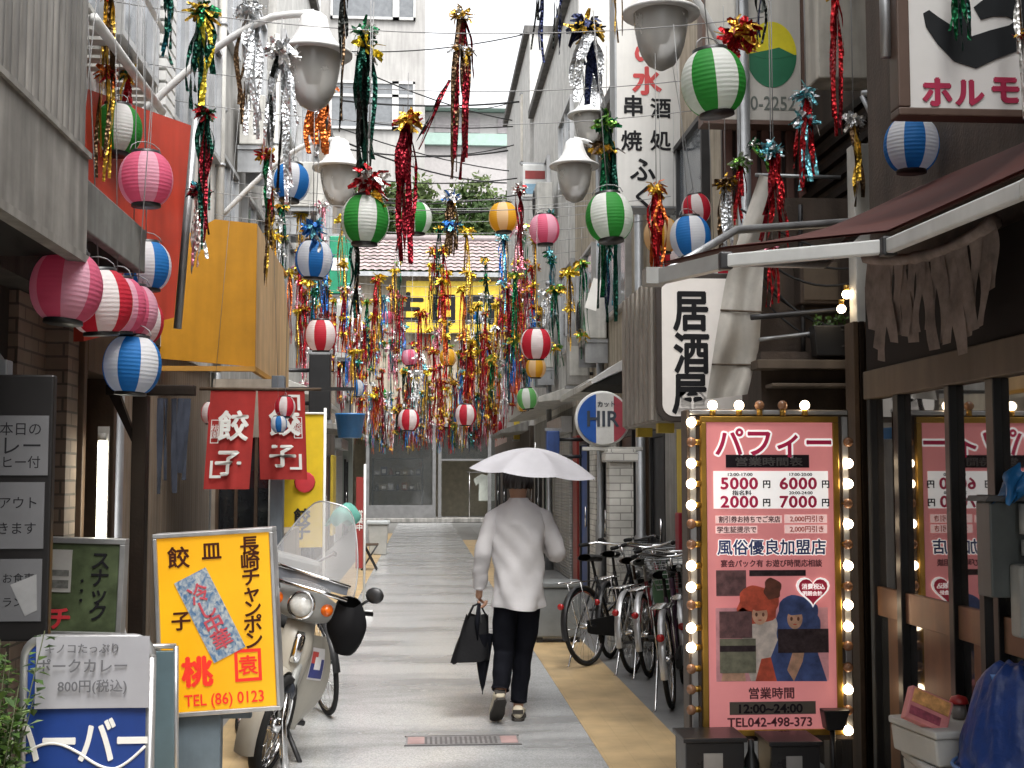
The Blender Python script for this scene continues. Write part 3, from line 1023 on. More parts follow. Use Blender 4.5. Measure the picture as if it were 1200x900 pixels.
for i, ((ya, yb), xr_, lines, hs_) in enumerate(papers):
    za, zb = P(20, ya, YM).z, P(20, yb, YM).z
    x1p = P(xr_, ya, YM).x
    p = obj('paper_notice', MB(), [mat('paper_dull', (0.115, 0.115, 0.12), rough=0.35, var=0.08)])
    bpy.data.objects.remove(p)
    mb = MB()
    mb.box(xm0 + 0.02, x1p, YM - 0.006, YM - 0.002, zb, za)
    for k, (l, h) in enumerate(zip(lines, hs_)):
        yy = ya + (yb - ya) * (k + 0.8) / (len(lines) + 0.6)
        n0 = len(mb.v)
        mb.text(l, front(0, P(20, yy, YM).z, YM - 0.0062), h * YM / 1500, mi=1, depth=0.0006)
        w = max(v[0] for v in mb.v[n0:])
        for q in range(n0, len(mb.v)):
            v = mb.v[q]
            mb.v[q] = (v[0] + x1p - 0.03 - w, v[1], v[2])
    if i == 2:
        mb.prism([(x1p - 0.12, za - 0.10), (x1p - 0.02, za - 0.06), (x1p - 0.015, za - 0.20), (x1p - 0.06, zb + 0.02)], YM - 0.0075, YM - 0.0063, mi=2)
    p = obj('paper_notice', mb, [M_('paper_dull'), M_('black_text'), mat('plastic_shine', (0.25, 0.25, 0.25), rough=0.12)])
    tag(p, ['handwritten curry notice at the top of the black menu rack', 'handwritten takeaway notice in the middle of the black menu rack', 'plastic-covered notice lowest on the black menu rack'][i], 'notice')

# ---- green snack sign on its stand
YS = 6.6
a, b = P(58, 735, YS), P(135, 630, YS)
o = thing('snack_sign', 'green snack bar sign in white metal frame on a folding stand behind the blue sign', 'sign', ((a.x + b.x) / 2 - 0.04, YS, 0), (0, 0.03, 0))
w, z0, z1 = (b.x - a.x) / 2 + 0.06, 0.80, b.z
mb = MB()
for (q0, q1, r0, r1) in ((-w, w, z1 - 0.028, z1), (-w, w, z0, z0 + 0.028), (-w, -w + 0.028, z0 + 0.028, z1 - 0.028), (w - 0.028, w, z0 + 0.028, z1 - 0.028)):
    mb.box(q0, q1, -0.03, 0.06, r0, r1)
obj('frame', mb, M_('alu'), o, bevel=0.004)
mb = MB()
mb.box(-w + 0.028, w - 0.028, -0.02, 0.05, z0 + 0.028, z1 - 0.028)
obj('panel', mb, mat('snack_green', (0.060, 0.080, 0.038), rough=0.4, var=0.5, scale=9), o)
mb = MB()
mb.text('スナック', front(w * 0.45, z1 - 0.24, -0.0205), 0.10, bold=0.015, vertical=True, line=0.85)
mb.text('・・・', front(w * 0.05, z1 - 0.26, -0.0205), 0.06, bold=0.02, vertical=True, line=0.8)
obj('lettering', mb, M_('black_text'), o)
mb = MB()
mb.text('チ', front(-w * 0.42, z0 + 0.09, -0.0205), 0.12, bold=0.03)
obj('red_letter', mb, M_('red_text'), o)
mb = MB()
mb.box(-w + 0.05, -w * 0.2, -0.026, -0.021, z0 + 0.22, z1 - 0.06)
mb.box(-w + 0.07, -w * 0.25, -0.028, -0.0262, z0 + 0.30, z1 - 0.16, 1)
mb.box(-w + 0.07, -w * 0.25, -0.028, -0.0262, z0 + 0.24, z0 + 0.28, 1)
obj('flyer', mb, [mat('flyer_grey', (0.34, 0.33, 0.31), rough=0.6), mat('flyer_dark', (0.12, 0.12, 0.11), rough=0.6, var=0.5, scale=30)], o)
for s in (-1, 1):
    mb = MB()
    mb.tube([(s * (w - 0.05), 0.05, z0 + 0.02), (s * (w - 0.02), -0.02, 0.015)], 0.016, n=8)
    obj('leg', mb, M_('alu'), o)
    mb = MB()
    mb.tube([(s * (w - 0.02), 0.06, z0 + 0.04), (s * (w + 0.16), 0.35, 0.015)], 0.02, n=6)
    obj('leg', mb, M_('alu'), o)

# ---- blue sign with white wave, and the paper taped over it
YB = 5.0
a, b = P(26, 900, YB), P(178, 748, YB)
xc, w = (a.x + b.x) / 2, (b.x - a.x) / 2
o = thing('blue_sign', 'blue standing sign with white lettering and wavy line in rounded grey frame', 'sign', (xc, YB, 0))
z1, z0 = b.z, 0.12
def rrect(w, z0, z1, r, n=6):
    pts = []
    for (cx, cz, a0) in ((w - r, z1 - r, 0), (-w + r, z1 - r, 90), (-w + r, z0 + r, 180), (w - r, z0 + r, 270)):
        for k in range(n + 1):
            an = radians(a0 + 90 * k / n)
            pts.append((cx + r * cos(an), cz + r * sin(an)))
    return pts
mb = MB()
outer = rrect(w, z0, z1, 0.07)
mb.tube([(x, 0.0, z) for x, z in outer] + [(outer[0][0], 0.0, outer[0][1])], 0.019, n=8)
obj('frame', mb, M_('alu'), o)
mb = MB()
mb.prism(rrect(w - 0.015, z0 + 0.015, z1 - 0.015, 0.06), -0.012, 0.012)
obj('panel', mb, mat('sign_blue', (0.012, 0.045, 0.22), rough=0.4, var=0.15, streak=0.2), o)
mb = MB()
zt = P(100, 862, YB).z
pat = P(98, 866, YB)
mb.text('ハーバー', front(pat.x - xc - 0.02, pat.z, -0.0125), 0.185, bold=0.022, stretch=0.78, space=0.9)
pts = []
for k in range(29):
    u = k / 28
    px = 30 + 141 * u
    py = 888 - 12 * sin(pi * min(1, u * 2.2)) * (u < 0.46) + (18 * sin(pi * (u - 0.46) / 0.54) if u > 0.46 else 0) - (34 * max(0, u - 0.75))
    q = P(px, py - 6, YB)
    pts.append((q.x - xc, -0.0135, q.z))
mb.tube(pts, 0.006, n=6)
obj('lettering', mb, M_('white_text'), o)
for s in (-1, 1):
    mb = MB()
    mb.tube([(s * (w - 0.08), 0, z0), (s * (w - 0.08), 0, 0.03)], 0.016)
    mb.tube([(s * (w - 0.08), -0.2, 0.018), (s * (w - 0.08), 0.2, 0.018)], 0.016)
    obj('leg', mb, M_('alu'), o)
a, b = P(40, 831, YB - 0.03), P(176, 745, YB - 0.03)
mb = MB()
def paperf(u, v):
    return (a.x + (b.x - a.x) * u, YB - 0.03 + 0.006 * sin(3 * u + 2 * v), a.z + (b.z - a.z) * v)
mb.grid(paperf, 8, 6)
c = P(96, 772, YB)
for st, py, hp, px in (('キノコたっぷり', 760, 12, 96), ('ポークカレー', 780, 17, 96), ('800円(税込)', 805, 15, 108)):
    q = P(px, py, YB - 0.04)
    mb.text(st, front(q.x, q.z, YB - 0.0385), hp * YB / 1500, bold=0.012, mi=1, depth=0.001)
p = obj('paper_notice', mb, [mat('paper_white', (0.36, 0.36, 0.385), rough=0.5, var=0.06), mat('marker_grey', (0.12, 0.12, 0.13), rough=0.6)], fix=False)
tag(p, 'handwritten pork curry price paper taped over the blue sign', 'notice')

# ---- grey folding board between blue sign and yellow sign
mb = MB()
o = thing('folding_board', 'teal grey folding board between blue sign and yellow sign', 'board', (P(182, 800, 6.0).x, 6.0, 0), (0.10, 0, 0))
mb.box(-0.10, 0.10, -0.012, 0.012, 0.1, 0.82)
obj('panel', mb, mat('teal_grey', (0.10, 0.15, 0.17), rough=0.4), o, bevel=0.004)
mb = MB()
for s in (-1, 1):
    mb.tube([(s * 0.105, 0, 0.0), (s * 0.105, 0, 0.84)], 0.012, n=8)
mb.tube([(-0.105, 0, 0.84), (0.105, 0, 0.84)], 0.012, n=8)
obj('frame', mb, M_('alu'), o)

# ---- potted shrub
rnd = random.Random(21)
o = thing('potted_shrub', 'leafy green shrub in a dark pot in front of the black menu rack', 'plant', (-1.545, 4.72, 0))
mb = MB()
mb.lathe([(0.001, 0.0), (0.13, 0.0), (0.16, 0.28), (0.175, 0.28), (0.175, 0.31), (0.15, 0.31), (0.14, 0.27), (0.001, 0.27)], 20)
obj('pot', mb, mat('pot_dark', (0.06, 0.045, 0.04), rough=0.6), o)
mb = MB()
leaves = MB()
LG = [mat('leaf_bright', (0.10, 0.17, 0.035), rough=0.42, var=0.5, scale=4, translucent=0.3), mat('leaf_mid', (0.055, 0.11, 0.025), rough=0.42, var=0.5, scale=4, translucent=0.3), mat('leaf_pale', (0.20, 0.27, 0.12), rough=0.4, var=0.3, translucent=0.3)]
for k in range(44):
    a = rnd.uniform(0, 2 * pi)
    r = rnd.uniform(0.02, 0.22)
    h = rnd.uniform(0.45, 1.06)
    pts = [Vector((0.06 * cos(a), 0.06 * sin(a), 0.27)), Vector((r * 0.6 * cos(a), r * 0.6 * sin(a), 0.27 + (h - 0.27) * 0.5)), Vector((r * cos(a), r * sin(a), h))]
    mb.tube(pts, [0.006, 0.004, 0.002], n=5)
    for i in range(42):
        t_ = rnd.uniform(0.25, 1.0)
        p = pts[1].lerp(pts[2], (t_ - 0.5) * 2) if t_ > 0.5 else pts[0].lerp(pts[1], t_ * 2)
        d = Vector((rnd.gauss(0, 1), rnd.gauss(0, 1), rnd.gauss(0.3, 0.6))).normalized()
        L_ = rnd.uniform(0.028, 0.058)
        wv = d.cross(Vector((0, 0, 1)))
        wv = wv.normalized() * L_ * 0.36 if wv.length > 0.01 else Vector((L_ * 0.33, 0, 0))
        p0 = p + d * 0.01
        dn = Vector((0, 0, -0.012))
        leaves.add([p0, p0 + d * L_ * 0.5 + wv, p0 + d * L_ + dn, p0 + d * L_ * 0.5 - wv], [(0, 1, 2), (0, 2, 3)], rnd.choice((0, 0, 1, 1, 1, 2)))
obj('stems', mb, mat('stem_green', (0.05, 0.06, 0.02)), o)
obj('foliage', leaves, LG, o, fix=False)

# ---- yellow backlit sign
YY = 6.2
c = P(254, 729, YY)
o = thing('yellow_sign', 'glowing yellow gyoza shop sign in grey frame leaning in front of the scooter', 'sign', (c.x + 0.0, YY, 0), (0, 0, 0))
RR = Matrix.Translation((0, 0, c.z)) @ Matrix.Rotation(radians(-3.4), 4, 'Y')
w, h = 0.283, 0.43
def yb(mb):
    mb.xform(RR)
    return mb
mb = MB()
for (q0, q1, r0, r1) in ((-w, w, h - 0.022, h), (-w, w, -h, -h + 0.022), (-w, -w + 0.02, -h + 0.022, h - 0.022), (w - 0.02, w, -h + 0.022, h - 0.022)):
    mb.box(q0, q1, -0.01, 0.15, r0, r1)
obj('frame', yb(mb), M_('alu'), o, bevel=0.004)
def glow_sign(name, c1, c2, e, axis='x', k=2.2):
    m = mat(name, c1, rough=0.35, var=0.05)
    N, L = m.node_tree.nodes, m.node_tree.links
    b = N['Principled BSDF']
    tc = N.new('ShaderNodeTexCoord')
    nz = N.new('ShaderNodeTexNoise')
    nz.inputs['Scale'].default_value = k
    nz.inputs['Detail'].default_value = 1
    L.new(tc.outputs['Object'], nz.inputs['Vector'])
    mr = N.new('ShaderNodeMapRange')
    mr.inputs['From Min'].default_value = 0.3
    mr.inputs['From Max'].default_value = 0.72
    L.new(nz.outputs['Fac'], mr.inputs['Value'])
    mx = N.new('ShaderNodeMixRGB')
    mx.inputs[1].default_value = (*srgb(c2), 1)
    mx.inputs[2].default_value = (*srgb(c1), 1)
    L.new(mr.outputs[0], mx.inputs[0])
    L.new(mx.outputs[0], b.inputs['Emission Color'])
    b.inputs['Emission Strength'].default_value = e
    return m
mb = MB()
mb.box(-w + 0.0205, w - 0.0205, 0.0, 0.14, -h + 0.0225, h - 0.0225)
obj('panel', yb(mb), glow_sign('glow_yellow', (0.52, 0.27, 0.005), (0.40, 0.155, 0.002), 0.30), o)
brush = dict(bold=0.022, depth=0.003)
def F(x, z):
    return front(x, z, -0.001)
for st, x, z, h_ in (('餃', -0.165, 0.315, 0.105), ('皿', -0.01, 0.335, 0.095), ('子', -0.165, 0.015, 0.095), ('長崎チャンポン', 0.17, 0.13, 0.093)):
    mb = MB()
    mb.text(st, F(x, z), h_, vertical=len(st) > 1, line=0.80, **brush)
    obj('lettering', yb(mb), mat('brush_brown', (0.05, 0.012, 0.006), rough=0.6), o)
mb = MB()
mb.text('桃', F(-0.10, -0.225), 0.145, bold=0.04, depth=0.003)
obj('lettering', yb(mb), mat('brush_red', (0.60, 0.02, 0.008), rough=0.6, emit=0.12), o)
mb = MB()
for (q0, q1, r0, r1) in ((0.075, 0.20, -0.15, -0.135), (0.075, 0.20, -0.285, -0.27), (0.075, 0.09, -0.27, -0.15), (0.185, 0.20, -0.27, -0.15)):
    mb.box(q0, q1, -0.004, -0.001, r0, r1)
mb.text('袁', F(0.1375, -0.21), 0.095, bold=0.02, depth=0.003)
obj('seal_mark', yb(mb), M_('brush_red'), o)
mb = MB()
mb.text('TEL (86) 0123', F(0.02, -0.365), 0.075, bold=0.012, depth=0.003, stretch=0.86)
obj('lettering', yb(mb), mat('brush_red', (0.60, 0.02, 0.008), rough=0.6, emit=0.12), o)
mb = MB()
mb.box(-0.082, 0.082, -0.006, -0.002, -0.21, 0.21)
mb.text('冷し中華', front(0.0, -0.005, -0.0065), 0.098, bold=0.015, mi=1, vertical=True, line=0.82, depth=0.002)
mb.xform(Matrix.Translation((-0.03, 0, 0.035)) @ Matrix.Rotation(radians(-24), 4, 'Y'))
def paintmat():
    m = mat('strip_paint', (0.30, 0.36, 0.42), rough=0.5)
    N, L = m.node_tree.nodes, m.node_tree.links
    nz = N.new('ShaderNodeTexNoise')
    nz.inputs['Scale'].default_value = 14
    nz.inputs['Detail'].default_value = 3
    nz.inputs['Distortion'].default_value = 1.2
    cr = N.new('ShaderNodeValToRGB')
    cr.color_ramp.elements[0].position = 0.35
    cr.color_ramp.elements[0].color = (0.06, 0.14, 0.26, 1)
    cr.color_ramp.elements[1].position = 0.65
    cr.color_ramp.elements[1].color = (0.45, 0.47, 0.46, 1)
    L.new(nz.outputs['Fac'], cr.inputs[0])
    L.new(cr.outputs[0], N['Principled BSDF'].inputs['Base Color'])
    return m
obj('pasted_strip', yb(mb), [paintmat(), mat('brush_crimson', (0.45, 0.06, 0.08), rough=0.6)], o)
mb = MB()
mb.box(-0.20, 0.02, 0.03, 0.12, 0.02, c.z - h - 0.005)
mb.box(-0.24, 0.20, 0.0, 0.16, 0.0, 0.03)
mb.box(0.0, 0.16, 0.05, 0.10, c.z - h - 0.03, c.z - h + 0.01)
obj('stand', mb, mat('stand_bluegrey', (0.13, 0.17, 0.20), rough=0.45, streak=0.4), o, bevel=0.005)

# ---- gyoza shop with mustard awning box
root = thing('gyoza_house', 'gyoza shop with cream boarding, dark shop window and pale shuttered upper floor', 'building', (LX, 11, 0))
mb = MB()
mb.box(-7, LX, 9.49, 12.49, 0, 2.6)
wobj('boarding', mb, M_('board_cream'), root)
mb = MB()
mb.box(-7, LX + 0.03, 9.49, 12.49, 2.6, 7.6)
wobj('wall', mb, M_('stucco_white'), root)
mb = MB()
mb.box(-7, LX + 0.15, 9.5, 12.48, 7.6, 7.75)
wobj('roof', mb, M_('concrete_dark'), root)
windows(root, -1, LX + 0.03, ((10.0, 11.2, 4.4, 5.9), (11.5, 12.3, 4.6, 5.7)), M_('alu'), M_('glass_grey'), 1)
# slatted blind beside the window
mb = MB()
for k in range(24):
    z = 4.2 + k * 0.095
    mb.box(LX + 0.05, LX + 0.11, 9.6, 9.95, z, z + 0.07)
wobj('blind', mb, M_('white_paint'), root)
# bay standing out under the awning: window bay facing the camera
xb0, xb1 = P(246, 600, 9.9).x, P(318, 600, 9.9).x
o = thing('window_bay', 'projecting shop window bay with dark glass beneath the red noren', 'bay window', ((xb0 + xb1) / 2, 9.95, 0))
w = (xb1 - xb0) / 2
mb = MB()
mb.box(-w, w, 0, 2.4, 0, 1.13)
mb.box(-w, w, 0, 2.4, 1.9, 2.35)
mb.box(-w, -w + 0.03, 0, 2.4, 1.13, 1.9)
mb.box(-w + 0.03, w, 2.3, 2.4, 1.13, 1.9)
obj('wall', mb, mat('bay_wall', (0.36, 0.31, 0.25), rough=0.7, streak=0.4), o)
mb = MB()
mb.box(-w + 0.03, w - 0.03, 0.04, 0.05, 1.13, 1.9)
obj('pane', mb, M_('glass_dark'), o)
mb = MB()
for x in (-w + 0.04, -w * 0.2, w * 0.45):
    mb.box(x - 0.012, x + 0.012, 0.005, 0.036, 1.13, 1.9)
mb.box(-w + 0.03, w - 0.03, 0.0, 0.036, 1.12, 1.15)
obj('window_frame', mb, M_('wood_mid'), o)
mb = MB()
mb.box(w - 0.03, w, 0.002, 0.2, 1.131, 1.899)
obj('side_post', mb, M_('white_dirty'), o)
px0, px1 = P(316, 600, 9.6).x, P(331, 600, 9.6).x
mb = MB()
mb.box(px0, px1, 9.6, 9.72, 0, 2.35)
tag(obj('steel_post', mb, mat('post_bluegrey', (0.20, 0.23, 0.26), rough=0.5, streak=0.4), bevel=0.006), 'blue grey steel post at the corner of the window bay behind the scooter', 'post')

# mustard awning box
ax0, ax1 = P(188, 350, 10).x, P(300, 350, 10).x
o = thing('mustard_awning', 'mustard yellow box awning with tan street face above the red noren', 'awning', ((ax0 + ax1) / 2, 10, 0))
cx = (ax0 + ax1) / 2
A = [P(250, 258, 10), P(300, 260, 10), P(298, 432, 10), P(186, 418, 10), P(220, 300, 10)]
mb = MB()
poly = [(ax0 - cx, P(190, 420, 10).z), (ax0 - cx, P(190, 290, 10).z), (P(252, 258, 10).x - cx, P(252, 257, 10).z), (ax1 - cx, P(300, 262, 10).z), (ax1 - cx + 0.0, P(300, 430, 10).z)]
def quadgrid(mb, a, b, c_, d, n, m, bul, mi=0, axis=1):
    def fn(u, v):
        p = Vector(a).lerp(Vector(b), u).lerp(Vector(d).lerp(Vector(c_), u), v)
        p[axis] += bul * sin(pi * u) * sin(pi * v)
        return p
    mb.grid(fn, n, m, mi)
mb.prism(poly, 0, 0.02)
obj('end_panel', mb, M_('mustard'), o)
zt, zb_ = P(300, 262, 10).z, P(300, 430, 10).z
mb = MB()
mb.prism([(0.021, zb_), (0.021, zt), (1.9, zt - 0.05), (2.5, zt - 0.55), (2.5, zb_ - 0.02)], ax1 - cx - 0.02, ax1 - cx, plane='yz')
obj('street_panel', mb, M_('mustard_pale'), o)
mb = MB()
mb.prism([(ax1 - cx - 0.021, zt - 0.004), (P(252, 258, 10).x - cx, P(252, 257, 10).z - 0.004), (P(252, 258, 10).x - cx, P(252, 257, 10).z - 0.03), (ax1 - cx - 0.021, zt - 0.03)], 0.021, 2.45)
obj('top_panel', mb, M_('mustard'), o)
mb = MB()
mb.box(ax0 - cx, ax1 - cx + 0.005, -0.02, 0.03, zb_ - 0.035, zb_ + 0.003)
mb.box(ax1 - cx - 0.03, ax1 - cx + 0.005, 0.031, 2.5, zb_ - 0.035, zb_ + 0.003)
obj('hem_bar', mb, mat('hem_orange', (0.40, 0.20, 0.03), rough=0.6), o)

# red noren
YN = 9.4
nx0, nx1 = P(247, 455, YN).x, P(357, 455, YN).x
zt, zb_ = P(300, 456, YN).z, P(300, 572, YN).z
o = thing('noren', 'red split noren curtain with white gyoza lettering over the shop window', 'noren', ((nx0 + nx1) / 2, YN, zt))
cx, w = (nx0 + nx1) / 2, (nx1 - nx0)
mb = MB()
mb.tube([(-w / 2 - 0.08, 0, 0.0), (w / 2 + 0.12, 0, 0.0)], 0.012)
obj('pole', mb, M_('wood_mid'), o)
def noren_y(u, v, ph):
    return 0.03 * v * sin(7 * u + ph) + 0.012 * v * sin(17 * u + 2 * ph)
for k, (u0, u1, tx) in enumerate(((-w / 2, -0.012, 0), (0.0, w / 2, 0))):
    L_ = zt - zb_
    skew = -0.04
    dz = (0.0, 0.07)[k]
    def cloth(u, v, u0=u0, u1=u1, k=k, dz=dz):
        return (u0 + (u1 - u0) * u + skew * v * (1 if k == 0 else -0.6), noren_y(u, v, k * 2.0), -0.008 - (L_ - dz) * v - 0.05 * u * (1 - k) * v * 0)
    mb = MB()
    mb.grid(cloth, 16, 14)
    c_ = obj('curtain', mb, mat('noren_red', (0.42, 0.035, 0.03), rough=0.85, var=0.18, bump=0.1, translucent=0.25), o, fix=False)
    mb = MB()
    def pl(uc, vc, s=1.0, k=k, cloth=cloth, u0=u0, u1=u1):
        def f(u, v, d):
            uu = uc + u / (u1 - u0)
            vv = vc - v / L_
            p = cloth(uu, vv)
            return (p[0], p[1] - 0.016 - d * 0.5, p[2])
        return f
    mb.text('餃', pl(0.56, 0.36), 0.225, bold=0.03, depth=0.002)
    mb.text('子', pl(0.50, 0.74), 0.20, bold=0.03, depth=0.002)
    uA = 0.16 if k == 0 else 0.84
    for (a0, a1, b0, b1) in ((-0.03, 0.03, 0.08, 0.085), (-0.03, 0.03, -0.085, -0.08), (-0.03, -0.025, -0.08, 0.08), (0.025, 0.03, -0.08, 0.08)):
        f = pl(uA, 0.42)
        mb.add([f(a0, b0, 0.002), f(a1, b0, 0.002), f(a1, b1, 0.002), f(a0, b1, 0.002)], [(0, 1, 2, 3)])
    mb.text('桃園', pl(uA, 0.42), 0.055, vertical=True, line=0.9, depth=0.002)
    sgn = 1 if k == 0 else -1
    for (zc, up) in ((0.84, 1), (0.10, -1)) if k else ((0.84, 1),):
        f = pl(0.10 if k == 0 else 0.90, zc)
        for (a0, a1, b0, b1) in ((0, 0.085, -0.035, -0.015), (0, 0.02, -0.015, 0.09)):
            q = [f(sgn * a0, up * b0, 0.003), f(sgn * a1, up * b0, 0.003), f(sgn * a1, up * b1, 0.003), f(sgn * a0, up * b1, 0.003)]
            mb.add(q, [(0, 1, 2, 3)])
    obj('lettering', mb, M_('white_text'), c_, fix=False)

# projecting red sign behind the pink lantern, on its grey pole
A_ = [P(98, 400, 7.02), P(102, 104, 7.02), P(224, 147, 8.3), P(204, 372, 8.3)]
nn_ = (A_[2] - A_[1]).cross(A_[0] - A_[1])
d3 = ray(204, 372)
A_[3] = Vector((0, 0, EYE)) + d3 * (nn_.dot(A_[1] - Vector((0, 0, EYE))) / nn_.dot(d3))
n_ = (A_[2] - A_[1]).cross(A_[0] - A_[1]).normalized() * 0.06
o = thing('red_sign', 'plain red projecting sign board behind the pink and green lanterns', 'sign', (-2.0, 8.6, 2.4))
mb = MB()
mb.add(A_ + [p + n_ for p in A_], [(0, 1, 2, 3), (7, 6, 5, 4), (0, 4, 5, 1), (1, 5, 6, 2), (2, 6, 7, 3), (3, 7, 4, 0)])
wobj('board', mb, M_('red_sign'), o)
mb = MB()
mb.tube([P(208, 385, 8.38), P(229, 140, 8.38)], 0.026, n=10)
wobj('edge_pole', mb, M_('galv'), o)

# air conditioner boxes, pipes and stair on the pale upper walls
def ac_unit(label, loc, rotz, group='air conditioner units on the upper walls'):
    o = thing('air_conditioner', label, 'air conditioner', loc, (0, 0, rotz), group)
    mb = MB()
    mb.box(-0.38, 0.38, 0, 0.28, 0, 0.56)
    obj('case', mb, M_('white_dirty'), o, bevel=0.012)
    mb = MB()
    for k in range(6):
        r = 0.05 + 0.035 * k
        mb.tube([(-0.08 + r * cos(a * pi / 10), -0.012, 0.28 + r * sin(a * pi / 10)) for a in range(21)], 0.005, n=4)
    for a in range(4):
        mb.tube([(-0.08 - 0.23 * cos(a * pi / 4), -0.012, 0.28 - 0.23 * sin(a * pi / 4)), (-0.08 + 0.23 * cos(a * pi / 4), -0.012, 0.28 + 0.23 * sin(a * pi / 4))], 0.005, n=4)
    obj('grille', mb, M_('steel_dark'), o)
    mb = MB()
    mb.box(-0.36, 0.36, 0.02, 0.3, -0.05, -0.003)
    mb.box(-0.34, -0.30, 0.02, 0.3, -0.3, -0.052)
    mb.box(0.30, 0.34, 0.02, 0.3, -0.3, -0.052)
    obj('bracket', mb, M_('galv'), o)
    return o
a2 = ac_unit('white air conditioner box beyond the mustard awning', (LX + 0.45, 15.6, 4.9), 0)
a3 = ac_unit('white air conditioner box on the grey stucco house facing the alley', (LX, 14.5, 3.0), pi / 2)
a3.location = (LX + 0.30, 14.4, 5.25)
for i, (px, Y, lab) in enumerate(((232, 9.2, 'pale downpipe at the corner of the gyoza shop'), (296, 12.4, 'pale downpipe between gyoza shop and grey stucco house'), (338, 16.9, 'pale downpipe at the corner of the white rendered house'))):
    o = thing('downpipe', lab, 'pipe', (LX + 0.08, Y, 0.0))
    mb = MB()
    mb.tube([(0, 0, 2.6), (0, 0, 7.5)], 0.04, n=10)
    obj('pipe', mb, M_('white_dirty'), o)
    mb = MB()
    for z in (3.2, 4.6, 6.0):
        mb.tube([(0, 0, z), (0, 0, z + 0.03)], 0.05, n=10)
        mb.box(-0.1, 0, -0.015, 0.015, z, z + 0.03)
    obj('clamp', mb, M_('galv'), o)
# outside stair with slats on the near pale wall
o = thing('outside_stair', 'white slatted outside stair rising against the pale upper wall over the red sign', 'stair', (-1.9, 7.5, 3.5))
mb = MB()
s0, s1 = P(103, 10, 6.3), P(185, 122, 8.6)
for k in range(12):
    p = s0.lerp(s1, k / 11)
    mb.box(p.x - 0.28, p.x + 0.02, p.y - 0.05, p.y + 0.05, p.z - 0.012, p.z + 0.012)
wobj('treads', mb, M_('white_dirty'), o)
for dz, r in ((-0.05, 0.03), (0.5, 0.02)):
    mb = MB()
    mb.tube([s0 + Vector((0.03, 0, dz)), s1 + Vector((0.03, 0, dz))], r, n=6)
    wobj('stringer' if r > 0.025 else 'handrail', mb, M_('white_paint'), o)

# yellow banner, blue bucket lamp, door things beyond the noren
YF = 12.2
o = thing('banner_flag', 'yellow vertical banner with red mark and black lettering behind the windshield', 'banner', (P(360, 560, YF).x, YF, 0))
mb = MB()
mb.tube([(0.16, 0.02, 0.0), (0.16, 0.02, 2.25)], 0.014)
mb.tube([(0.17, 0.02, 2.2), (-0.24, 0.02, 2.2)], 0.010)
mb.lathe([(0.001, 0), (0.18, 0), (0.18, 0.06), (0.05, 0.1), (0.001, 0.1)], 16, (0.16, 0.02, 0))
obj('pole', mb, M_('white_paint'), o)
mb = MB()
def bn(u, v):
    return (-0.23 + 0.38 * u, 0.03 * sin(4 * v + 2 * u), 2.19 - 1.25 * v)
mb.grid(bn, 6, 12)
ba = obj('cloth', mb, mat('banner_yellow', (0.75, 0.52, 0.02), rough=0.8, translucent=0.3, var=0.1), o, fix=False)
mb = MB()
mb.ball((-0.02, -0.03, 1.55), (0.10, 0.004, 0.10), 12)
mb2 = MB()
mb2.text('餃子', front(-0.04, 1.16, -0.03), 0.16, bold=0.03, vertical=True, line=0.85)
obj('red_mark', mb, M_('red_text'), ba)
obj('lettering', mb2, M_('black_text'), ba)
o = thing('hanging_bucket', 'blue bucket shaped hanging lamp under a dark eave beyond the noren', 'lamp', P(410, 513, 14.5))
mb = MB()
mb.lathe([(0.001, 0.0), (0.13, 0.0), (0.165, 0.25), (0.17, 0.25), (0.17, 0.27), (0.14, 0.27), (0.001, 0.26)], 20)
obj('shade', mb, mat('bucket_blue', (0.03, 0.17, 0.42), rough=0.4), o)
mb = MB()
mb.tube([(0, 0, 0.26), (0, 0, 0.55)], 0.008)
mb.box(-1.24, 0.05, -0.02, 0.02, 0.53, 0.57)
obj('arm', mb, M_('black_metal'), o)
o = thing('striped_pole', 'thin white pole with red lettered banner by the grey plant bin', 'banner pole', (P(427, 640, 15).x, 15, 0))
mb = MB()
mb.tube([(0, 0, 0), (0, 0, 1.75)], 0.015)
mb.box(-0.1, 0.1, -0.1, 0.1, 0, 0.06)
obj('pole', mb, M_('white_paint'), o)
mb = MB()
mb.box(-0.10, -0.016, -0.01, 0.01, 0.55, 1.6)
obj('cloth', mb, M_('door_red'), o)
mb = MB()
mb.text('営業中', front(-0.058, 1.1, -0.0105), 0.08, vertical=True, bold=0.02)
obj('lettering', mb, M_('white_text'), o)
gq = G(443, 650)
o = thing('plant_bin', 'grey lidded plastic bin standing on the yellow paving', 'bin', (gq.x, gq.y, 0.006))
mb = MB()
mb.prism([(-0.17, 0), (0.17, 0), (0.21, 0.62), (-0.21, 0.62)], -0.2, 0.2)
obj('body', mb, mat('bin_grey', (0.40, 0.40, 0.38), rough=0.5), o, bevel=0.02)
mb = MB()
mb.box(-0.24, 0.24, -0.23, 0.23, 0.622, 0.70)
obj('lid', mb, mat('bin_lid', (0.5, 0.53, 0.54), rough=0.4), o, bevel=0.02)
gq = G(437, 668)
o = thing('chair', 'small folding chair with bent tube frame beside the grey bin', 'chair', (gq.x - 0.05, gq.y, 0.006))
for y in (-0.15, 0.15):
    mb = MB()
    mb.tube([(0.12, y, 0), (-0.1, y, 0.42), (-0.14, y, 0.8)], 0.014)
    obj('leg', mb, M_('black_metal'), o)
    mb = MB()
    mb.tube([(-0.14, y, 0), (0.12, y, 0.42)], 0.014)
    obj('leg', mb, M_('black_metal'), o)
mb = MB()
mb.box(-0.12, 0.14, -0.16, 0.16, 0.42, 0.45)
obj('seat', mb, M_('wood_mid'), o, bevel=0.008)
mb = MB()
mb.box(-0.165, -0.145, -0.16, 0.16, 0.58, 0.80)
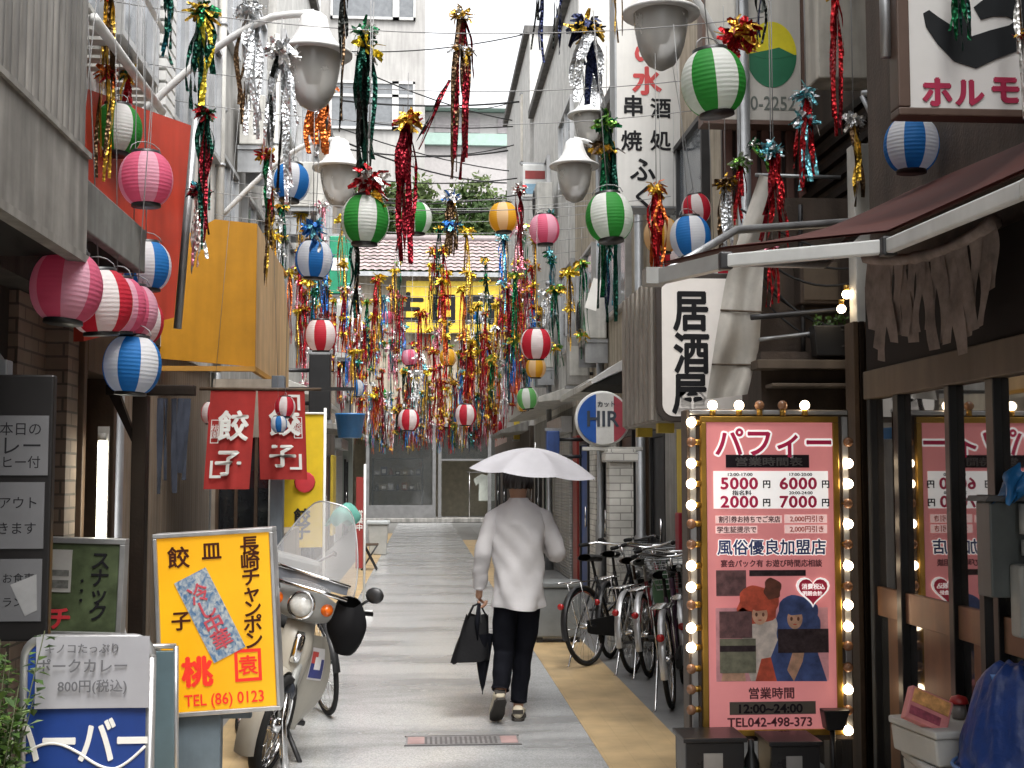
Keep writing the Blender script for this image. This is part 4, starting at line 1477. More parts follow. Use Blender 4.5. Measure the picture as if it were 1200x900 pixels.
obj('backrest', mb, M_('wood_mid'), o, bevel=0.008)

for i, (sd, Y, z, lab) in enumerate(((-1, 18.8, 5.4, 'air conditioner box between upper windows of the white rendered house'), (-1, 25.6, 5.0, 'air conditioner box on the beige tiled house'), (1, 15.9, 3.3, 'air conditioner box on the cream house behind the tall white sign'),
        (1, 22.4, 3.5, 'air conditioner box on the light grey three storey house'), (1, 22.4, 6.2, 'upper air conditioner box on the light grey three storey house'), (1, 30.8, 3.7, 'air conditioner box on the tall white house'), (1, 9.9, 2.75, 'air conditioner box on the narrow house with louvres'))):
    dup(a3, (sd * 2.05 + (0.34 if sd < 0 else -0.08), Y, z), (0, 0, pi / 2 if sd < 0 else -pi / 2), lab)
# ================================================================ RIGHT-HAND ROW, near part
mat('bronze', (0.13, 0.075, 0.045), rough=0.35, metal=0.5, streak=0.2)
mat('copper_panel', (0.20, 0.108, 0.064), rough=0.42, metal=0.35, var=0.25, streak=0.3)
mat('dark_interior', (0.015, 0.011, 0.010), rough=0.7)
mat('awning_brown', (0.075, 0.020, 0.015), rough=0.8, var=0.2, translucent=0.12)
mat('beam_beige', (0.13, 0.098, 0.07), rough=0.7, streak=0.4)

# ---- parlour with bronze-framed dark glass (the pink sign mirrors in it)
GX = 2.24
root = thing('parlour_house', 'dark parlour front with bronze framed glass screens and copper panels below the brown awning', 'building', (GX, 4.8, 0))
mb = MB()
mb.box(GX + 0.02, 7, -9, 6.28, 2.55, 7.0)
mb.box(GX + 0.9, 7, -9, 6.28, 0, 2.55)
mb.box(GX, GX + 0.9, -9, 3.2, 0, 2.55)
wobj('wall', mb, M_('stucco_brown'), root)
mb = MB()
mb.box(GX - 0.03, 7, -9, 6.3, 7.0, 7.16)
wobj('roof', mb, M_('concrete_dark'), root)
mb = MB()
mb.box(GX - 0.04, GX + 0.08, 3.2, 6.26, 1.98, 2.12)
wobj('lintel', mb, M_('beam_beige'), root, bevel=0.005)
mb = MB()
mb.box(GX - 0.02, GX + 0.06, 3.2, 6.26, 2.121, 2.549)
wobj('transom_panel', mb, M_('dark_interior'), root)
mb = MB()
for y, w in ((6.22, 0.05), (5.86, 0.06), (5.27, 0.05), (4.86, 0.07), (4.2, 0.05), (3.5, 0.05)):
    mb.box(GX - 0.03, GX + 0.05, y - w / 2, y + w / 2, 0.06, 1.979)
wobj('mullion', mb, M_('black_metal'), root, bevel=0.004)
ys = [6.195, 5.89, 5.83, 5.295, 5.245, 4.895, 4.825, 4.225, 4.175, 3.525]
for k in range(0, len(ys), 2):
    for (a, b, c_) in ((0.012, 0.92, 1.06), (0.01, 0.06, 0.18)):
        mb = MB()
        mb.box(GX - a, GX + 0.028, ys[k + 1], ys[k], b, c_)
        wobj('rail', mb, M_('copper_panel'), root, bevel=0.004)
mg = mat('mirror_glass', (0.02, 0.017, 0.015), rough=0.02, spec=1.0, rvar=0.0, var=0.0)
mg.node_tree.nodes['Principled BSDF'].inputs['IOR'].default_value = 2.4
mg.node_tree.nodes['Principled BSDF'].inputs['Coat Weight'].default_value = 0.6
for k in range(0, len(ys), 2):
    mb = MB()
    mb.box(GX + 0.004, GX + 0.012, ys[k + 1] + 0.001, ys[k] - 0.001, 1.061, 1.978)
    wobj('glass_screen', mb, mg, root)
    mb = MB()
    mid = ys[k + 1] + (ys[k] - ys[k + 1]) * 0.68
    mb.box(GX + 0.004, GX + 0.02, ys[k + 1] + 0.001, mid, 0.181, 0.919)
    wobj('copper_panel', mb, M_('copper_panel'), root)
    mb = MB()
    mb.box(GX + 0.006, GX + 0.016, mid + 0.002, ys[k] - 0.001, 0.181, 0.919)
    wobj('lower_glass', mb, M_('glass_dark'), root)
mb = MB()
mb.box(GX - 0.02, GX + 0.9, 3.2, 6.26, 0.0, 0.06)
wobj('threshold', mb, M_('concrete_dark'), root)

# ---- izakaya house: stepped front with dark timber pilasters, recess above
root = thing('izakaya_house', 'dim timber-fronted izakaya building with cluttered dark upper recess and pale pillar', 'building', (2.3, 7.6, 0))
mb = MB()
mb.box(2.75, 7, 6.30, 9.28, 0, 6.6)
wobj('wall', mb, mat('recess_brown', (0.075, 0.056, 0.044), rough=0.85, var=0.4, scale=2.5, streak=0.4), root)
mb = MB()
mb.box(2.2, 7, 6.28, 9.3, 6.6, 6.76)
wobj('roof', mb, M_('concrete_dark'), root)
random.seed(4)
xq = P(1003, 700, 6.5).x
for k in range(7):
    px = 1003 + k * 6.5
    x = P(px, 700, 6.5).x
    mb = MB()
    dd = random.uniform(0, 0.08)
    mb.box(x, x + 0.026, 6.44 + dd, 6.60, 0, 2.4)
    wobj('pilaster', mb, M_('wood_mid') if k in (0, 2) else M_('wood_dark'), root, bevel=0.003)
mb = MB()
mb.box(xq + 0.19, 2.76, 6.31, 6.60, 0, 2.0)
mb.box(xq, 2.75, 6.605, 9.2, 0, 1.9)
wobj('front_wall', mb, M_('wood_dark'), root)
for (za, py) in ((2.09, 455), (2.19, 425)):
    mb = MB()
    mb.box(P(888 if za > 2.1 else 905, 440, 6.9).x, 2.75, 6.9, 7.05, za, za + (0.05 if za > 2.1 else 0.02))
    wobj('ledge', mb, M_('beam_beige'), root, bevel=0.004)
mb = MB()
mb.box(P(892, 440, 7.06).x, 2.75, 7.06, 9.2, 1.95, 2.3)
wobj('recess_floor', mb, M_('stucco_brown'), root)
pz = P(1005, 170, 6.7).z
mb = MB()
mb.box(P(1000, 300, 6.7).x, P(1022, 300, 6.7).x, 6.66, 6.78, 1.9, pz)
wobj('pale_pillar', mb, M_('white_dirty'), root, bevel=0.006)
# white panel box on upper wall, where the red tail hangs
mb = MB()
mb.box(P(955, 50, 7.4).x, P(1025, 50, 7.4).x, 7.35, 7.6, P(990, 95, 7.4).z, P(990, -80, 7.4).z)
wobj('upper_panel', mb, mat('panel_cream', (0.48, 0.45, 0.39), rough=0.6, streak=0.5), root, bevel=0.01)
mb = MB()
for k in range(9):
    z = 2.95 + k * 0.12
    mb.box(2.70, 2.748, 7.0, 9.0, z, z + 0.05)
wobj('louvre', mb, M_('wood_dark'), root)
mb = MB()
mb.box(P(888, 300, 7.26).x, 2.748, 7.26, 7.30, 2.302, P(950, 232, 7.26).z)
wobj('recess_boarding', mb, M_('stucco_brown'), root)
mb = MB()
mb.tube([P(1010, 110, 7.1), P(1052, 105, 7.1)], 0.02)
mb.tube([P(1020, 145, 7.1), P(1052, 108, 7.1)], 0.02)
mb.tube([P(1010, 112, 7.1), P(1028, 150, 7.1)], 0.015)
wobj('strut', mb, M_('galv'), root)
# pipes, cables and boxes in the dim recess
rnd = random.Random(12)
for i, (pa, pb, r_, lab) in enumerate((((915, 262, 7.3), (917, 470, 7.3), 0.022, 'upright grey pipe in the dim recess beside the canvas sheet'), ((938, 240, 7.2), (941, 420, 7.2), 0.014, 'thin upright conduit in the dim recess over the pink sign'),
        ((890, 398, 7.05), (1000, 385, 7.05), 0.012, 'slanting thin pipe across the dim recess'), ((880, 372, 7.0), (1002, 362, 7.0), 0.016, 'horizontal pipe across the dim recess over the planter'))):
    mb = MB()
    A_, B_ = P(*pa), P(*pb)
    mb.tube([A_.lerp(B_, k / 6) + Vector((0, 0.01 * sin(k), 0)) for k in range(7)], r_, n=8)
    tag(obj('pipe', mb, M_('galv') if i % 2 == 0 else M_('steel_dark')), lab, 'pipe')
for i in range(6):
    mb = MB()
    A_, B_ = P(868 + 6 * i, 245 + 22 * i, 7.2), P(1008, 300 + 26 * i - 12 * (i % 3), 6.85)
    mb.tube([A_.lerp(B_, k / 10) - Vector((0, 0, (0.05 + 0.03 * (i % 4)) * 4 * (k / 10) * (1 - k / 10))) for k in range(11)], 0.007, n=5)
    tag(obj('loose_cable', mb, M_('wire_black') if 'wire_black' in MATS else mat('wire_black', (0.02, 0.02, 0.02), rough=0.6)), 'loose black cable drooping across the dim recess behind the awning', 'cable', 'cables in the dim recess')
q = P(962, 352, 7.12)
o = thing('fuse_box', 'brown weathered fuse box on the recess wall behind the awning', 'fuse box', q)
mb = MB()
mb.box(-0.12, 0.12, 0, 0.12, -0.02, 0.24)
obj('case', mb, M_('stucco_brown'), o, bevel=0.008)
mb = MB()
mb.box(-0.10, 0.10, -0.008, -0.0005, 0.0, 0.22)
obj('door', mb, M_('beam_beige'), o, bevel=0.004)
# clutter on the ledge
o = thing('planter_box', 'black planter box with sprigs on the izakaya ledge under the awning', 'planter', P(975, 418, 6.96))
mb = MB()
mb.prism([(-0.10, 0), (0.10, 0), (0.115, 0.17), (-0.115, 0.17)], -0.05, 0.05)
obj('box', mb, M_('black_metal'), o, bevel=0.006)
mb = MB()
rnd = random.Random(6)
for k in range(60):
    p = Vector((rnd.uniform(-0.1, 0.1), rnd.uniform(-0.04, 0.04), 0.17 + rnd.uniform(0, 0.05)))
    d = Vector((rnd.gauss(0, 1), rnd.gauss(0, 1), 1)).normalized() * 0.025
    s_ = d.orthogonal() * 0.4
    mb.add([p, p + d * 0.5 + s_, p + d, p + d * 0.5 - s_], [(0, 1, 2, 3)])
obj('sprigs', mb, M_('leaf_mid'), o, fix=False)

def bulb_proto():
    mb = MB()
    mb.ball((0, 0, 0), 0.027, 14)
    return mb
mat('bulb_on', (0.95, 0.9, 0.8), emit=5.0, ecol=(1.0, 0.78, 0.52), var=0)
mat('bulb_off', (0.30, 0.15, 0.08), rough=0.15, var=0.2)
mat('brass', (0.45, 0.26, 0.05), rough=0.35, metal=0.7, streak=0.1)
def make_bulb(label, group, lit, loc, axis=(-1, 0, 0), stay=None):
    o = thing('light_bulb', label, 'light bulb', loc, group=group)
    mb = MB()
    mb.ball((0, 0, 0), 0.0245, 14)
    obj('glass', mb, M_('bulb_on') if lit else M_('bulb_off'), o)
    mb = MB()
    a = Vector(axis)
    mb.tube([-a * 0.02, -a * 0.05], [0.014, 0.016], n=8)
    obj('socket', mb, M_('brass'), o)
    return o
for i, (px, py) in enumerate(((992, 345), (986, 362))):
    make_bulb('lit round bulb by the pale pillar under the brown awning', 'bulbs by the pale pillar', True, P(px, py, 6.75), (0, 0, -1))

# ---- brown retractable awning with white front bar
bp = [P(1300, 160, 2.72), P(1200, 205, 3.19), P(1040, 273, 4.13), P(850, 306, 4.62), P(770, 325, 4.98)]
bp[1].z = bp[0].z = 2.34
bp[2].z = 2.36
wp = [Vector((2.24, 2.0, 2.75)), Vector((2.24, 2.9, 2.76)), Vector((2.24, 4.6, 2.79)), Vector((2.24, 5.7, 2.86)), Vector((2.24, 6.22, 2.88))]
o = thing('awning', 'dark brown fabric awning with angled white front bar over the parlour front', 'awning', (2.2, 4.5, 2.4))
mb = MB()
def aw(u, v):
    k = min(3, int(u * 4))
    f = u * 4 - k
    a_ = bp[k].lerp(bp[k + 1], f)
    b_ = wp[k].lerp(wp[k + 1], f)
    p = a_.lerp(b_, v)
    p.z += 0.055 - 0.05 * sin(pi * v)
    return p
mb.grid(aw, 16, 6)
n0 = len(mb.v)
me_ = MB()
me_.grid(lambda u, v: aw(u, v) - Vector((0, 0, 0.008)), 16, 6)
mb.add(me_.v, me_.f, 0, True)
wobj('fabric', mb, M_('awning_brown'), o, fix=False)
mb = MB()
def bar_box(mb, p0, p1, w, h):
    d = (p1 - p0).normalized()
    s_ = d.cross(Vector((0, 0, 1))).normalized() * (w / 2)
    u_ = Vector((0, 0, h / 2))
    vs = [p + a * s_ + b * u_ for p in (p0, p1) for a, b in ((-1, -1), (1, -1), (1, 1), (-1, 1))]
    mb.add(vs, [(0, 1, 2, 3), (7, 6, 5, 4), (0, 4, 5, 1), (1, 5, 6, 2), (2, 6, 7, 3), (3, 7, 4, 0)])
for k in range(3):
    bar_box(mb, bp[k], bp[k + 1], 0.03, 0.05)
wobj('front_bar', mb, mat('bar_white', (0.62, 0.63, 0.62), rough=0.4, var=0.12, streak=0.1), o, bevel=0.006)
mb = MB()
bar_box(mb, bp[3], bp[4], 0.04, 0.058)
mb.box(bp[4].x - 0.05, bp[4].x + 0.03, bp[4].y - 0.04, bp[4].y + 0.06, bp[4].z - 0.03, bp[4].z + 0.035)
wobj('end_cap', mb, mat('cap_grey', (0.30, 0.30, 0.29), rough=0.4), o)
mb = MB()
for q in (2, 3):
    mb.cbox(bp[q], (0.05, 0.05, 0.066))
wobj('joint', mb, M_('steel_dark'), o, bevel=0.008)
mb = MB()
mb.tube([bp[3] + Vector((0, 0, 0.0)), Vector((1.7, 5.3, 2.5)), wp[4]], 0.02)
mb.tube([bp[4] + Vector((0, 0.03, 0.0)), Vector((1.5, 6.0, 2.78)), wp[4]], 0.02)
wobj('folding_arm', mb, M_('galv'), o)

# ---- ragged cloth hung under the awning
o = thing('ragged_curtain', 'ragged beige cloth fringe hanging under the brown awning', 'cloth', (0, 0, 0))
Yc0, Yc1 = 5.6, 4.6
A0, A1 = P(1016, 303, Yc0), P(1166, 262, Yc1)
rnd = random.Random(8)
mb = MB()
N_ = 17
cuts = []
for k in range(N_):
    u0, u1 = (k - 0.2) / N_, (k + 1.12) / N_
    ln = rnd.uniform(0.29, 0.44) if k < 13 else rnd.uniform(0.22, 0.38)
    ph = rnd.uniform(0, 6)
    tp = rnd.uniform(0.0, 0.3)
    def fn(u, v):
        t_ = u0 + (u1 - u0) * (0.5 + (u - 0.5) * (1 - tp * v * v))
        p = A0.lerp(A1, t_)
        p.z -= 0.10 * 4 * t_ * (1 - t_) * 0.6
        p.z -= ln * v
        p.x += 0.008 * v * sin(ph + 4 * v)
        p.y += 0.03 * sin(ph * 2 + 5 * v + u)
        return p
    mb.grid(fn, 3, 8)

rag = obj('cloth_strips', mb, mat('rag_beige', (0.29, 0.235, 0.21), rough=0.9, var=0.4, scale=9, translucent=0.25), o, fix=False)
mb = MB()
pts = []
for k in range(20):
    t_ = k / 19
    p = A0.lerp(A1, t_)
    p.z -= 0.24 * t_ * (1 - t_) - 0.006
    pts.append(p)
mb.tube(pts, [0.02 + 0.012 * rnd.random() for _ in pts], n=7)
obj('twisted_rope', mb, M_('rag_beige'), o)

# ---- pink lit price sign with bulb frame
YP = 6.2
o = thing('pink_sign', 'tall lit pink price sign in gold frame with round bulbs down both sides', 'sign', (P(903, 860, YP).x, YP, 0))
ox = o.location.x
def lx(px, py=675):
    return P(px, py, YP).x - ox
def lz(py, px=903):
    return P(px, py, YP).z
x0, x1, zt, zb_ = lx(822), lx(985), lz(488), lz(862)
mb = MB()
mb.box(x0 - 0.062, x1 + 0.062, 0.02, 0.16, zb_ - 0.03, zt + 0.035)
obj('case', mb, mat('case_brown', (0.10, 0.075, 0.06), rough=0.5, streak=0.3), o, bevel=0.006)
mb = MB()
fr = 0.03
for (a, b, c_, d) in ((x0, x1, zt - fr, zt), (x0, x1, zb_, zb_ + fr), (x0, x0 + fr, zb_ + fr, zt - fr), (x1 - fr, x1, zb_ + fr, zt - fr)):
    mb.box(a, b, -0.012, 0.019, c_, d)
obj('gold_frame', mb, M_('brass'), o, bevel=0.004)
mb = MB()
mb.box(x0 - 0.05, x0 - 0.02, 0.0, 0.019, zb_, zt)
mb.box(x1 + 0.02, x1 + 0.05, 0.0, 0.019, zb_, zt)
mb.box(x0 - 0.05, x1 + 0.05, 0.0, 0.019, zt + 0.008, zt + 0.03)
obj('bulb_rail', mb, M_('alu'), o, bevel=0.003)
mb = MB()
mb.box(x0 + fr, x1 - fr, -0.002, 0.0195, zb_ + fr, zt - fr)
obj('panel', mb, glow_sign('glow_pink', (0.74, 0.28, 0.27), (0.62, 0.17, 0.20), 0.13, k=1.6), o)
yf = -0.0022
def T(mb, st, px, py, hp, mi=0, bold=0.02, d=0.002, stretch=1.0, y=None, space=1.0):
    mb.text(st, front(lx(px, py), lz(py, px), yf if y is None else y), hp * YP / FPX, bold=bold, mi=mi, depth=d, stretch=stretch, space=space)
def Bx(mb, pxa, pxb, pya, pyb, y0, y1, mi=0):
    mb.box(lx(pxa), lx(pxb), min(y0, y1), max(y0, y1), lz(pyb), lz(pya), mi)
wt = mat('sign_white', (0.85, 0.82, 0.80), rough=0.5, emit=0.22, var=0.05)
cr = mat('sign_crimson', (0.50, 0.015, 0.08), rough=0.5, emit=0.05)
bk = mat('sign_black', (0.02, 0.015, 0.02), rough=0.5)
bd = mat('sign_browntext', (0.12, 0.03, 0.04), rough=0.5)
nv = mat('sign_navy', (0.04, 0.06, 0.22), rough=0.5)
mb = MB()
T(mb, 'パフィー', 906, 519, 37, 0, bold=0.085, stretch=0.98)
T(mb, 'パフィー', 906, 519, 37, 1, bold=0.022, y=yf - 0.0022, stretch=0.98)
obj('title_lettering', mb, [wt, cr], o)
mb = MB()
Bx(mb, 852, 950, 533, 548, -0.006, -0.0022, 0)
T(mb, '営業時間表', 901, 541, 11, 1, bold=0.02, y=-0.0062, stretch=1.5)
obj('dark_band', mb, [bk, mat('sign_dim', (0.10, 0.09, 0.09), rough=0.5)], o)
mb = MB()
Bx(mb, 837, 972, 552, 596, -0.005, -0.0022, 0)
yy = -0.0052
for px, st, py in ((866, '5000', 566.5), (935, '6000', 566.5), (866, '2000', 588), (935, '7000', 588)):
    T(mb, st, px, py, 19, 1, bold=0.03, y=yy, stretch=1.13, space=1.08)
    T(mb, '円', px + 32, py + 1, 10, 2, bold=0.03, y=yy)
T(mb, '12:00-17:00', 867, 556, 5, 2, y=yy, stretch=1.3)
T(mb, '17:00-20:00', 938, 556, 5, 2, y=yy, stretch=1.2)
T(mb, '指名料', 869, 577.5, 6, 2, y=yy, stretch=1.3)
T(mb, '20:00-24:00', 938, 577.5, 5, 2, y=yy, stretch=1.2)
obj('price_panel', mb, [wt, cr, bk], o)
mb = MB()
for (a, b, c_, d) in ((839, 917, 604, 613), (839, 888, 616, 625), (920, 970, 603, 613), (920, 970, 615, 625)):
    Bx(mb, a, b, c_, d, -0.0045, -0.0022, 0)
T(mb, '割引券お持ちでご来店', 878, 608.5, 8, 1, y=-0.0047, stretch=0.93)
T(mb, '学生証提示で', 863, 620.5, 8, 1, y=-0.0047)
T(mb, '2,000円引き', 945, 608, 8, 2, y=-0.0047)
T(mb, '2,000円引き', 945, 620, 8, 2, y=-0.0047)
obj('notice_strips', mb, [mat('strip_pink', (0.80, 0.55, 0.52), rough=0.5, emit=0.2), bd, mat('strip_red', (0.65, 0.15, 0.12), rough=0.5)], o)
mb = MB()
T(mb, '風俗優良加盟店', 904, 641, 19, 0, bold=0.075, stretch=0.99)
T(mb, '風俗優良加盟店', 904, 641, 19, 1, bold=0.02, y=yf - 0.0022, stretch=0.99)
T(mb, '宴会パック有 お遊び時間応相談', 904, 660, 9, 2, bold=0.02, stretch=0.95)
obj('blue_lettering', mb, [wt, nv, bd], o)
# picture panel: two plain painted figures behind dark masking patches (generic shapes)
def px_poly(mb, pts, y0, y1, mi):
    mb.prism([(lx(x, y), lz(y, x)) for x, y in pts], y0, y1, mi)
mb = MB()
Bx(mb, 838, 969, 712, 798, -0.0035, -0.0022, 0)
px_poly(mb, [(880, 798), (868, 760), (872, 725), (885, 715), (903, 715), (915, 735), (912, 765), (905, 798)], -0.0050, -0.0036, 1)   # pale dress
px_poly(mb, [(885, 798), (892, 772), (903, 770), (912, 798)], -0.0062, -0.0051, 2)
def blob(cx_, cy_, rx_, ry_, y0, y1, mi, wob=0.0, n=30):
    px_poly(mb, [(cx_ + rx_ * (1 + wob * sin(5 * k)) * cos(2 * pi * k / n), cy_ + ry_ * (1 + wob * sin(7 * k)) * sin(2 * pi * k / n)) for k in range(n)], y0, y1, mi)
blob(888, 709, 24, 23, -0.0060, -0.0036, 2, 0.10)   # red hair
blob(872, 730, 9, 18, -0.0060, -0.0037, 2, 0.12)
blob(905, 690, 10, 13, -0.0061, -0.0038, 8, 0.12)
px_poly(mb, [(910, 798), (903, 770), (915, 740), (935, 728), (955, 745), (958, 765), (969, 798)], -0.0068, -0.0053, 3)   # blue dress
blob(934, 720, 24, 23, -0.0064, -0.0053, 3, 0.08)
blob(952, 738, 9, 24, -0.0065, -0.0054, 3, 0.10)
blob(917, 738, 7, 20, -0.0065, -0.0054, 3, 0.10)
for (cx_, cy_, rx_, ry_) in ((890, 717, 9, 12), (931, 722, 9, 12)):
    blob(cx_, cy_ + 3, rx_, ry_, -0.0072, -0.0066, 4)
    for e_ in (-4, 4):
        blob(cx_ + e_, cy_ + 3, 1.5, 2.4, -0.0078, -0.0073, 8)
    blob(cx_, cy_ + 9.5, 2.2, 0.8, -0.0078, -0.0073, 2)
    blob(cx_, cy_ - 6, rx_ * 1.1, 5.0, -0.0082, -0.0073, 2 if cx_ < 900 else 3, 0.12)
px_poly(mb, [(922, 785), (932, 752), (944, 752), (940, 775), (930, 798)], -0.0083, -0.0069, 4)
px_poly(mb, [(845, 798), (850, 770), (868, 762), (874, 798)], -0.0066, -0.0052, 4)
Bx(mb, 842, 884, 748, 788, -0.0098, -0.0085, 5)
Bx(mb, 842, 884, 756, 763, -0.0112, -0.0099, 6)
Bx(mb, 910, 969, 737, 765, -0.0098, -0.0085, 6)
Bx(mb, 842, 880, 716, 747, -0.0094, -0.0069, 7)
Bx(mb, 839, 874, 668, 698, -0.0045, -0.0022, 7)
Bx(mb, 878, 944, 668, 675, -0.0045, -0.0022, 6)
obj('picture_panel', mb, [mat('pic_pink', (0.55, 0.26, 0.28), rough=0.5, emit=0.06, var=0.35, scale=9), mat('pic_white', (0.75, 0.66, 0.60), rough=0.5, var=0.35, scale=14), mat('pic_red', (0.62, 0.10, 0.05), rough=0.5, var=0.45, scale=14),
    mat('pic_blue', (0.06, 0.10, 0.28), rough=0.5, var=0.5, scale=14), mat('pic_skin', (0.68, 0.40, 0.27), rough=0.5, var=0.3, scale=20), mat('pic_sage', (0.20, 0.20, 0.14), rough=0.5, var=0.4, scale=20), mat('pic_dark', (0.05, 0.035, 0.04), rough=0.5, var=0.5, scale=30), mat('pic_mauve', (0.16, 0.08, 0.085), rough=0.5, var=0.5, scale=25), mat('pic_brown', (0.16, 0.05, 0.03), rough=0.5, var=0.4, scale=25)], o)
def heart(cx_, cy_, s_):
    pts = []
    for k in range(28):
        a = 2 * pi * k / 28
        hx, hy = 16 * sin(a) ** 3, 13 * cos(a) - 5 * cos(2 * a) - 2 * cos(3 * a) - cos(4 * a)
        pts.append((cx_ + hx * s_, cy_ - hy * s_))
    return pts
mb = MB()
px_poly(mb, heart(952, 691, 1.22), -0.011, -0.0023, 0)
px_poly(mb, heart(952, 691, 1.05), -0.013, -0.0112, 1)
T(mb, '消費税込', 952, 687, 7, 0, y=-0.0132)
T(mb, '明朗会計', 951, 695, 6, 0, y=-0.0132)
obj('heart_badge', mb, [wt, mat('heart_red', (0.48, 0.02, 0.06), rough=0.5, emit=0.05)], o)
mb = MB()
T(mb, '営業時間', 904, 812, 14, 0, bold=0.02)
Bx(mb, 853, 953, 822, 837, -0.005, -0.0022, 1)
T(mb, '12:00~24:00', 903, 830, 14, 2, bold=0.03, y=-0.0052, stretch=1.12)
T(mb, 'TEL042-498-373', 902, 846, 14.5, 0, bold=0.02, stretch=1.04)
obj('hours_lettering', mb, [bd, mat('sign_olive', (0.12, 0.10, 0.08), rough=0.5), bk], o)
mb = MB()
mb.box(x0, x0 + 0.06, 0.03, 0.12, 0, zb_ - 0.031)
mb.box(x1 - 0.06, x1, 0.03, 0.12, 0, zb_ - 0.031)
mb.box(x0 - 0.03, x1 + 0.03, -0.05, 0.25, 0.0, 0.03)
obj('stand', mb, M_('black_metal'), o, bevel=0.004)
bulbs_l = [(495, 1), (518, 0), (543, 1), (567, 1), (592, 1), (614, 0), (638, 0), (663, 1), (688, 1), (709, 0), (736, 1), (759, 1), (784, 0), (808, 0), (832, 0)]
bulbs_r = [(518, 0), (543, 1), (567, 1), (590, 0), (614, 1), (638, 0), (663, 1), (687, 0), (709, 1), (734, 1), (757, 0), (782, 0), (808, 1), (832, 0), (856, 1)]
gname = {1: 'lit bulbs around the pink sign', 0: 'unlit bulbs around the pink sign'}
glab = {1: 'glowing round bulb on the rail around the pink sign', 0: 'unlit amber bulb on the rail around the pink sign'}
for lst, px, ax in ((bulbs_l, 810, (-1, -0.4, 0)), (bulbs_r, 994, (0.2, -1, 0))):
    for py, on in lst:
        p = P(px, py, YP - 0.02)
        make_bulb(glab[on], gname[on], on, p, Vector(ax).normalized())
for px, on in ((835, 1), (866, 1), (890, 0), (917, 0), (943, 1)):
    make_bulb(glab[on], gname[on], on, P(px, 475, YP - 0.0), (0, 0, 1))
# small black speaker box clipped on the lower corner
o2 = thing('floodlight', 'small black floodlight on a stalk at the lower corner of the pink sign', 'floodlight', P(977, 850, YP - 0.08))
mb = MB()
mb.prism([(-0.055, 0.075), (0.075, 0.075), (0.04, -0.02), (-0.04, -0.02)], -0.03, 0.05)
obj('head', mb, M_('black_metal'), o2, bevel=0.006)
mb = MB()
fz = -o2.location.z + 0.006
mb.tube([(0, 0.02, -0.02), (0, 0.02, fz + 0.02)], 0.014)
mb.box(-0.05, 0.05, -0.02, 0.06, fz, fz + 0.02)
obj('stalk', mb, M_('black_metal'), o2)

# black crates and black tub in front of the foot of the sign
def crate(label, loc, w, d, h, m, group=None):
    o = thing('crate', label, 'crate', loc, group=group)
    mb = MB()
    t = 0.014
    mb.box(-w, w, -d, d, 0, t)
    mb.box(-w, w, -d, -d + t, t, h)
    mb.box(-w, w, d - t, d, t, h)
    mb.box(-w, -w + t, -d + t, d - t, t, h)
    mb.box(w - t, w, -d + t, d - t, t, h)
    obj('tray', mb, m, o, bevel=0.004)
    mb = MB()
    mb.box(-w - 0.012, w + 0.012, -d - 0.012, d + 0.012, h + 0.001, h + 0.022)
    obj('rim', mb, m, o, bevel=0.004)
    mb = MB()
    mb.box(-w - 0.006, w + 0.006, -d - 0.008, -d - 0.0005, h * 0.45, h * 0.55)
    obj('band', mb, m, o, bevel=0.003)
    mb = MB()
    mb.box(-w * 0.4, w * 0.25, -d - 0.006, -d - 0.0008, h * 0.62, h * 0.88)
    obj('handle', mb, M_('alu'), o)
    return o
mat('crate_black', (0.016, 0.016, 0.018), rough=0.3)
for (px0, px1, ytop, lab) in ((794, 868, 858, 'black plastic crate with pale handle plate at the street corner of the pink sign'), (892, 955, 862, 'black plastic crate with pale handle plate below the telephone number')):
    Yc = 5.95
    c0 = P((px0 + px1) / 2, ytop, Yc)
    crate(lab, (c0.x, Yc, 0.006), (px1 - px0) / 2 * Yc / FPX - 0.012, 0.12, c0.z - 0.03, M_('crate_black'))
p = P(880, 868, 5.95)
o = thing('bottle', 'green labelled dark bottle standing between the two black crates', 'bottle', (p.x, 5.95, 0.006))
mb = MB()
hh = p.z
mb.lathe([(0.001, 0), (0.036, 0), (0.038, 0.02), (0.038, hh * 0.72), (0.016, hh * 0.86), (0.014, hh), (0.001, hh)], 16)
obj('body', mb, M_('black_metal'), o)
mb = MB()
mb.lathe([(0.0385, hh * 0.42), (0.0392, hh * 0.425), (0.0392, hh * 0.66), (0.0385, hh * 0.665)], 16)
obj('label_band', mb, mat('label_green', (0.05, 0.32, 0.22), rough=0.5), o)

# ---- izakaya light box
YI = 7.5
c0, c1 = P(775, 326, YI), P(872, 488, YI)
o = thing('izakaya_sign', 'white izakaya light box with black lettering, dark rounded frame and ribbed side', 'sign', ((c0.x + c1.x) / 2, YI, c1.z))
w, h = (c1.x - c0.x) / 2, c0.z - c1.z
mb = MB()
def rect_ring(w, h, t, r):
    return rrect(w, -t, h + t, r)
mb.prism(rrect(w + 0.035, -0.035, h + 0.035, 0.10), 0.0, 0.05)
obj('frame', mb, mat('sign_frame_dark', (0.045, 0.035, 0.03), rough=0.4), o, bevel=0.006)
mb = MB()
mb.prism(rrect(w, 0.0, h, 0.07), -0.006, -0.0005)
obj('panel', mb, mat('izakaya_white', (0.72, 0.68, 0.64), rough=0.4, var=0.06, emit=0.05), o)
mb = MB()
def TI(st, px, py, hp):
    q = P(px, py, YI)
    mb.text(st, front(q.x - o.location.x, q.z - o.location.z, -0.0062), hp * YI / FPX, bold=0.03, depth=0.003, stretch=0.85)
TI('居', 809, 365, 52)
TI('酒', 810, 414, 52)
TI('屋', 808, 462, 52)
obj('lettering', mb, M_('black_text'), o)
mb = MB()
mb.box(-w - 0.03, w + 0.03, 0.051, 1.25, -0.03, h + 0.03)
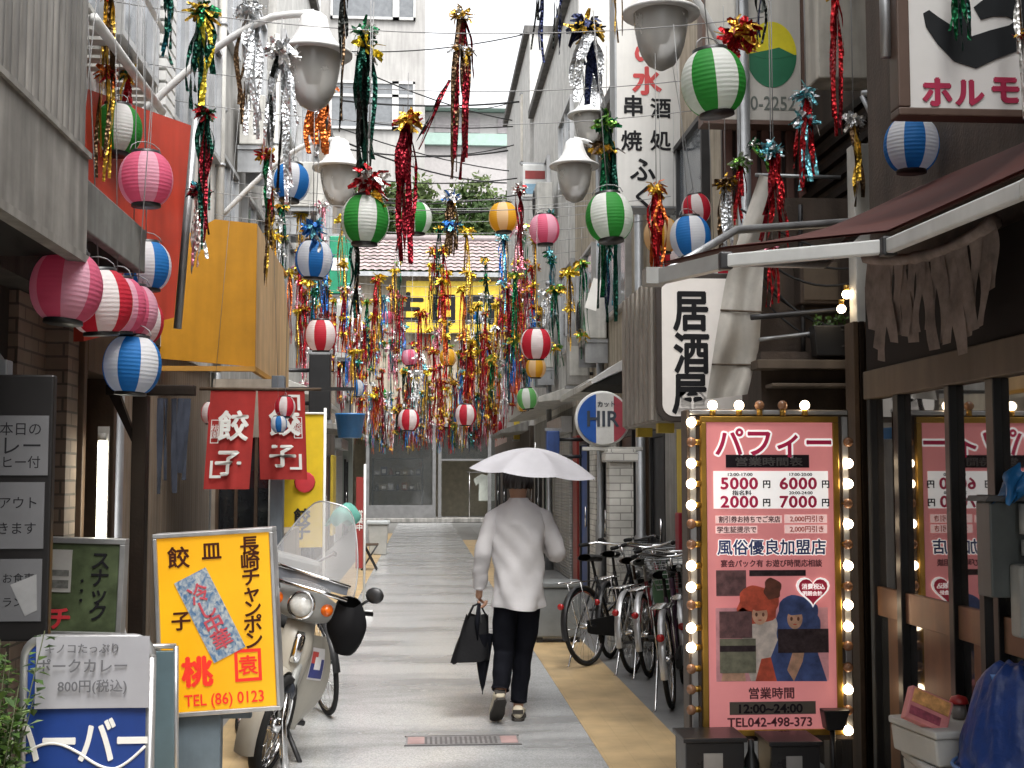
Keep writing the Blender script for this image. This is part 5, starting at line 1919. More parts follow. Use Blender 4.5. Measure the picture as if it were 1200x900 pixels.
for k in range(7):
    y = 0.10 + k * 0.17
    mb.box(-w - 0.05, -w - 0.03, y, y + 0.09, -0.02, h + 0.02)
obj('case', mb, mat('case_ribbed', (0.33, 0.30, 0.26), rough=0.5, streak=0.4), o, bevel=0.004)
for y in (0.25, 1.0):
    mb = MB()
    mb.box(-w + 0.02, -w + 0.12, y, y + 0.08, -0.09, -0.031)
    obj('foot', mb, M_('panel_yellow'), o)
mb = MB()
mb.tube([(w, 0.6, h * 0.8), (0.9, 0.6, h * 0.8)], 0.025)
mb.tube([(w, 0.6, h * 0.2), (0.9, 0.6, h * 0.2)], 0.025)
obj('bracket', mb, M_('galv'), o)

# ---- pale canvas tarp
YT = 7.15
o = thing('canvas_tarp', 'crumpled off white canvas sheet hanging in front of the izakaya light box', 'tarpaulin', (0, 0, 0))
q = [P(893, 205, YT + 0.4), P(902, 205, YT + 0.5), P(884, 462, YT), P(828, 466, YT - 0.05)]
q2 = [P(858, 235, YT + 0.2)]
mb = MB()
rnd = random.Random(9)
def tarp(u, v):
    lft = [(890, 205), (868, 270), (850, 330), (838, 400), (828, 468)]
    rgt = [(903, 208), (898, 270), (894, 330), (890, 405), (876, 462)]
    k = min(3, int(v * 4))
    f = v * 4 - k
    xl = lft[k][0] + (lft[k + 1][0] - lft[k][0]) * f
    yl = lft[k][1] + (lft[k + 1][1] - lft[k][1]) * f
    xr_ = rgt[k][0] + (rgt[k + 1][0] - rgt[k][0]) * f
    yr = rgt[k][1] + (rgt[k + 1][1] - rgt[k][1]) * f
    return P(xl + (xr_ - xl) * u, yl + (yr - yl) * u, YT + 0.04 * sin(9 * u + 4 * v) * v + 0.03 * sin(14 * v + 3 * u) - 0.1 * v)
mb.grid(tarp, 14, 26)
obj('sheet', mb, mat('tarp_white', (0.56, 0.53, 0.48), rough=0.7, var=0.2, scale=4, streak=0.25, translucent=0.25), o, fix=False)
for v in (0.62, 0.85):
    mb = MB()
    mb.tube([tarp(k / 12, v) + Vector((0, -0.012, 0)) for k in range(13)], 0.006, n=5)
    obj('tie_rope', mb, M_('beam_beige'), o)
mb = MB()
a, b = P(985, 208, YT + 0.4), P(885, 205, YT + 0.45)
mb.tube([a, b], 0.012)
obj('top_rod', mb, M_('galv'), o)

# ---- tall white sign with brushed characters
YW = 11.4
c0, c1 = P(722, -15, YW), P(798, 242, YW)
o = thing('tall_sign', 'tall white vertical bar sign with black and red brushed characters', 'sign', ((c0.x + c1.x) / 2, YW, c1.z))
w, h = (c1.x - c0.x) / 2, c0.z - c1.z
mb = MB()
mb.box(-w, w, -0.006, 0.0, 0, h)
obj('panel', mb, mat('tall_white', (0.70, 0.69, 0.66), rough=0.5, var=0.05, streak=0.15), o)
mb = MB()
mb.box(-w - 0.02, w + 0.02, 0.0005, 0.30, -0.02, h + 0.02)
obj('case', mb, M_('galv'), o, bevel=0.006)
def TW(mb, st, px, py, hp, **k):
    q = P(px, py, YW)
    mb.text(st, front(q.x - o.location.x, q.z - o.location.z, -0.0062), hp * YW / FPX, depth=0.004, **k)
mb = MB()
for st, px, py, hp in (('酒', 774, 127, 26), ('処', 774, 165, 26), ('串', 742, 124, 27), ('焼', 740, 165, 26), ('ふ', 753, 199, 32), ('く', 753, 231, 30)):
    mb = MB()
    TW(mb, st, px, py, hp, bold=0.022)
    obj('lettering', mb, M_('black_text'), o)
for st, py, hp in (('水', 95, 36), ('の', 62, 34)):
    mb = MB()
    TW(mb, st, 758, py, hp, bold=0.035)
    obj('lettering', mb, mat('brush_red_dull', (0.50, 0.05, 0.05), rough=0.6), o)
mb = MB()
mb.tube([(w, 0.15, h * 0.3), (0.6, 0.15, h * 0.3)], 0.03)
mb.tube([(w, 0.15, h * 0.8), (0.6, 0.15, h * 0.8)], 0.03)
obj('bracket', mb, M_('galv'), o)

# ---- white sign with yellow and green oval
YO = 8.6
c0, c1 = P(826, -30, YO), P(940, 142, YO)
o = thing('oval_sign', 'white sign with yellow and green oval and grey telephone number', 'sign', ((c0.x + c1.x) / 2, YO, c1.z))
ox_, oz_ = o.location.x, o.location.z
w, h = (c1.x - c0.x) / 2, c0.z - c1.z
mb = MB()
mb.box(-w, w, 0, 0.14, 0, h)
obj('case', mb, mat('oval_white', (0.66, 0.63, 0.57), rough=0.5, var=0.07, streak=0.25), o, bevel=0.006)
mb = MB()
for (a, b, c_, d) in ((-w - 0.025, w + 0.025, -0.03, -0.001), (w + 0.001, w + 0.025, 0, h), (-w - 0.025, -w - 0.001, 0, h)):
    mb.box(a, b, -0.01, 0.15, c_, d)
obj('frame', mb, mat('frame_brown', (0.14, 0.085, 0.065), rough=0.5), o)
e0 = P(904, 64, YO)
ex, ez, rx_, rz_ = e0.x - ox_, e0.z - oz_, 31 * YO / FPX, 41 * YO / FPX
mb = MB()
def ell(sx, lo, hi, n=24):
    return [(ex + rx_ * sx * cos(lo + (hi - lo) * k / n), ez + rz_ * sx * sin(lo + (hi - lo) * k / n)) for k in range(n + 1)]
mb.prism(ell(1.0, 0, pi), -0.004, -0.0005, 0)
mb.prism(ell(1.0, pi, 2 * pi), -0.004, -0.0005, 1)
mb.prism([(ex + rx_ * 0.9, ez + 0.0), (ex + rx_ * 0.3, ez + 0.05), (ex - rx_ * 0.4, ez + 0.02), (ex - rx_ * 0.9, ez + 0.0), (ex - rx_ * 0.4, ez - 0.03), (ex + rx_ * 0.3, ez - 0.03)], -0.006, -0.0041, 1)
obj('oval_emblem', mb, [mat('oval_yellow', (0.72, 0.62, 0.02), rough=0.5), mat('oval_green', (0.02, 0.17, 0.08), rough=0.5)], o)
mb = MB()
q = P(898, 121, YO)
mb.text('-40-2252', front(q.x - ox_, q.z - oz_, -0.0005), 24 * YO / FPX, bold=0.01, stretch=0.83, depth=0.003)
obj('lettering', mb, mat('letter_grey', (0.16, 0.18, 0.16), rough=0.5), o)
mb = MB()
mb.box(w, 2.75 - ox_, 0.04, 0.08, h * 0.3, h * 0.3 + 0.04)
obj('bracket', mb, M_('galv'), o)
mb = MB()
q = P(893, 5, YO)
mb.text('丁', front(q.x - ox_, q.z - oz_, -0.0005), 0.14, bold=0.02, depth=0.003)
obj('lettering', mb, mat('letter_grey', (0.16, 0.18, 0.16), rough=0.5), o)
# reddish slatted screen below it
c0, c1 = P(848, 148, 8.9), P(945, 238, 8.9)
mb = MB()
o = thing('slatted_screen', 'reddish brown vertical slat screen under the oval sign', 'screen', ((c0.x + c1.x) / 2, 8.9, c1.z))
w, h = (c1.x - c0.x) / 2, c0.z - c1.z
for k in range(7):
    x = -w + 0.03 + k * (2 * w - 0.06) / 6
    mb.box(x - 0.028, x + 0.028, -0.02, 0.02, 0.03, h - 0.03)
obj('slats', mb, mat('slat_red', (0.20, 0.095, 0.075), rough=0.6, streak=0.3), o, bevel=0.004)
mb = MB()
mb.box(-w, w, -0.025, 0.025, 0, 0.028)
mb.box(-w, w, -0.025, 0.025, h - 0.028, h)
mb.box(-w, w, 0.05, 0.1, 0.0, h)
obj('frame', mb, mat('frame_dark', (0.06, 0.04, 0.035), rough=0.6), o)

# ---- big white horumon sign
YH = 4.3
c0, c1 = P(1062, -60, YH), P(1290, 131, YH)
o = thing('horumon_sign', 'large white sign with bold black brush stroke and crimson katakana in brown frame', 'sign', ((c0.x + c1.x) / 2, YH, c1.z))
ox_, oz_ = o.location.x, o.location.z
w, h = (c1.x - c0.x) / 2, c0.z - c1.z
mb = MB()
mb.box(-w, w, 0, 0.06, 0, h)
obj('panel', mb, mat('horumon_white', (0.66, 0.65, 0.63), rough=0.45, var=0.05), o)
mb = MB()
for (a, b, c_, d) in ((-w - 0.045, w + 0.03, -0.03, -0.001), (-w - 0.045, -w - 0.001, 0, h), (w + 0.001, w + 0.03, 0, h), (-w - 0.045, w + 0.03, h + 0.001, h + 0.03)):
    mb.box(a, b, -0.015, 0.07, c_, d)
obj('frame', mb, mat('frame_umber', (0.09, 0.055, 0.04), rough=0.45), o, bevel=0.005)
def PH(px, py, d=-0.012):
    q_ = P(px, py, YH)
    return (q_.x - ox_, d, q_.z - oz_)
mb = MB()
def stroke(pts, wd, mi=0, d=-0.005, n=7):
    P3 = [Vector(PH(x, y, 0)) for x, y in pts]
    L3, R3 = [], []
    for i, p in enumerate(P3):
        t_ = (P3[min(i + 1, len(P3) - 1)] - P3[max(i - 1, 0)]).normalized()
        s_ = Vector((-t_.z, 0, t_.x)) * wd[i] * YH / FPX / 2
        L3.append(p + s_)
        R3.append(p - s_)
    for i in range(len(P3) - 1):
        vs = []
        for p in (L3[i], L3[i + 1], R3[i + 1], R3[i]):
            vs.append((p.x, d, p.z))
        for p in (L3[i], L3[i + 1], R3[i + 1], R3[i]):
            vs.append((p.x, -0.0005, p.z))
        mb.add(vs, [(0, 1, 2, 3), (4, 5, 6, 7), (0, 1, 5, 4), (1, 2, 6, 5), (2, 3, 7, 6), (3, 0, 4, 7)], mi)
stroke([(1085, 14), (1092, 26), (1108, 42), (1126, 58), (1140, 62), (1165, 52), (1190, 44), (1205, 30), (1200, 14), (1180, 6), (1160, 8), (1145, 16)], [8, 20, 30, 36, 40, 36, 34, 34, 32, 30, 26, 18])
stroke([(1128, -50), (1126, -20), (1124, 20), (1132, 58)], [16, 20, 18, 20], d=-0.0055)
obj('brush_character', mb, mat('ink_black', (0.016, 0.018, 0.02), rough=0.6), o)
mb = MB()
for st, px, py, hp in (('ホ', 1098, 108, 38), ('ル', 1136, 109, 36), ('モ', 1178, 106, 38), ('ン', 1218, 108, 38)):
    q = PH(px, py)
    mb.text(st, front(q[0], q[2], -0.0005), hp * YH / FPX * 1.05, bold=0.045, depth=0.004)
obj('crimson_lettering', mb, mat('crimson_paint', (0.36, 0.015, 0.06), rough=0.5), o)
mb = MB()
mb.tube([(-w - 0.06, 0.06, 0.2), (-w - 0.06, 0.06, h)], 0.02)
mb.tube([(w * 0.2, 0.06, h), (w * 0.2, 0.06, h + 1.2)], 0.03)
mb.tube([(-w * 0.8, 0.06, h), (w * 0.4, 0.06, h + 1.0)], 0.02)
obj('bracket', mb, M_('galv'), o)
# brown shop board below it
a0, a1, a2, a3 = P(1070, 150, 5.72), P(1260, 128, 4.3), P(1260, 190, 4.3), P(1078, 214, 5.65)
o = thing('menu_board', 'weathered brown board with dark illegible strokes under the large white sign', 'sign', tuple(a3))
mb = MB()
nn = (a1 - a0).cross(a3 - a0).normalized() * 0.03
mb.add([a0, a1, a2, a3, a0 + nn, a1 + nn, a2 + nn, a3 + nn], [(0, 1, 2, 3), (7, 6, 5, 4), (0, 4, 5, 1), (1, 5, 6, 2), (2, 6, 7, 3), (3, 7, 4, 0)])
wobj('board', mb, mat('board_umber', (0.25, 0.19, 0.14), rough=0.8, var=0.35, scale=6), o)
mb = MB()
rnd = random.Random(14)
sgn = -1 if nn.y > 0 else 1
for k in range(7):
    for j in range(2):
        u, v = 0.08 + 0.135 * k, 0.28 + 0.42 * j
        for s_ in range(4):
            uu, vv = u + rnd.uniform(-0.03, 0.03), v + rnd.uniform(-0.12, 0.12)
            p = a0.lerp(a1, uu).lerp(a3.lerp(a2, uu), vv) + nn.normalized() * (sgn * 0.004)
            e = (a1 - a0).normalized() * rnd.uniform(0.012, 0.035)
            f = (a3 - a0).normalized() * rnd.uniform(0.008, 0.018)
            mb.add([p - e - f * 0.6, p + e - f, p + e + f, p - e + f * 0.4], [(0, 1, 2, 3)])
wobj('strokes', mb, mat('stroke_dark', (0.05, 0.03, 0.025), rough=0.8), o, fix=False)

# ---- round salon sign on its bracket
YR = 12.2
c0 = P(706, 491, YR)
R_ = 30 * YR / FPX
o = thing('round_sign', 'round blue, white and red sign with dark letters on a bracket above the bicycles', 'sign', (c0.x, YR, c0.z))
mb = MB()
n = 28
def sect(xa, xb, y0, y1, mi):
    def arc(a0, a1, m=10):
        return [(R_ * cos(a0 + (a1 - a0) * k / m), R_ * sin(a0 + (a1 - a0) * k / m)) for k in range(m + 1)]
    tb, ta = math.acos(xb / R_), math.acos(xa / R_)
    mb.prism(arc(tb, ta) + arc(-ta, -tb), y0, y1, mi)
sect(-R_ * 0.999, -R_ * 0.28, -0.05, 0.05, 0)
sect(-R_ * 0.278, R_ * 0.42, -0.05, 0.05, 1)
sect(R_ * 0.422, R_ * 0.999, -0.05, 0.05, 2)
obj('disc', mb, [mat('salon_blue', (0.02, 0.09, 0.36), rough=0.35), mat('salon_white', (0.62, 0.62, 0.60), rough=0.4), mat('salon_red', (0.33, 0.05, 0.07), rough=0.4)], o)
mb = MB()
mb.tube([(R_ * 1.02 * cos(a * pi / 18), 0, R_ * 1.02 * sin(a * pi / 18)) for a in range(37)], 0.022, n=8)
obj('rim', mb, M_('white_paint'), o)
mb = MB()
mb.text('HIR', front(0.0, 0.0, -0.051), 0.21, bold=0.02, stretch=0.95)
obj('lettering', mb, mat('letter_dark', (0.04, 0.05, 0.07), rough=0.5), o)
mb = MB()
mb.text('カット', front(0.03, 0.14, -0.051), 0.06, bold=0.02)
obj('lettering', mb, mat('letter_dark', (0.04, 0.05, 0.07), rough=0.5), o)
mb = MB()
mb.box(-R_ * 0.8, R_ * 1.6, -0.03, 0.05, -R_ - 0.06, -R_ - 0.025)
mb.box(R_ * 0.9, 0.62, -0.02, 0.04, -0.03, 0.03)
obj('bracket', mb, M_('white_dirty'), o, bevel=0.005)
# white brick pillar under it
xa, xb = P(712, 600, 12.0).x, P(745, 600, 12.0).x
mb = MB()
mb.box(xa + 0.02, xb - 0.02, 12.0, 12.22, 0.0, 1.74)
mb.box(xa - 0.02, xb + 0.02, 11.97, 12.25, 1.741, 1.83)
mb.box(xa, xb, 11.98, 12.24, 1.831, 1.86)
tag(obj('brick_pillar', mb, M_('brick_white'), bevel=0.004), 'white painted brick pillar standing behind the bicycles under the round sign', 'pillar')
# low white eave tip over the signs
o = thing('eave', 'short pale eave end poking out over the round sign', 'eave', P(705, 435, 12.6))
mb = MB()
q = [P(692, 446, 12.6), P(732, 420, 12.6), P(732, 432, 12.6), P(694, 450, 12.6)]
mb.prism([(p.x - o.location.x, p.z - o.location.z) for p in q], 0, 1.2)
obj('fascia', mb, M_('white_paint'), o)
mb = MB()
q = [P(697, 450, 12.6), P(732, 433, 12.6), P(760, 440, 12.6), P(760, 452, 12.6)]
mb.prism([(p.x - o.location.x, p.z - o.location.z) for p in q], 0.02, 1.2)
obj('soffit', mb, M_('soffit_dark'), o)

# red sand bucket box on the wall, yellow sign foot
o = thing('fire_hose_box', 'red upright box on the wall behind the bicycles by the pink sign', 'box', (P(806, 640, 10.6).x, 10.6, 0))
mb = MB()
mb.box(-0.09, 0.09, -0.08, 0.08, 0.62, 1.3)
obj('case', mb, mat('box_red', (0.30, 0.015, 0.03), rough=0.4), o, bevel=0.01)
mb = MB()
mb.box(-0.08, 0.08, -0.06, 0.06, 0, 0.619)
mb.box(-0.06, 0.06, -0.09, -0.081, 0.9, 1.1)
obj('stand', mb, M_('black_metal'), o)

# ---- meter boxes, blue tarp, foam trays
o = thing('meter_box', 'stack of grey electric meter boxes with grey hood on a post by the glass screens', 'meter box', (P(1172, 640, 4.6).x, 4.6, 0))
mx = o.location.x
def mz(py):
    return P(1172, py, 4.6).z
mb = MB()
mb.box(-0.035, 0.0, 0.07, 0.11, 0, mz(580))
obj('post', mb, M_('black_metal'), o)
mb = MB()
mb.box(-0.045, 0.12, -0.02, 0.10, mz(700), mz(588))
obj('cabinet', mb, mat('cabinet_grey', (0.10, 0.115, 0.115), rough=0.45, streak=0.3), o, bevel=0.006)
mb = MB()
mb.prism([(-0.075, mz(588) + 0.002), (0.14, mz(588) + 0.002), (0.14, mz(588) + 0.025), (-0.06, mz(588) + 0.022)], -0.05, 0.12)
obj('hood', mb, mat('hood_grey', (0.09, 0.09, 0.09), rough=0.5), o)
mb = MB()
mb.box(0.02, 0.14, -0.11, -0.021, mz(745), mz(660))
obj('meter', mb, mat('meter_grey', (0.33, 0.34, 0.33), rough=0.4, streak=0.3), o, bevel=0.012)
mb = MB()
mb.tube([(0.08, -0.06, mz(625)), (0.08, -0.06, mz(590))], 0.032, n=14)
mb.tube([(0.08, -0.06, mz(650)), (0.08, -0.06, mz(632))], 0.026, n=14)
obj('conduit', mb, mat('conduit_grey', (0.30, 0.31, 0.31), rough=0.4), o)
mb = MB()
mb.box(0.07, 0.085, -0.113, -0.1105, mz(735), mz(685))
obj('slot', mb, M_('black_metal'), o)
# wrapped in a twist of blue sheet
p0 = P(1187, 580, 4.55)
mb = MB()
def twist(u, v):
    a = 2 * pi * u
    r = 0.035 + 0.02 * sin(3 * a + 6 * v) + 0.012 * sin(5 * a)
    return (p0.x + 0.06 * v - 0.02 + r * cos(a), p0.y + r * sin(a), p0.z + 0.12 * v - 0.02 + 0.02 * sin(4 * a))
mb.grid(twist, 20, 8)
mat('tarp_blue', (0.010, 0.036, 0.17), rough=0.42, var=0.35, scale=6, bump=0.9, bscale=17)
tag(obj('blue_wrap', mb, mat('wrap_blue', (0.02, 0.16, 0.42), rough=0.35), fix=False), 'twist of bright blue plastic sheet on top of the meter boxes', 'plastic sheet')
# blue plastic sheet thrown over a stack
Yt = 4.45
px_ = P(1195, 890, Yt)
base = thing('covered_stack', 'rounded heap covered by dark blue plastic sheet in front of the meter boxes', 'covered heap', (px_.x, Yt, 0))
ht = P(1180, 778, Yt).z
def heap(u, v):
    a = 2 * pi * u
    prof = [(0.001, ht), (0.07, ht - 0.005), (0.12, ht - 0.05), (0.155, ht - 0.15), (0.185, ht - 0.26), (0.20, ht - 0.33), (0.215, ht - 0.36), (0.20, ht - 0.40), (0.205, 0.3), (0.22, 0.02)]
    k = min(len(prof) - 2, int(v * (len(prof) - 1)))
    f = v * (len(prof) - 1) - k
    r = prof[k][0] + (prof[k + 1][0] - prof[k][0]) * f
    z = prof[k][1] + (prof[k + 1][1] - prof[k][1]) * f
    fold = 1 + 0.03 * sin(7 * a + 9 * v) + 0.022 * sin(13 * a - 12 * v + 1.5 * sin(5 * v)) + 0.016 * sin(23 * a + 17 * v) + 0.05 * sin(3 * a + 2 * v)
    return (r * fold * cos(a), r * fold * sin(a), z + 0.012 * sin(9 * a) * (v > 0.08))
mb = MB()
mb.grid(heap, 72, 30)
obj('sheet', mb, M_('tarp_blue'), base, fix=False)
cordm = MB()
cordm.tube([(0.226 * cos(a * pi / 16), 0.226 * sin(a * pi / 16), ht - 0.36) for a in range(33)], 0.007, n=6)
mb = MB()
for (px1_, py1_) in ((1160, 790),):
    q = P(px1_, py1_, Yt - 0.02) - base.location
    mb.add([q, q + Vector((0.06, -0.03, 0.0)), q + Vector((0.03, -0.035, -0.045)), q + Vector((0.0, -0.02, -0.02))], [(0, 1, 2, 3)])
obj('cord', cordm, mat('tarp_pale', (0.10, 0.22, 0.50), rough=0.4), base)
obj('sheet_corner', mb, mat('tarp_pale', (0.10, 0.22, 0.50), rough=0.4), base, fix=False)
# white foam trays with a pink packet and a red cap
Yf = 4.8
def tray(label, px, py, rz, hh, z0, wx=0.125, wy=0.17):
    q = P(px, py, Yf)
    o = thing('foam_tray', label, 'foam tray', (q.x, Yf, z0), (0, 0, rz))
    mb = MB()
    mb.prism([(-wx * 0.88, 0), (wx * 0.88, 0), (wx * 0.97, hh - 0.03), (-wx * 0.97, hh - 0.03)], -wy, wy)
    obj('body', mb, mat('foam_white', (0.45, 0.45, 0.43), rough=0.6, var=0.12), o, bevel=0.01)
    mb = MB()
    mb.box(-wx, wx, -wy - 0.01, wy + 0.01, hh - 0.029, hh)
    obj('rim', mb, M_('foam_white'), o, bevel=0.008)
    return o
z = 0.006
labs = ['lowest white foam tray in the pile under the pink packet', 'second white foam tray from the bottom of the pile under the pink packet', 'middle white foam tray in the pile under the pink packet', 'white foam tray just below the topmost of the pile', 'topmost white foam tray with a pink packet lying on it']
top = P(1100, 845, Yf).z
hh = (top - 0.006) / 5
for k in range(5):
    tray(labs[k], 1103 + (k % 2) * 5, 860, 0.12 * (-1) ** k, hh - 0.003, z)
    z += hh
o = thing('pink_packet', 'tilted pink and orange printed packet leaning on the white foam trays', 'packet', (P(1082, 850, Yf - 0.1).x, Yf - 0.10, top + 0.001), (radians(-20), radians(24), 0))
mb = MB()
mb.box(-0.085, 0.085, -0.02, 0.02, 0.0, 0.125)
obj('box', mb, mat('packet_pink', (0.55, 0.20, 0.20), rough=0.5, var=0.25, scale=9), o, bevel=0.004)
mb = MB()
mb.box(-0.075, 0.075, -0.022, -0.0202, 0.065, 0.118)
mb.box(-0.075, 0.05, -0.0222, -0.0202, 0.018, 0.05, 1)
obj('print', mb, [mat('packet_orange', (0.55, 0.28, 0.10), rough=0.5, var=0.6, scale=22), mat('packet_maroon', (0.28, 0.06, 0.09), rough=0.5, var=0.5, scale=30)], o)
o = thing('capped_jar', 'small grey jar with a red cap behind the white foam trays', 'jar', (P(1118, 850, Yf + 0.1).x, Yf + 0.05, top + 0.001))
mb = MB()
mb.lathe([(0.001, 0), (0.026, 0), (0.028, 0.02), (0.024, 0.055), (0.001, 0.055)], 16)
obj('body', mb, mat('jar_grey', (0.25, 0.24, 0.23), rough=0.3), o)
mb = MB()
mb.lathe([(0.036, 0.056), (0.036, 0.062), (0.028, 0.08), (0.001, 0.088)], 16)
obj('cap', mb, mat('cap_red', (0.35, 0.02, 0.02), rough=0.4), o)
# dark upright post at the near edge
mb = MB()
q = P(1193, 500, 4.9)
mb.box(q.x, q.x + 0.09, 4.86, 4.95, 0, 2.35)
tag(obj('steel_post', mb, mat('post_navy', (0.02, 0.022, 0.027), rough=0.4), bevel=0.005), 'dark navy steel post at the near end of the glass screens', 'post')
# ================================================================ LAMPS, WIRES, LANTERNS, FOIL STREAMERS
# ---- bell-shaped street lamps on curved arms
mat('lamp_white', (0.66, 0.66, 0.65), rough=0.3, var=0.06, streak=0.12)
mat('lamp_glass', (0.70, 0.68, 0.64), rough=0.25, trans=0.55, var=0.05)
def street_lamp(label, px, py_top, Y, side, wpx, H=None):
    top = P(px, py_top, Y)
    s = wpx * Y / FPX / 0.5
    X0 = -2.0 if side < 0 else 2.2
    o = thing('street_lamp', label, 'street lamp', (X0, Y + 0.25, 0), group='bell shaped street lamps')
    c = top - Vector((X0, Y + 0.25, 0))
    mb = MB()
    mb.lathe([(0.001, 0.0), (0.055 * s, -0.005 * s), (0.085 * s, -0.03 * s), (0.10 * s, -0.10 * s), (0.125 * s, -0.16 * s), (0.155 * s, -0.20 * s), (0.16 * s, -0.215 * s), (0.25 * s, -0.265 * s), (0.25 * s, -0.285 * s), (0.16 * s, -0.275 * s), (0.001, -0.26 * s)], 28, c)
    obj('hood', mb, M_('lamp_white'), o)
    mb = MB()
    mb.lathe([(0.178 * s, -0.276 * s), (0.172 * s, -0.36 * s), (0.15 * s, -0.48 * s), (0.125 * s, -0.55 * s), (0.085 * s, -0.61 * s), (0.02 * s, -0.645 * s), (0.001, -0.645 * s)], 26, c)
    obj('glass_bowl', mb, M_('lamp_glass'), o)
    mb = MB()
    mb.lathe([(0.06 * s, -0.28 * s), (0.05 * s, -0.36 * s), (0.03 * s, -0.46 * s), (0.001, -0.47 * s)], 14, c)
    obj('bulb', mb, M_('white_paint'), o)
    mb = MB()
    pts = []
    for k in range(15):
        u = k / 14
        ang = pi * (1 - u)
        span = c.x
        pts.append(Vector((span * u, c.y * u, c.z - 0.75 + (0.78 * sin(pi / 2 * u) if u < 0.8 else 0.78 * (sin(pi / 2 * 0.8) + (u - 0.8) * 0.05)))))
    pts[-1] = Vector((c.x, c.y, c.z))
    mb.tube(pts, 0.026, n=8)
    obj('arm', mb, M_('lamp_white'), o)
    mb = MB()
    mb.tube([(0, 0, 0), (0, 0, 1.0), (0, 0, 1.02), (0, 0, c.z + 0.3)], [0.075, 0.07, 0.05, 0.045], n=12)
    mb.lathe([(0.045, 0), (0.07, 0.03), (0.04, 0.08), (0.001, 0.1)], 12, (0, 0, c.z + 0.3))
    obj('pole', mb, M_('galv'), o)
    return o
street_lamp('nearest bell lamp over the mustard awning side, above the white camera-like tinsel', 368, 15, 8.3, -1, 92)
street_lamp('bell lamp on the mustard awning side, lower and farther behind the first', 398, 163, 12.3, -1, 64)
street_lamp('bell lamp in front of the tall white bar sign', 774, -32, 8.3, 1, 94)
street_lamp('bell lamp hanging just past the tall white bar sign', 673, 163, 12.6, 1, 60)
street_lamp('bell lamp above and behind the one past the tall white sign', 690, 108, 15.5, 1, 52)
street_lamp('small distant bell lamp among the thick foil curtain on the salon side', 640, 352, 22, 1, 33)

# ---- strings across the alley
mat('wire_black', (0.02, 0.02, 0.02), rough=0.6)
mat('cord_grey', (0.25, 0.25, 0.25), rough=0.7)
def wire_z(Y, x, top):
    u = (x + 2.0) / 4.2
    return top - 0.16 * 4 * u * (1 - u)
LINES = []
rnd = random.Random(77)
yy = 5.0
while yy < 43:
    LINES.append((yy, 4.55 + rnd.uniform(-0.05, 0.05) if yy < 10.2 else 4.05 + (rnd.uniform(0.2, 0.9) if 13 < yy < 30 and rnd.random() < 0.55 else rnd.uniform(-0.12, 0.18))))
    yy += 1.0 if yy < 10 else (1.15 if yy < 24 else 1.7)
for (Y, top) in LINES:
    mb = MB()
    mb.tube([(-2.0 + 4.2 * k / 16, Y, wire_z(Y, -2.0 + 4.2 * k / 16, top)) for k in range(17)], 0.0035, n=4)
    tag(obj('string', mb, M_('cord_grey')), 'thin string stretched across the alley carrying lanterns and foil streamers', 'string', 'strings across the alley')
def nearest_line(Y):
    return min(LINES, key=lambda l: abs(l[0] - Y))
# ---- power cables beyond
cables = [((400, 118), (760, 92), 30, 30), ((400, 140), (740, 128), 31, 33), ((398, 150), (700, 205), 30, 36), ((392, 172), (650, 165), 34, 34), ((395, 205), (700, 190), 30, 31), ((392, 232), (690, 208), 30, 30), ((400, 222), (640, 240), 33, 33),
          ((440, 90), (700, 148), 28, 36), ((500, 182), (720, 122), 36, 28), ((385, 158), (620, 214), 29, 40), ((395, 240), (700, 226), 31, 31), ((560, 128), (760, 30), 40, 24), ((610, 40), (800, 20), 30, 24), ((400, 60), (720, 10), 33, 30)]
for i, (a, b, Ya, Yb) in enumerate(cables):
    A_, B_ = P(a[0], a[1], Ya), P(b[0], b[1], Yb)
    mb = MB()
    mb.tube([A_.lerp(B_, k / 14) - Vector((0, 0, 0.35 * 4 * (k / 14) * (1 - k / 14))) for k in range(15)], 0.016 if i % 3 else 0.024, n=5)
    tag(obj('power_cable', mb, M_('wire_black')), 'black power cable sagging between the houses high over the far alley', 'cable', 'power cables over the far alley')

# ---- lanterns
LC = {'green': (0.035, 0.30, 0.045), 'blue': (0.02, 0.20, 0.55), 'red': (0.58, 0.025, 0.05), 'pink': (0.74, 0.15, 0.26), 'yellow': (0.75, 0.42, 0.03), 'lightgreen': (0.18, 0.50, 0.16)}
PALE = {'pink': (0.80, 0.44, 0.55), 'yellow': (0.80, 0.60, 0.36)}
def paper(name, col):
    if name in MATS:
        return MATS[name]
    m = mat(name, col, rough=0.65, var=0.06, scale=3, translucent=0.55)
    N, L = m.node_tree.nodes, m.node_tree.links
    b = N['Principled BSDF']
    tc = N.new('ShaderNodeTexCoord')
    wv = N.new('ShaderNodeTexWave')
    wv.wave_type = 'BANDS'
    wv.bands_direction = 'Z'
    wv.inputs['Scale'].default_value = 16
    wv.inputs['Distortion'].default_value = 0.2
    L.new(tc.outputs['Object'], wv.inputs['Vector'])
    bp = N.new('ShaderNodeBump')
    bp.inputs['Strength'].default_value = 0.35
    bp.inputs['Distance'].default_value = 0.004
    L.new(wv.outputs['Fac'], bp.inputs['Height'])
    L.new(bp.outputs[0], b.inputs['Normal'])
    return m
PAPERW = paper('paper_pale', (0.86, 0.85, 0.84))
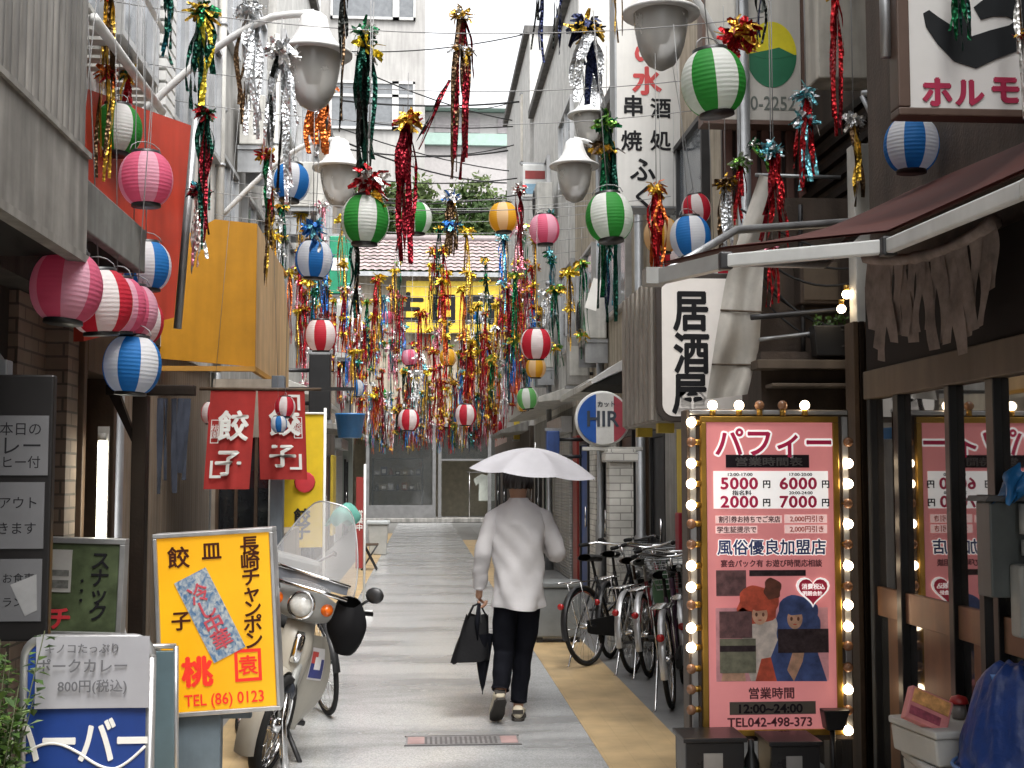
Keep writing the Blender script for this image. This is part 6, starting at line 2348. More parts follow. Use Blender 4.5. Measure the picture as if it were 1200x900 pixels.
def lantern_proto(colour):
    mb = MB()
    R, H, n, m = 0.14, 0.135, 48, 16
    prof = []
    for i in range(m + 1):
        a = -1.12 + 2.24 * i / m
        prof.append((R * (cos(a) ** 0.8), H * sin(a) / sin(1.12)))
    mb.lathe(prof, n, seg=lambda k: (k // 6) % 2)
    body = mb.mesh('lantern_paper', [paper('paper_' + colour, LC[colour]), paper('paper_pale_' + colour, PALE[colour]) if colour in PALE else PAPERW])
    r0 = prof[0][0]
    rings = MB()
    rings.lathe([(r0 + 0.003, H - 0.008), (r0 + 0.005, H + 0.012), (r0 - 0.01, H + 0.014), (r0 - 0.012, H - 0.004)], 28)
    top = rings.mesh('top_ring', [M_('black_metal')])
    rings = MB()
    rings.lathe([(r0 + 0.003, -H + 0.008), (r0 + 0.005, -H - 0.012), (0.001, -H - 0.012)], 28)
    bot = rings.mesh('bottom_ring', [M_('black_metal')])
    return body, top, bot
PROTO = {c: lantern_proto(c) for c in LC}
LGROUP = {c: '%s striped paper lanterns' % ('pale green' if c == 'lightgreen' else c) for c in LC}
rnd = random.Random(31)
def lantern(colour, px, py, wpx, label, Y=None, group=None, spin=None, tilt=(0, 0), stretch=1.0):
    Y = Y or 0.28 * FPX / wpx
    s = wpx * Y / FPX / 0.28
    p = P(px, py, Y)
    tilt = (rnd.gauss(0, 0.05), rnd.gauss(0, 0.05))
    o = thing('paper_lantern', label, 'paper lantern', p, (tilt[0], tilt[1], rnd.uniform(0, 6.28) if spin is None else spin), group or LGROUP[colour])
    o.scale = (s, s, s * stretch)
    body, top, bot = PROTO[colour]
    for nm, me in (('paper_body', body), ('top_ring', top), ('bottom_ring', bot)):
        c = bpy.data.objects.new(nm, me)
        C.objects.link(c)
        c.parent = o
    ly, lt = nearest_line(Y)
    zt = wire_z(ly, p.x, lt)
    mb = MB()
    if zt - p.z > 0.2 and -2.0 < p.x < 2.2:
        mb.tube([(0, 0, 0.145), (0, 0, (zt - p.z) / s)], 0.003, n=4)
    else:
        mb.tube([(0, 0, 0.145), (0.0, 0, 0.21)], 0.004, n=4)
    mb.tube([(0.09 * cos(a * pi / 6), 0, 0.145 + 0.055 * sin(a * pi / 6)) for a in range(7)], 0.003, n=4)
    obj('hanging_cord', mb, M_('cord_grey'), o)
    return o
NEAR = [
    ('green', 137, 152, 58, 'green striped lantern against the red projecting sign', {}),
    ('pink', 171, 210, 62, 'pink striped lantern hanging in front of the red projecting sign', {}),
    ('pink', 78, 337, 81, 'large pink lantern foremost of the cluster under the grey soffit', {'Y': 5.75}),
    ('red', 117, 354, 74, 'red lantern wedged behind the large pink one in the cluster under the grey canopy', {'Y': 6.05}),
    ('pink', 138, 358, 64, 'pink lantern in the middle of the cluster under the grey canopy', {'Y': 6.4}),
    ('pink', 155, 364, 58, 'pink lantern second from the back of the cluster under the grey canopy', {'Y': 6.9}),
    ('red', 165, 377, 52, 'red lantern at the back of the cluster under the grey canopy', {'Y': 7.4}),
    ('blue', 155, 428, 66, 'blue lantern lowest of the cluster, hanging over the timber post', {'Y': 6.5}),
    ('blue', 172, 312, 56, 'blue lantern partly hidden behind the short grey canopy', {'Y': 7.5}),
    ('blue', 341, 214, 44, 'blue lantern near the mustard awning top, beside the grey foil strips', {}),
    ('green', 428, 258, 57, 'large green lantern hanging before the far houses, free of the walls', {}),
    ('green', 488, 256, 37, 'smaller green lantern half covered by a dark red foil tail', {}),
    ('blue', 368, 304, 44, 'blue lantern hanging just past the tan face of the mustard awning', {}),
    ('red', 376, 393, 37, 'red lantern hanging below the blue one past the mustard awning', {}),
    ('yellow', 590, 255, 35, 'yellow lantern high in front of the wooded hill', {}),
    ('pink', 638, 269, 36, 'pink lantern beside the yellow one near the white house', {}),
    ('green', 714, 255, 57, 'large green lantern behind a green foil tail near the tall white sign', {}),
    ('red', 816, 245, 35, 'red lantern directly above the blue lantern at the awning corner', {'Y': 8.6}),
    ('yellow', 775, 276, 42, 'yellow lantern behind an orange red foil tail near the awning corner', {'Y': 9.2}),
    ('blue', 809, 278, 49, 'blue lantern hanging over the tip of the brown awning', {'Y': 7.9}),
    ('green', 836, 97, 78, 'biggest green lantern, beside the sign with the oval', {}),
    ('blue', 1068, 170, 66, 'blue lantern below the large white sign with the brush stroke', {'Y': 5.35}),
    ('red', 838, 326, 40, 'red lantern half hidden behind the brown awning front bar', {'Y': 8.4}),
    ('red', 789, 299, 28, 'small red lantern peeping out beneath the yellow one at the awning corner', {'Y': 10.0}),
    ('red', 628, 403, 37, 'red lantern over a small yellow lantern in the crowded middle', {}),
    ('yellow', 628, 431, 24, 'small yellow lantern right below a red lantern', {'Y': 13.5}),
    ('blue', 700, 386, 25, 'small pale blue lantern near the white flag over the round sign', {}),
    ('pink', 604, 452, 17, 'tiny pink lantern just above the pale green one', {}),
    ('lightgreen', 618, 467, 25, 'small pale green lantern above the open umbrella', {}),
    ('red', 546, 486, 25, 'small red lantern just above the umbrella edge, over the end shop', {}),
    ('red', 479, 492, 25, 'small red lantern in front of the end shop display window', {}),
    ('pink', 480, 419, 19, 'tiny pink lantern under the yellow signboard', {}),
    ('yellow', 525, 419, 20, 'tiny yellow lantern under the yellow signboard', {}),
    ('blue', 425, 386, 16, 'tiny blue lantern half hidden by foil beside the grey stucco house', {}),
    ('blue', 417, 455, 20, 'tiny blue lantern by the blue bucket lamp', {}),
    ('pink', 424, 420, 14, 'tiny pink lantern between two tiny blue ones', {}),
    ('red', 249, 484, 26, 'red lantern half hidden behind the red noren', {'Y': 9.9}),
    ('red', 334, 477, 24, 'red lantern beside the pale one at the noren edge', {'Y': 9.1}),
    ('blue', 327, 497, 19, 'narrow blue lantern in front of the noren edge', {'Y': 9.05}),
    ('pink', 735, 400, 15, 'tiny pink lantern over the pale eave near the round sign', {'Y': 20}),
    ('red', 585, 500, 13, 'tiny red lantern low over the umbrella top', {}),
    ('yellow', 612, 476, 13, 'tiny yellow lantern tucked behind the pale green one', {'Y': 19}),
]
for colour, px, py, wp_, lab, kw in NEAR:
    lantern(colour, px, py, wp_, lab, **kw)

for i, (colour, px, py, wp_) in enumerate((('pink', 455, 372, 15), ('green', 512, 398, 14), ('blue', 560, 372, 15), ('red', 668, 432, 17), ('yellow', 655, 352, 18), ('pink', 690, 452, 17), ('green', 448, 462, 13), ('blue', 540, 440, 12),
        ('yellow', 505, 455, 12), ('red', 572, 420, 13), ('pink', 556, 470, 12), ('blue', 660, 478, 13), ('green', 398, 352, 18), ('yellow', 392, 428, 15))):
    lantern(colour, px, py, wp_, 'tiny %s lantern lost among the crowded far foil streamers' % colour, group='tiny %s lanterns in the far crowd' % colour)
# ---- foil streamers: a crumpled rosette on top, long twisted strips below
FOIL = {
    'red': (0.33, 0.010, 0.014), 'darkred': (0.18, 0.006, 0.014), 'green': (0.006, 0.11, 0.04), 'darkgreen': (0.004, 0.045, 0.03), 'gold': (0.75, 0.46, 0.06),
    'silver': (0.72, 0.74, 0.76), 'blue': (0.03, 0.16, 0.50), 'navy': (0.010, 0.014, 0.045), 'cyan': (0.20, 0.58, 0.66), 'orange': (0.62, 0.15, 0.03),
    'white': (0.78, 0.77, 0.74), 'black': (0.012, 0.014, 0.012), 'pink': (0.72, 0.25, 0.33), 'brown': (0.10, 0.06, 0.03), 'yellow': (0.75, 0.58, 0.05), 'lime': (0.20, 0.42, 0.08), 'teal': (0.01, 0.10, 0.13),
}
def foil(c):
    m = mat('foil_' + c, FOIL[c], rough=0.34, metal=0.8, var=0.4, scale=25, rvar=0.15)
    if 'foil_bump' not in m:
        m['foil_bump'] = 1
        N, L = m.node_tree.nodes, m.node_tree.links
        b = N['Principled BSDF']
        tc = N.new('ShaderNodeTexCoord')
        vz = N.new('ShaderNodeTexVoronoi')
        vz.inputs['Scale'].default_value = 45
        L.new(tc.outputs['Object'], vz.inputs['Vector'])
        bp = N.new('ShaderNodeBump')
        bp.inputs['Strength'].default_value = 0.55
        bp.inputs['Distance'].default_value = 0.02
        L.new(vz.outputs['Distance'], bp.inputs['Height'])
        L.new(bp.outputs[0], b.inputs['Normal'])
    return m
def rosette_mesh(rnd, r, c1, c2, n=60):
    mb = MB()
    for k in range(n):
        d = Vector((rnd.gauss(0, 1), rnd.gauss(0, 1), rnd.gauss(0.1, 0.55))).normalized()
        s_ = d.cross(Vector((rnd.gauss(0, 1), rnd.gauss(0, 1), rnd.gauss(0, 1)))).normalized()
        L_ = r * rnd.uniform(0.55, 1.15)
        w = r * rnd.uniform(0.09, 0.22)
        nn = d.cross(s_) * (w * 0.7)
        p0, p1, p2 = d * (r * 0.1), d * (L_ * 0.6) + nn, d * L_ - nn + Vector((0, 0, -0.25 * r * rnd.random()))
        mb.add([p0 - s_ * w * 0.3, p0 + s_ * w * 0.3, p1 + s_ * w, p1 - s_ * w, p2 + s_ * w * 0.5, p2 - s_ * w * 0.5], [(0, 1, 2, 3), (3, 2, 4, 5)], 0 if rnd.random() < 0.62 else 1)
    return mb.mesh('rosette', [foil(c1), foil(c2)])
def tail_mesh(rnd, L0, w0, c1, c2, n=12, spread=1.0, seg=13, fat=1.0):
    mb = MB()
    for k in range(n):
        L_ = L0 * (rnd.uniform(0.78, 1.0) if k < n * 0.6 else rnd.uniform(0.35, 0.8))
        a0 = rnd.uniform(0, 6.28)
        r = w0 * rnd.uniform(0.1, 0.55) * spread
        wd = w0 * rnd.uniform(0.10, 0.24) * fat
        tw0, tws = rnd.uniform(0, 6.28), rnd.uniform(-7, 7)
        ph, am = rnd.uniform(0, 6.28), w0 * rnd.uniform(0.02, 0.13)
        cx, cy_ = r * cos(a0), r * sin(a0)
        dr = w0 * rnd.gauss(0, 0.22)
        vs, fs = [], []
        for i in range(seg + 1):
            v = i / seg
            sp = min(1.0, 0.25 + 2.2 * v) if v < 0.4 else 1.0
            x = cx * sp + am * sin(ph + 5 * v) + dr * v * v
            y = cy_ * sp + am * cos(ph * 1.3 + 6 * v)
            z = -L_ * v
            an = tw0 + tws * v + rnd.uniform(-0.22, 0.22)
            e = Vector((cos(an), sin(an), 0)) * (wd * 0.5 * (1 - 0.35 * v))
            vs += [Vector((x, y, z)) - e, Vector((x, y, z)) + e]
        for i in range(seg):
            fs.append((2 * i, 2 * i + 1, 2 * i + 3, 2 * i + 2))
        mb.add(vs, fs, 0 if rnd.random() < 0.75 else 1, False)
    return mb.mesh('foil_tail', [foil(c1), foil(c2)])
def streamer(label, p, L_, w, top=('gold', 'red'), tail=('red', 'darkred'), seed=0, group='foil streamers over the alley', rose=1.0, tailn=13, second=None, cord=True, lean=(0, 0)):
    rnd = random.Random(seed)
    o = thing('foil_streamer', label, 'streamer', p, (lean[0], lean[1], rnd.uniform(0, 6.28) if lean == (0, 0) else 0), group)
    def link(nm, me, loc=(0, 0, 0)):
        c = bpy.data.objects.new(nm, me)
        C.objects.link(c)
        c.parent = o
        c.location = loc
        return c
    if rose > 0:
        link('rosette', rosette_mesh(rnd, w * 0.64 * rose, top[0], top[1]))
    link('foil_tail', tail_mesh(rnd, L_, w, tail[0], tail[1], tailn, fat=1.55, spread=0.85), (0, 0, -w * 0.2))
    if second:
        f, c1, c2 = second
        link('rosette', rosette_mesh(rnd, w * 0.75, c1, c2, 30), (0, 0, -L_ * f))
    ly, lt = nearest_line(p.y)
    zt = wire_z(ly, p.x, lt)
    if cord and zt > p.z + 0.05:
        mb = MB()
        mb.tube([(0, 0, 0.0), (0, 0, zt - p.z)], 0.003, n=4)
        obj('hanging_cord', mb, M_('cord_grey'), o)
    return o
def S(label, px, py0, py1, wpx, Y, top, tail, **k):
    p = P(px, py0, Y)
    streamer(label, p, (py1 - py0) * Y / FPX, wpx * Y / FPX, top, tail, seed=int(px * 7 + py0), **k)
S('long gold and red foil strand hanging in front of the red projecting sign', 128, -10, 225, 22, 7.0, ('gold', 'red'), ('gold', 'brown'), second=(0.42, 'red', 'orange'))
S('dark green foil strip at the top edge beside the white wall', 195, -20, 74, 20, 7.2, ('darkgreen', 'teal'), ('darkgreen', 'teal'), tailn=6)
S('green bow streamer with yellow ribbons and dark green tail before the pale upper wall', 237, 14, 128, 34, 7.4, ('green', 'gold'), ('darkgreen', 'yellow'))
S('short green and dark red streamer hanging under the green bow beside the mustard awning', 240, 132, 292, 22, 7.6, ('red', 'green'), ('darkgreen', 'darkred'))
S('pale pink and clear ribbon streamer in front of the mustard awning top', 232, 225, 318, 26, 8.2, ('darkred', 'teal'), ('white', 'pink'), tailn=7)
S('long dark grey and silver strips hanging beside the nearest bell lamp', 330, 60, 240, 34, 7.9, ('silver', 'white'), ('silver', 'black'), tailn=10)
S('silver ribbon tangle next to the pale upper wall above the mustard awning', 292, 10, 170, 34, 8.4, ('silver', 'white'), ('silver', 'brown'), tailn=12)
S('orange foil streamer just behind the nearest bell lamp', 372, 98, 182, 36, 9.0, ('gold', 'orange'), ('orange', 'silver'), tailn=10)
S('black foil strip close to the nearest bell lamp', 404, -25, 166, 15, 7.6, ('black', 'brown'), ('black', 'brown'), tailn=5, rose=0)
S('green bow streamer with pale yellow rosette and long dark tail near the office block', 428, 38, 232, 30, 8.3, ('green', 'white'), ('darkgreen', 'black'), second=(0.10, 'yellow', 'white'))
S('gold rosette streamer with wide dark red tail before the office block', 478, 142, 318, 30, 8.6, ('gold', 'red'), ('darkred', 'red'), tailn=10)
S('gold topped streamer with forked dark red tail against the open sky', 541, 18, 215, 24, 8.2, ('gold', 'silver'), ('darkred', 'brown'), second=(0.22, 'silver', 'gold'))
S('slanting dark foil strand against the open sky, crossing the forked tail', 528, 92, 192, 10, 8.25, ('darkred', 'black'), ('darkred', 'black'), rose=0, tailn=4, lean=(0, 0.42), cord=False)
S('navy foil pair of strips against the open sky, nearer the office block', 632, -25, 78, 18, 8.0, ('navy', 'black'), ('navy', 'black'), tailn=5, rose=0)
S('navy foil strip against the open sky, nearer the tall white sign', 656, -25, 73, 14, 8.0, ('navy', 'black'), ('navy', 'black'), tailn=4, rose=0)
S('navy, white and pale blue streamer with several tails before the white house', 688, 30, 122, 40, 9.0, ('navy', 'gold'), ('silver', 'navy'), tailn=12)
S('brown foil strand at the edge of the tall white sign', 722, -30, 60, 14, 8.0, ('brown', 'gold'), ('brown', 'gold'), tailn=5, rose=0)
S('green rosette streamer with gold tuft and long green tail beside the tall white sign', 711, 145, 385, 30, 8.3, ('green', 'lime'), ('darkgreen', 'green'), second=(0.14, 'gold', 'brown'), tailn=10)
S('orange red streamer with gold top in front of the yellow lantern', 769, 222, 345, 24, 8.2, ('gold', 'orange'), ('red', 'orange'))
S('gold and red foil rosette over the biggest green lantern', 866, 38, 78, 44, 6.2, ('red', 'gold'), ('red', 'gold'), tailn=4)
S('dark foil strip hanging over the sign with the oval', 891, -20, 60, 14, 6.4, ('navy', 'black'), ('black', 'navy'), tailn=4, rose=0)
S('gold topped red foil tail in front of the cream upper panel', 978, -8, 178, 20, 6.6, ('gold', 'yellow'), ('red', 'darkred'), tailn=8)
S('cyan and silver streamer with a red tail under the sign with the oval', 944, 112, 225, 28, 6.9, ('cyan', 'silver'), ('red', 'cyan'), second=(0.26, 'cyan', 'silver'))
S('white topped streamer with thin yellow tail near the pale pillar', 1000, 142, 255, 24, 6.6, ('white', 'silver'), ('gold', 'brown'), tailn=5)
S('red and silver streamer with ragged tail just above the awning bar', 906, 175, 300, 26, 7.0, ('cyan', 'silver'), ('red', 'darkred'), tailn=9)
S('red foil tail hanging below the awning bar by the canvas sheet', 905, 290, 362, 14, 7.05, ('red', 'pink'), ('red', 'darkred'), tailn=6)
S('green foil strip draped over the large white sign', 1124, -40, 64, 26, 4.2, ('green', 'darkgreen'), ('green', 'darkgreen'), tailn=7, rose=0)
S('red and white beaded strand at the corner of the large white sign', 1194, -20, 165, 15, 4.15, ('red', 'white'), ('white', 'brown'), tailn=4, second=(0.36, 'gold', 'red'))
S('red and grey streamers hanging beside the tarpaulin top', 850, 215, 312, 24, 7.7, ('brown', 'gold'), ('silver', 'brown'), tailn=9)
S('pale blue and green streamer hanging over the awning end', 868, 190, 268, 22, 7.6, ('lime', 'white'), ('red', 'cyan'), tailn=8)
S('green tinsel strand slanting beside the sign with the oval', 882, 168, 232, 14, 7.3, ('green', 'white'), ('lime', 'green'), tailn=5, lean=(0, -0.6), cord=False)
S('gold and brown strand at the edge of the mustard awning', 318, 225, 335, 16, 8.9, ('white', 'gold'), ('brown', 'gold'), tailn=6)
S('red and white rosette on top of the big green lantern near the office block', 433, 212, 240, 40, 7.3, ('red', 'white'), ('red', 'gold'), tailn=3)
S('dark green tail below the large green lantern near the office block', 416, 285, 375, 16, 7.6, ('darkgreen', 'black'), ('darkgreen', 'black'), tailn=6, rose=0, cord=False)
S('blue foil rosette sitting on the blue lantern past the mustard awning', 367, 268, 292, 26, 8.9, ('blue', 'cyan'), ('blue', 'white'), tailn=3)
S('red and green streamer beside the blue lantern near the mustard awning top', 312, 182, 262, 22, 8.8, ('red', 'gold'), ('green', 'red'), tailn=6)
S('white rosette streamer with blue star before the wooded hill', 529, 232, 300, 18, 11.0, ('white', 'blue'), ('brown', 'gold'), second=(0.5, 'blue', 'cyan'))
S('white and red speckled strand hanging by the yellow lantern', 608, 222, 300, 16, 10.6, ('white', 'red'), ('darkred', 'brown'), tailn=5)
S('red and gold strand over the pink striped lantern at the red sign', 150, 85, 150, 22, 7.6, ('gold', 'green'), ('red', 'gold'), tailn=4)

# ---- the crowd of streamers farther down
KINDS = [('red', ('gold', 'red'), ('red', 'darkred')), ('orange', ('yellow', 'gold'), ('orange', 'red')), ('green', ('lime', 'gold'), ('green', 'darkgreen')), ('silver', ('white', 'silver'), ('silver', 'white')),
         ('gold', ('yellow', 'gold'), ('gold', 'brown')), ('blue', ('cyan', 'white'), ('blue', 'cyan')), ('dark teal', ('green', 'cyan'), ('teal', 'navy')), ('dark red', ('pink', 'gold'), ('darkred', 'red')),
         ('pink', ('white', 'pink'), ('pink', 'white')), ('dark green', ('gold', 'green'), ('darkgreen', 'black'))]
rnd = random.Random(2024)
VAR = {}
for ki, (nm, top, tail) in enumerate(KINDS):
    for v in range(3):
        r2 = random.Random(ki * 10 + v)
        VAR[nm, v] = (rosette_mesh(r2, 0.105, top[0], top[1], 44), tail_mesh(r2, 1.0, 0.11, tail[0], tail[1], 9, seg=9), rosette_mesh(r2, 0.085, top[1], top[0], 26))
cnt = 0
used_px = []
MASS = MB()
mass_mats = []
for i in range(620):
    extra = cnt >= 256
    Y = rnd.choice([l for l in LINES if l[0] > (17 if extra else 10.5)])[0]
    if Y < 15 and rnd.random() < 0.45:
        Y = rnd.choice([l for l in LINES if l[0] > 16])[0]
    x = rnd.uniform(-1.8, 2.05) if rnd.random() < 0.7 else rnd.choice((-1, 1)) * rnd.uniform(0.9, 1.85)
    zt = wire_z(Y, x, nearest_line(Y)[1])
    pxx = VPX + FPX * x / Y
    if Y < 13.5 and 440 < pxx < 600 and rnd.random() < 0.7:
        continue
    nm, top, tail = KINDS[rnd.choices(range(10), [16, 11, 10, 10, 13, 8, 8, 12, 8, 8])[0]]
    v = rnd.randrange(3)
    ro, ta, ro2 = VAR[nm, v]
    drop = rnd.uniform(0.02, 0.95) ** 1.3
    L_ = rnd.uniform(0.55, 1.05)
    L_ = min(L_, zt - drop - 2.35)
    if L_ < 0.3:
        drop, L_ = 0.1, rnd.uniform(0.6, 1.2)
    p = Vector((x, Y + rnd.uniform(-0.06, 0.06), zt - drop))
    pxx, pyt = VPX + FPX * x / Y, HORY - (p.z - EYE) * FPX / Y
    if 474 < pxx < 592 and pyt < 392 and rnd.random() < 0.4:
        continue
    cnt += 1
    if extra:
        s_ = rnd.uniform(0.7, 1.15)
        Mx = Matrix.Translation(p) @ Matrix.Rotation(rnd.uniform(0, 6.28), 4, 'Z')
        for me_, sc_ in ((ro, (s_, s_, s_)), (ta, (s_, s_, L_))):
            ids = []
            for mm in me_.materials:
                if mm not in mass_mats:
                    mass_mats.append(mm)
                ids.append(mass_mats.index(mm))
            MASS.add([Mx @ Vector((v.co.x * sc_[0], v.co.y * sc_[1], v.co.z * sc_[2])) for v in me_.vertices], [tuple(f.vertices) for f in me_.polygons], [ids[f.material_index] for f in me_.polygons])
        continue
    o = thing('foil_streamer', '%s foil streamer deep in the crowded hanging decorations' % nm, 'streamer', p, (0, 0, rnd.uniform(0, 6.28)), '%s foil streamers in the far crowd' % nm)
    c = bpy.data.objects.new('rosette', ro)
    C.objects.link(c)
    c.parent = o
    s_ = rnd.uniform(0.7, 1.15)
    c.scale = (s_, s_, s_)
    c = bpy.data.objects.new('foil_tail', ta)
    C.objects.link(c)
    c.parent = o
    c.scale = (s_, s_, L_)
    if rnd.random() < 0.65:
        c = bpy.data.objects.new('rosette', ro2)
        C.objects.link(c)
        c.parent = o
        c.location = (0, 0, -L_ * rnd.uniform(0.35, 0.8))
    if drop > 0.12:
        mb = MB()
        mb.tube([(0, 0, 0), (0, 0, drop)], 0.003, n=3)
        obj('hanging_cord', mb, M_('cord_grey'), o)
tag(obj('distant_streamers', MASS, mass_mats, fix=False), 'mass of small glittering foil streamers at the far end of the alley', 'streamers', kind='stuff')
# small white paper flag in the crowd, over the round sign
p = P(697, 345, 10.5)
o = thing('paper_flag', 'small slanting white paper strip hanging over the round sign', 'paper strip', p, (0, 0.3, 0))
mb = MB()
mb.box(-0.05, 0.05, -0.003, 0.003, -0.13, 0.13)
obj('sheet', mb, M_('white_text'), o)
mb = MB()
mb.tube([(0, 0, 0.13), (0, 0, 0.6)], 0.003, n=4)
obj('hanging_cord', mb, M_('cord_grey'), o)

# ---- projecting signs and small fittings down both rows (plain boards)
def blade_sign(label, px0, px1, py0, py1, Y, m, side, stripe=None, round_=False):
    a, b = P(px0, py1, Y), P(px1, py0, Y)
    o = thing('shop_sign', label, 'sign', ((a.x + b.x) / 2, Y, a.z))
    w, h = (b.x - a.x) / 2, b.z - a.z
    mb = MB()
    mb.box(-w, w, -0.09, 0.09, 0, h)
    obj('board', mb, m, o, bevel=0.015)
    mb = MB()
    mb.box(-w - 0.02, w + 0.02, -0.06, 0.06, h + 0.001, h + 0.04)
    mb.box(-w - 0.02, w + 0.02, -0.06, 0.06, -0.04, -0.001)
    obj('frame', mb, M_('galv'), o)
    mb = MB()
    e = (2.32 if side > 0 else -2.05) - o.location.x
    for z in (h * 0.25, h * 0.75):
        mb = MB()
        mb.tube([(w * side, 0, z), (e, 0, z)], 0.025)
        obj('bracket', mb, M_('steel_dark'), o)
    if stripe:
        for (z0, z1, ms) in stripe:
            mb = MB()
            mb.box(-w * 0.8, w * 0.8, -0.096, -0.0905, h * z0, h * z1)
            obj('band', mb, ms, o)
blade_sign('green shop sign with pale band beside the large green lantern near the office block', 386, 411, 278, 345, 19.5, M_('panel_green'), -1, ((0.40, 0.62, M_('white_text')),))
blade_sign('narrow white shop sign on the left-hand far row below the green sign', 394, 412, 352, 420, 21, M_('white_paint'), -1, ((0.1, 0.9, M_('white_dirty')),))
blade_sign('dark box sign at the corner above the blue bucket lamp', 362, 388, 415, 492, 15.8, M_('black_metal'), -1)
blade_sign('white and pale blue shop sign near the tall white house', 612, 641, 194, 232, 24, M_('white_paint'), 1, ((0.55, 0.8, M_('door_red')), (0.1, 0.4, mat('band_blue', (0.25, 0.42, 0.55), rough=0.5))))
blade_sign('tall pale shop sign standing off the tall white house', 610, 640, 112, 190, 29, mat('sign_cream', (0.66, 0.62, 0.55), rough=0.5, streak=0.2), 1)
blade_sign('blue shop sign over the blue door behind the umbrella', 640, 655, 505, 545, 18, M_('door_blue'), 1)
blade_sign('orange lit shop sign low down on the far row behind the umbrella', 602, 618, 492, 515, 30, M_('panel_yellow'), 1, ((0.3, 0.7, M_('door_red')),))
blade_sign('grey shop sign hung below the cream house eaves', 664, 690, 395, 452, 17, M_('stucco_grey'), 1, ((0.2, 0.8, M_('white_dirty')),))
# ================================================================ PERSON WALKING AWAY, UMBRELLA, BAG
mat('skin', (0.42, 0.235, 0.155), rough=0.55, var=0.08)
mat('hair_black', (0.016, 0.012, 0.011), rough=0.42, var=0.3, scale=40)
mat('shirt_white', (0.58, 0.565, 0.572), rough=0.85, var=0.05, bump=0.45, bscale=11, translucent=0.08)
mat('trouser_navy', (0.0065, 0.007, 0.010), rough=0.85, var=0.25, bump=0.4, bscale=22, spec=0.2)
mat('shoe_cream', (0.50, 0.44, 0.33), rough=0.6)
mat('shoe_sole', (0.05, 0.045, 0.04), rough=0.7)
gp = G(606, 846)
PX, PY = gp.x, gp.y
person = thing('person', 'person in long white shirt and dark trousers walking away under a pale umbrella', 'person', (PX, PY, 0.004))
# one continuous body: skeleton grown with a skin, fingers as chains of their own rooted in the palms
V, E, R = [], [], []
def joint(p, r, parent=None):
    V.append(Vector(p))
    R.append(r)
    if parent is not None:
        E.append((parent, len(V) - 1))
    return len(V) - 1
pel = joint((0.01, 0, 0.84), 0.105)
abd = joint((0.01, 0.005, 1.0), 0.105, pel)
che = joint((0.01, 0.0, 1.22), 0.125, abd)
nk0 = joint((0.01, -0.005, 1.385), 0.062, che)
nk1 = joint((0.008, 0.015, 1.455), 0.05, nk0)
hd0 = joint((0.006, 0.03, 1.515), 0.074, nk1)
hd1 = joint((0.006, 0.022, 1.575), 0.080, hd0)
hd2 = joint((0.006, 0.012, 1.62), 0.045, hd1)
def arm(sh, el, wr, side):
    a = joint(sh, 0.052, che)
    m = joint(Vector(sh).lerp(Vector(el), 0.5), 0.044, a)
    b = joint(el, 0.037, m)
    m2 = joint(Vector(el).lerp(Vector(wr), 0.5), 0.034, b)
    return joint(wr, 0.024, m2)
WL, HL = Vector((-0.245, 0.055, 0.865)), Vector((-0.25, 0.07, 0.785))
WR_, HR = Vector((0.185, 0.215, 1.155)), Vector((0.125, 0.265, 1.18))
wl = arm((-0.165, -0.005, 1.34), (-0.225, -0.02, 1.09), WL, -1)
wr = arm((0.185, -0.005, 1.34), (0.275, -0.01, 1.085), WR_, 1)
pl_ = joint(HL, 0.026, wl)
pr_ = joint(HR, 0.026, wr)
def leg(hip, kn, an, heel, toe):
    a = joint(hip, 0.072, pel)
    b = joint(Vector(hip).lerp(Vector(kn), 0.5), 0.062, a)
    c = joint(kn, 0.052, b)
    d = joint(Vector(kn).lerp(Vector(an), 0.35), 0.050, c)
    e = joint(an, 0.032, d)
    f = joint(Vector(an).lerp(Vector(toe), 0.45), 0.030, e)
    joint(toe, 0.022, f)
    joint(heel, 0.026, e)
leg((-0.075, 0, 0.79), (-0.085, 0.035, 0.44), (-0.115, -0.115, 0.185), (-0.12, -0.165, 0.155), (-0.14, 0.0, 0.045))
leg((0.09, 0, 0.79), (0.045, 0.07, 0.43), (0.01, 0.06, 0.085), (0.0, 0.02, 0.04), (0.02, 0.22, 0.03))
# nose and ears
joint((0.006, 0.112, 1.53), 0.010, hd0)
def fingers(palm, fwd, side, curl, back):
    roots = []
    fwd, side, curl = Vector(fwd).normalized(), Vector(side).normalized(), Vector(curl).normalized()
    for k, (o, L_) in enumerate(((-0.027, 0.062), (-0.009, 0.070), (0.009, 0.066), (0.026, 0.052))):
        base = palm + side * o + fwd * 0.01
        q0 = joint(base, 0.010)
        roots.append(q0)
        q1 = joint(base + fwd * (0.028), 0.0095, q0)
        q2 = joint(base + fwd * (0.028 + L_ * 0.35) + curl * L_ * 0.28, 0.0088, q1)
        q3 = joint(base + fwd * (0.02 + L_ * 0.28) + curl * L_ * 0.72, 0.0080, q2)
        joint(base + fwd * 0.012 + curl * L_ * 0.85, 0.0068, q3)
    q0 = joint(palm - side * 0.022 - fwd * 0.012, 0.012)
    roots.append(q0)
    q1 = joint(palm - side * 0.045 + fwd * 0.012 + curl * 0.012, 0.0105, q0)
    q2 = joint(palm - side * 0.045 + fwd * 0.034 + curl * 0.034, 0.0095, q1)
    joint(palm - side * 0.034 + fwd * 0.044 + curl * 0.055, 0.0078, q2)
    return roots
roots = fingers(HL, (0, 0.0, -1), (0, -1, 0), (0.9, 0, 0.25), 1)
roots += fingers(HR, (-0.75, 0.65, 0.1), (0, 0.1, -1), (-0.75, -0.7, 0), 1)
me = bpy.data.meshes.new('body')
me.from_pydata(V, E, [])
body = bpy.data.objects.new('body', me)
C.objects.link(body)
body.parent = person
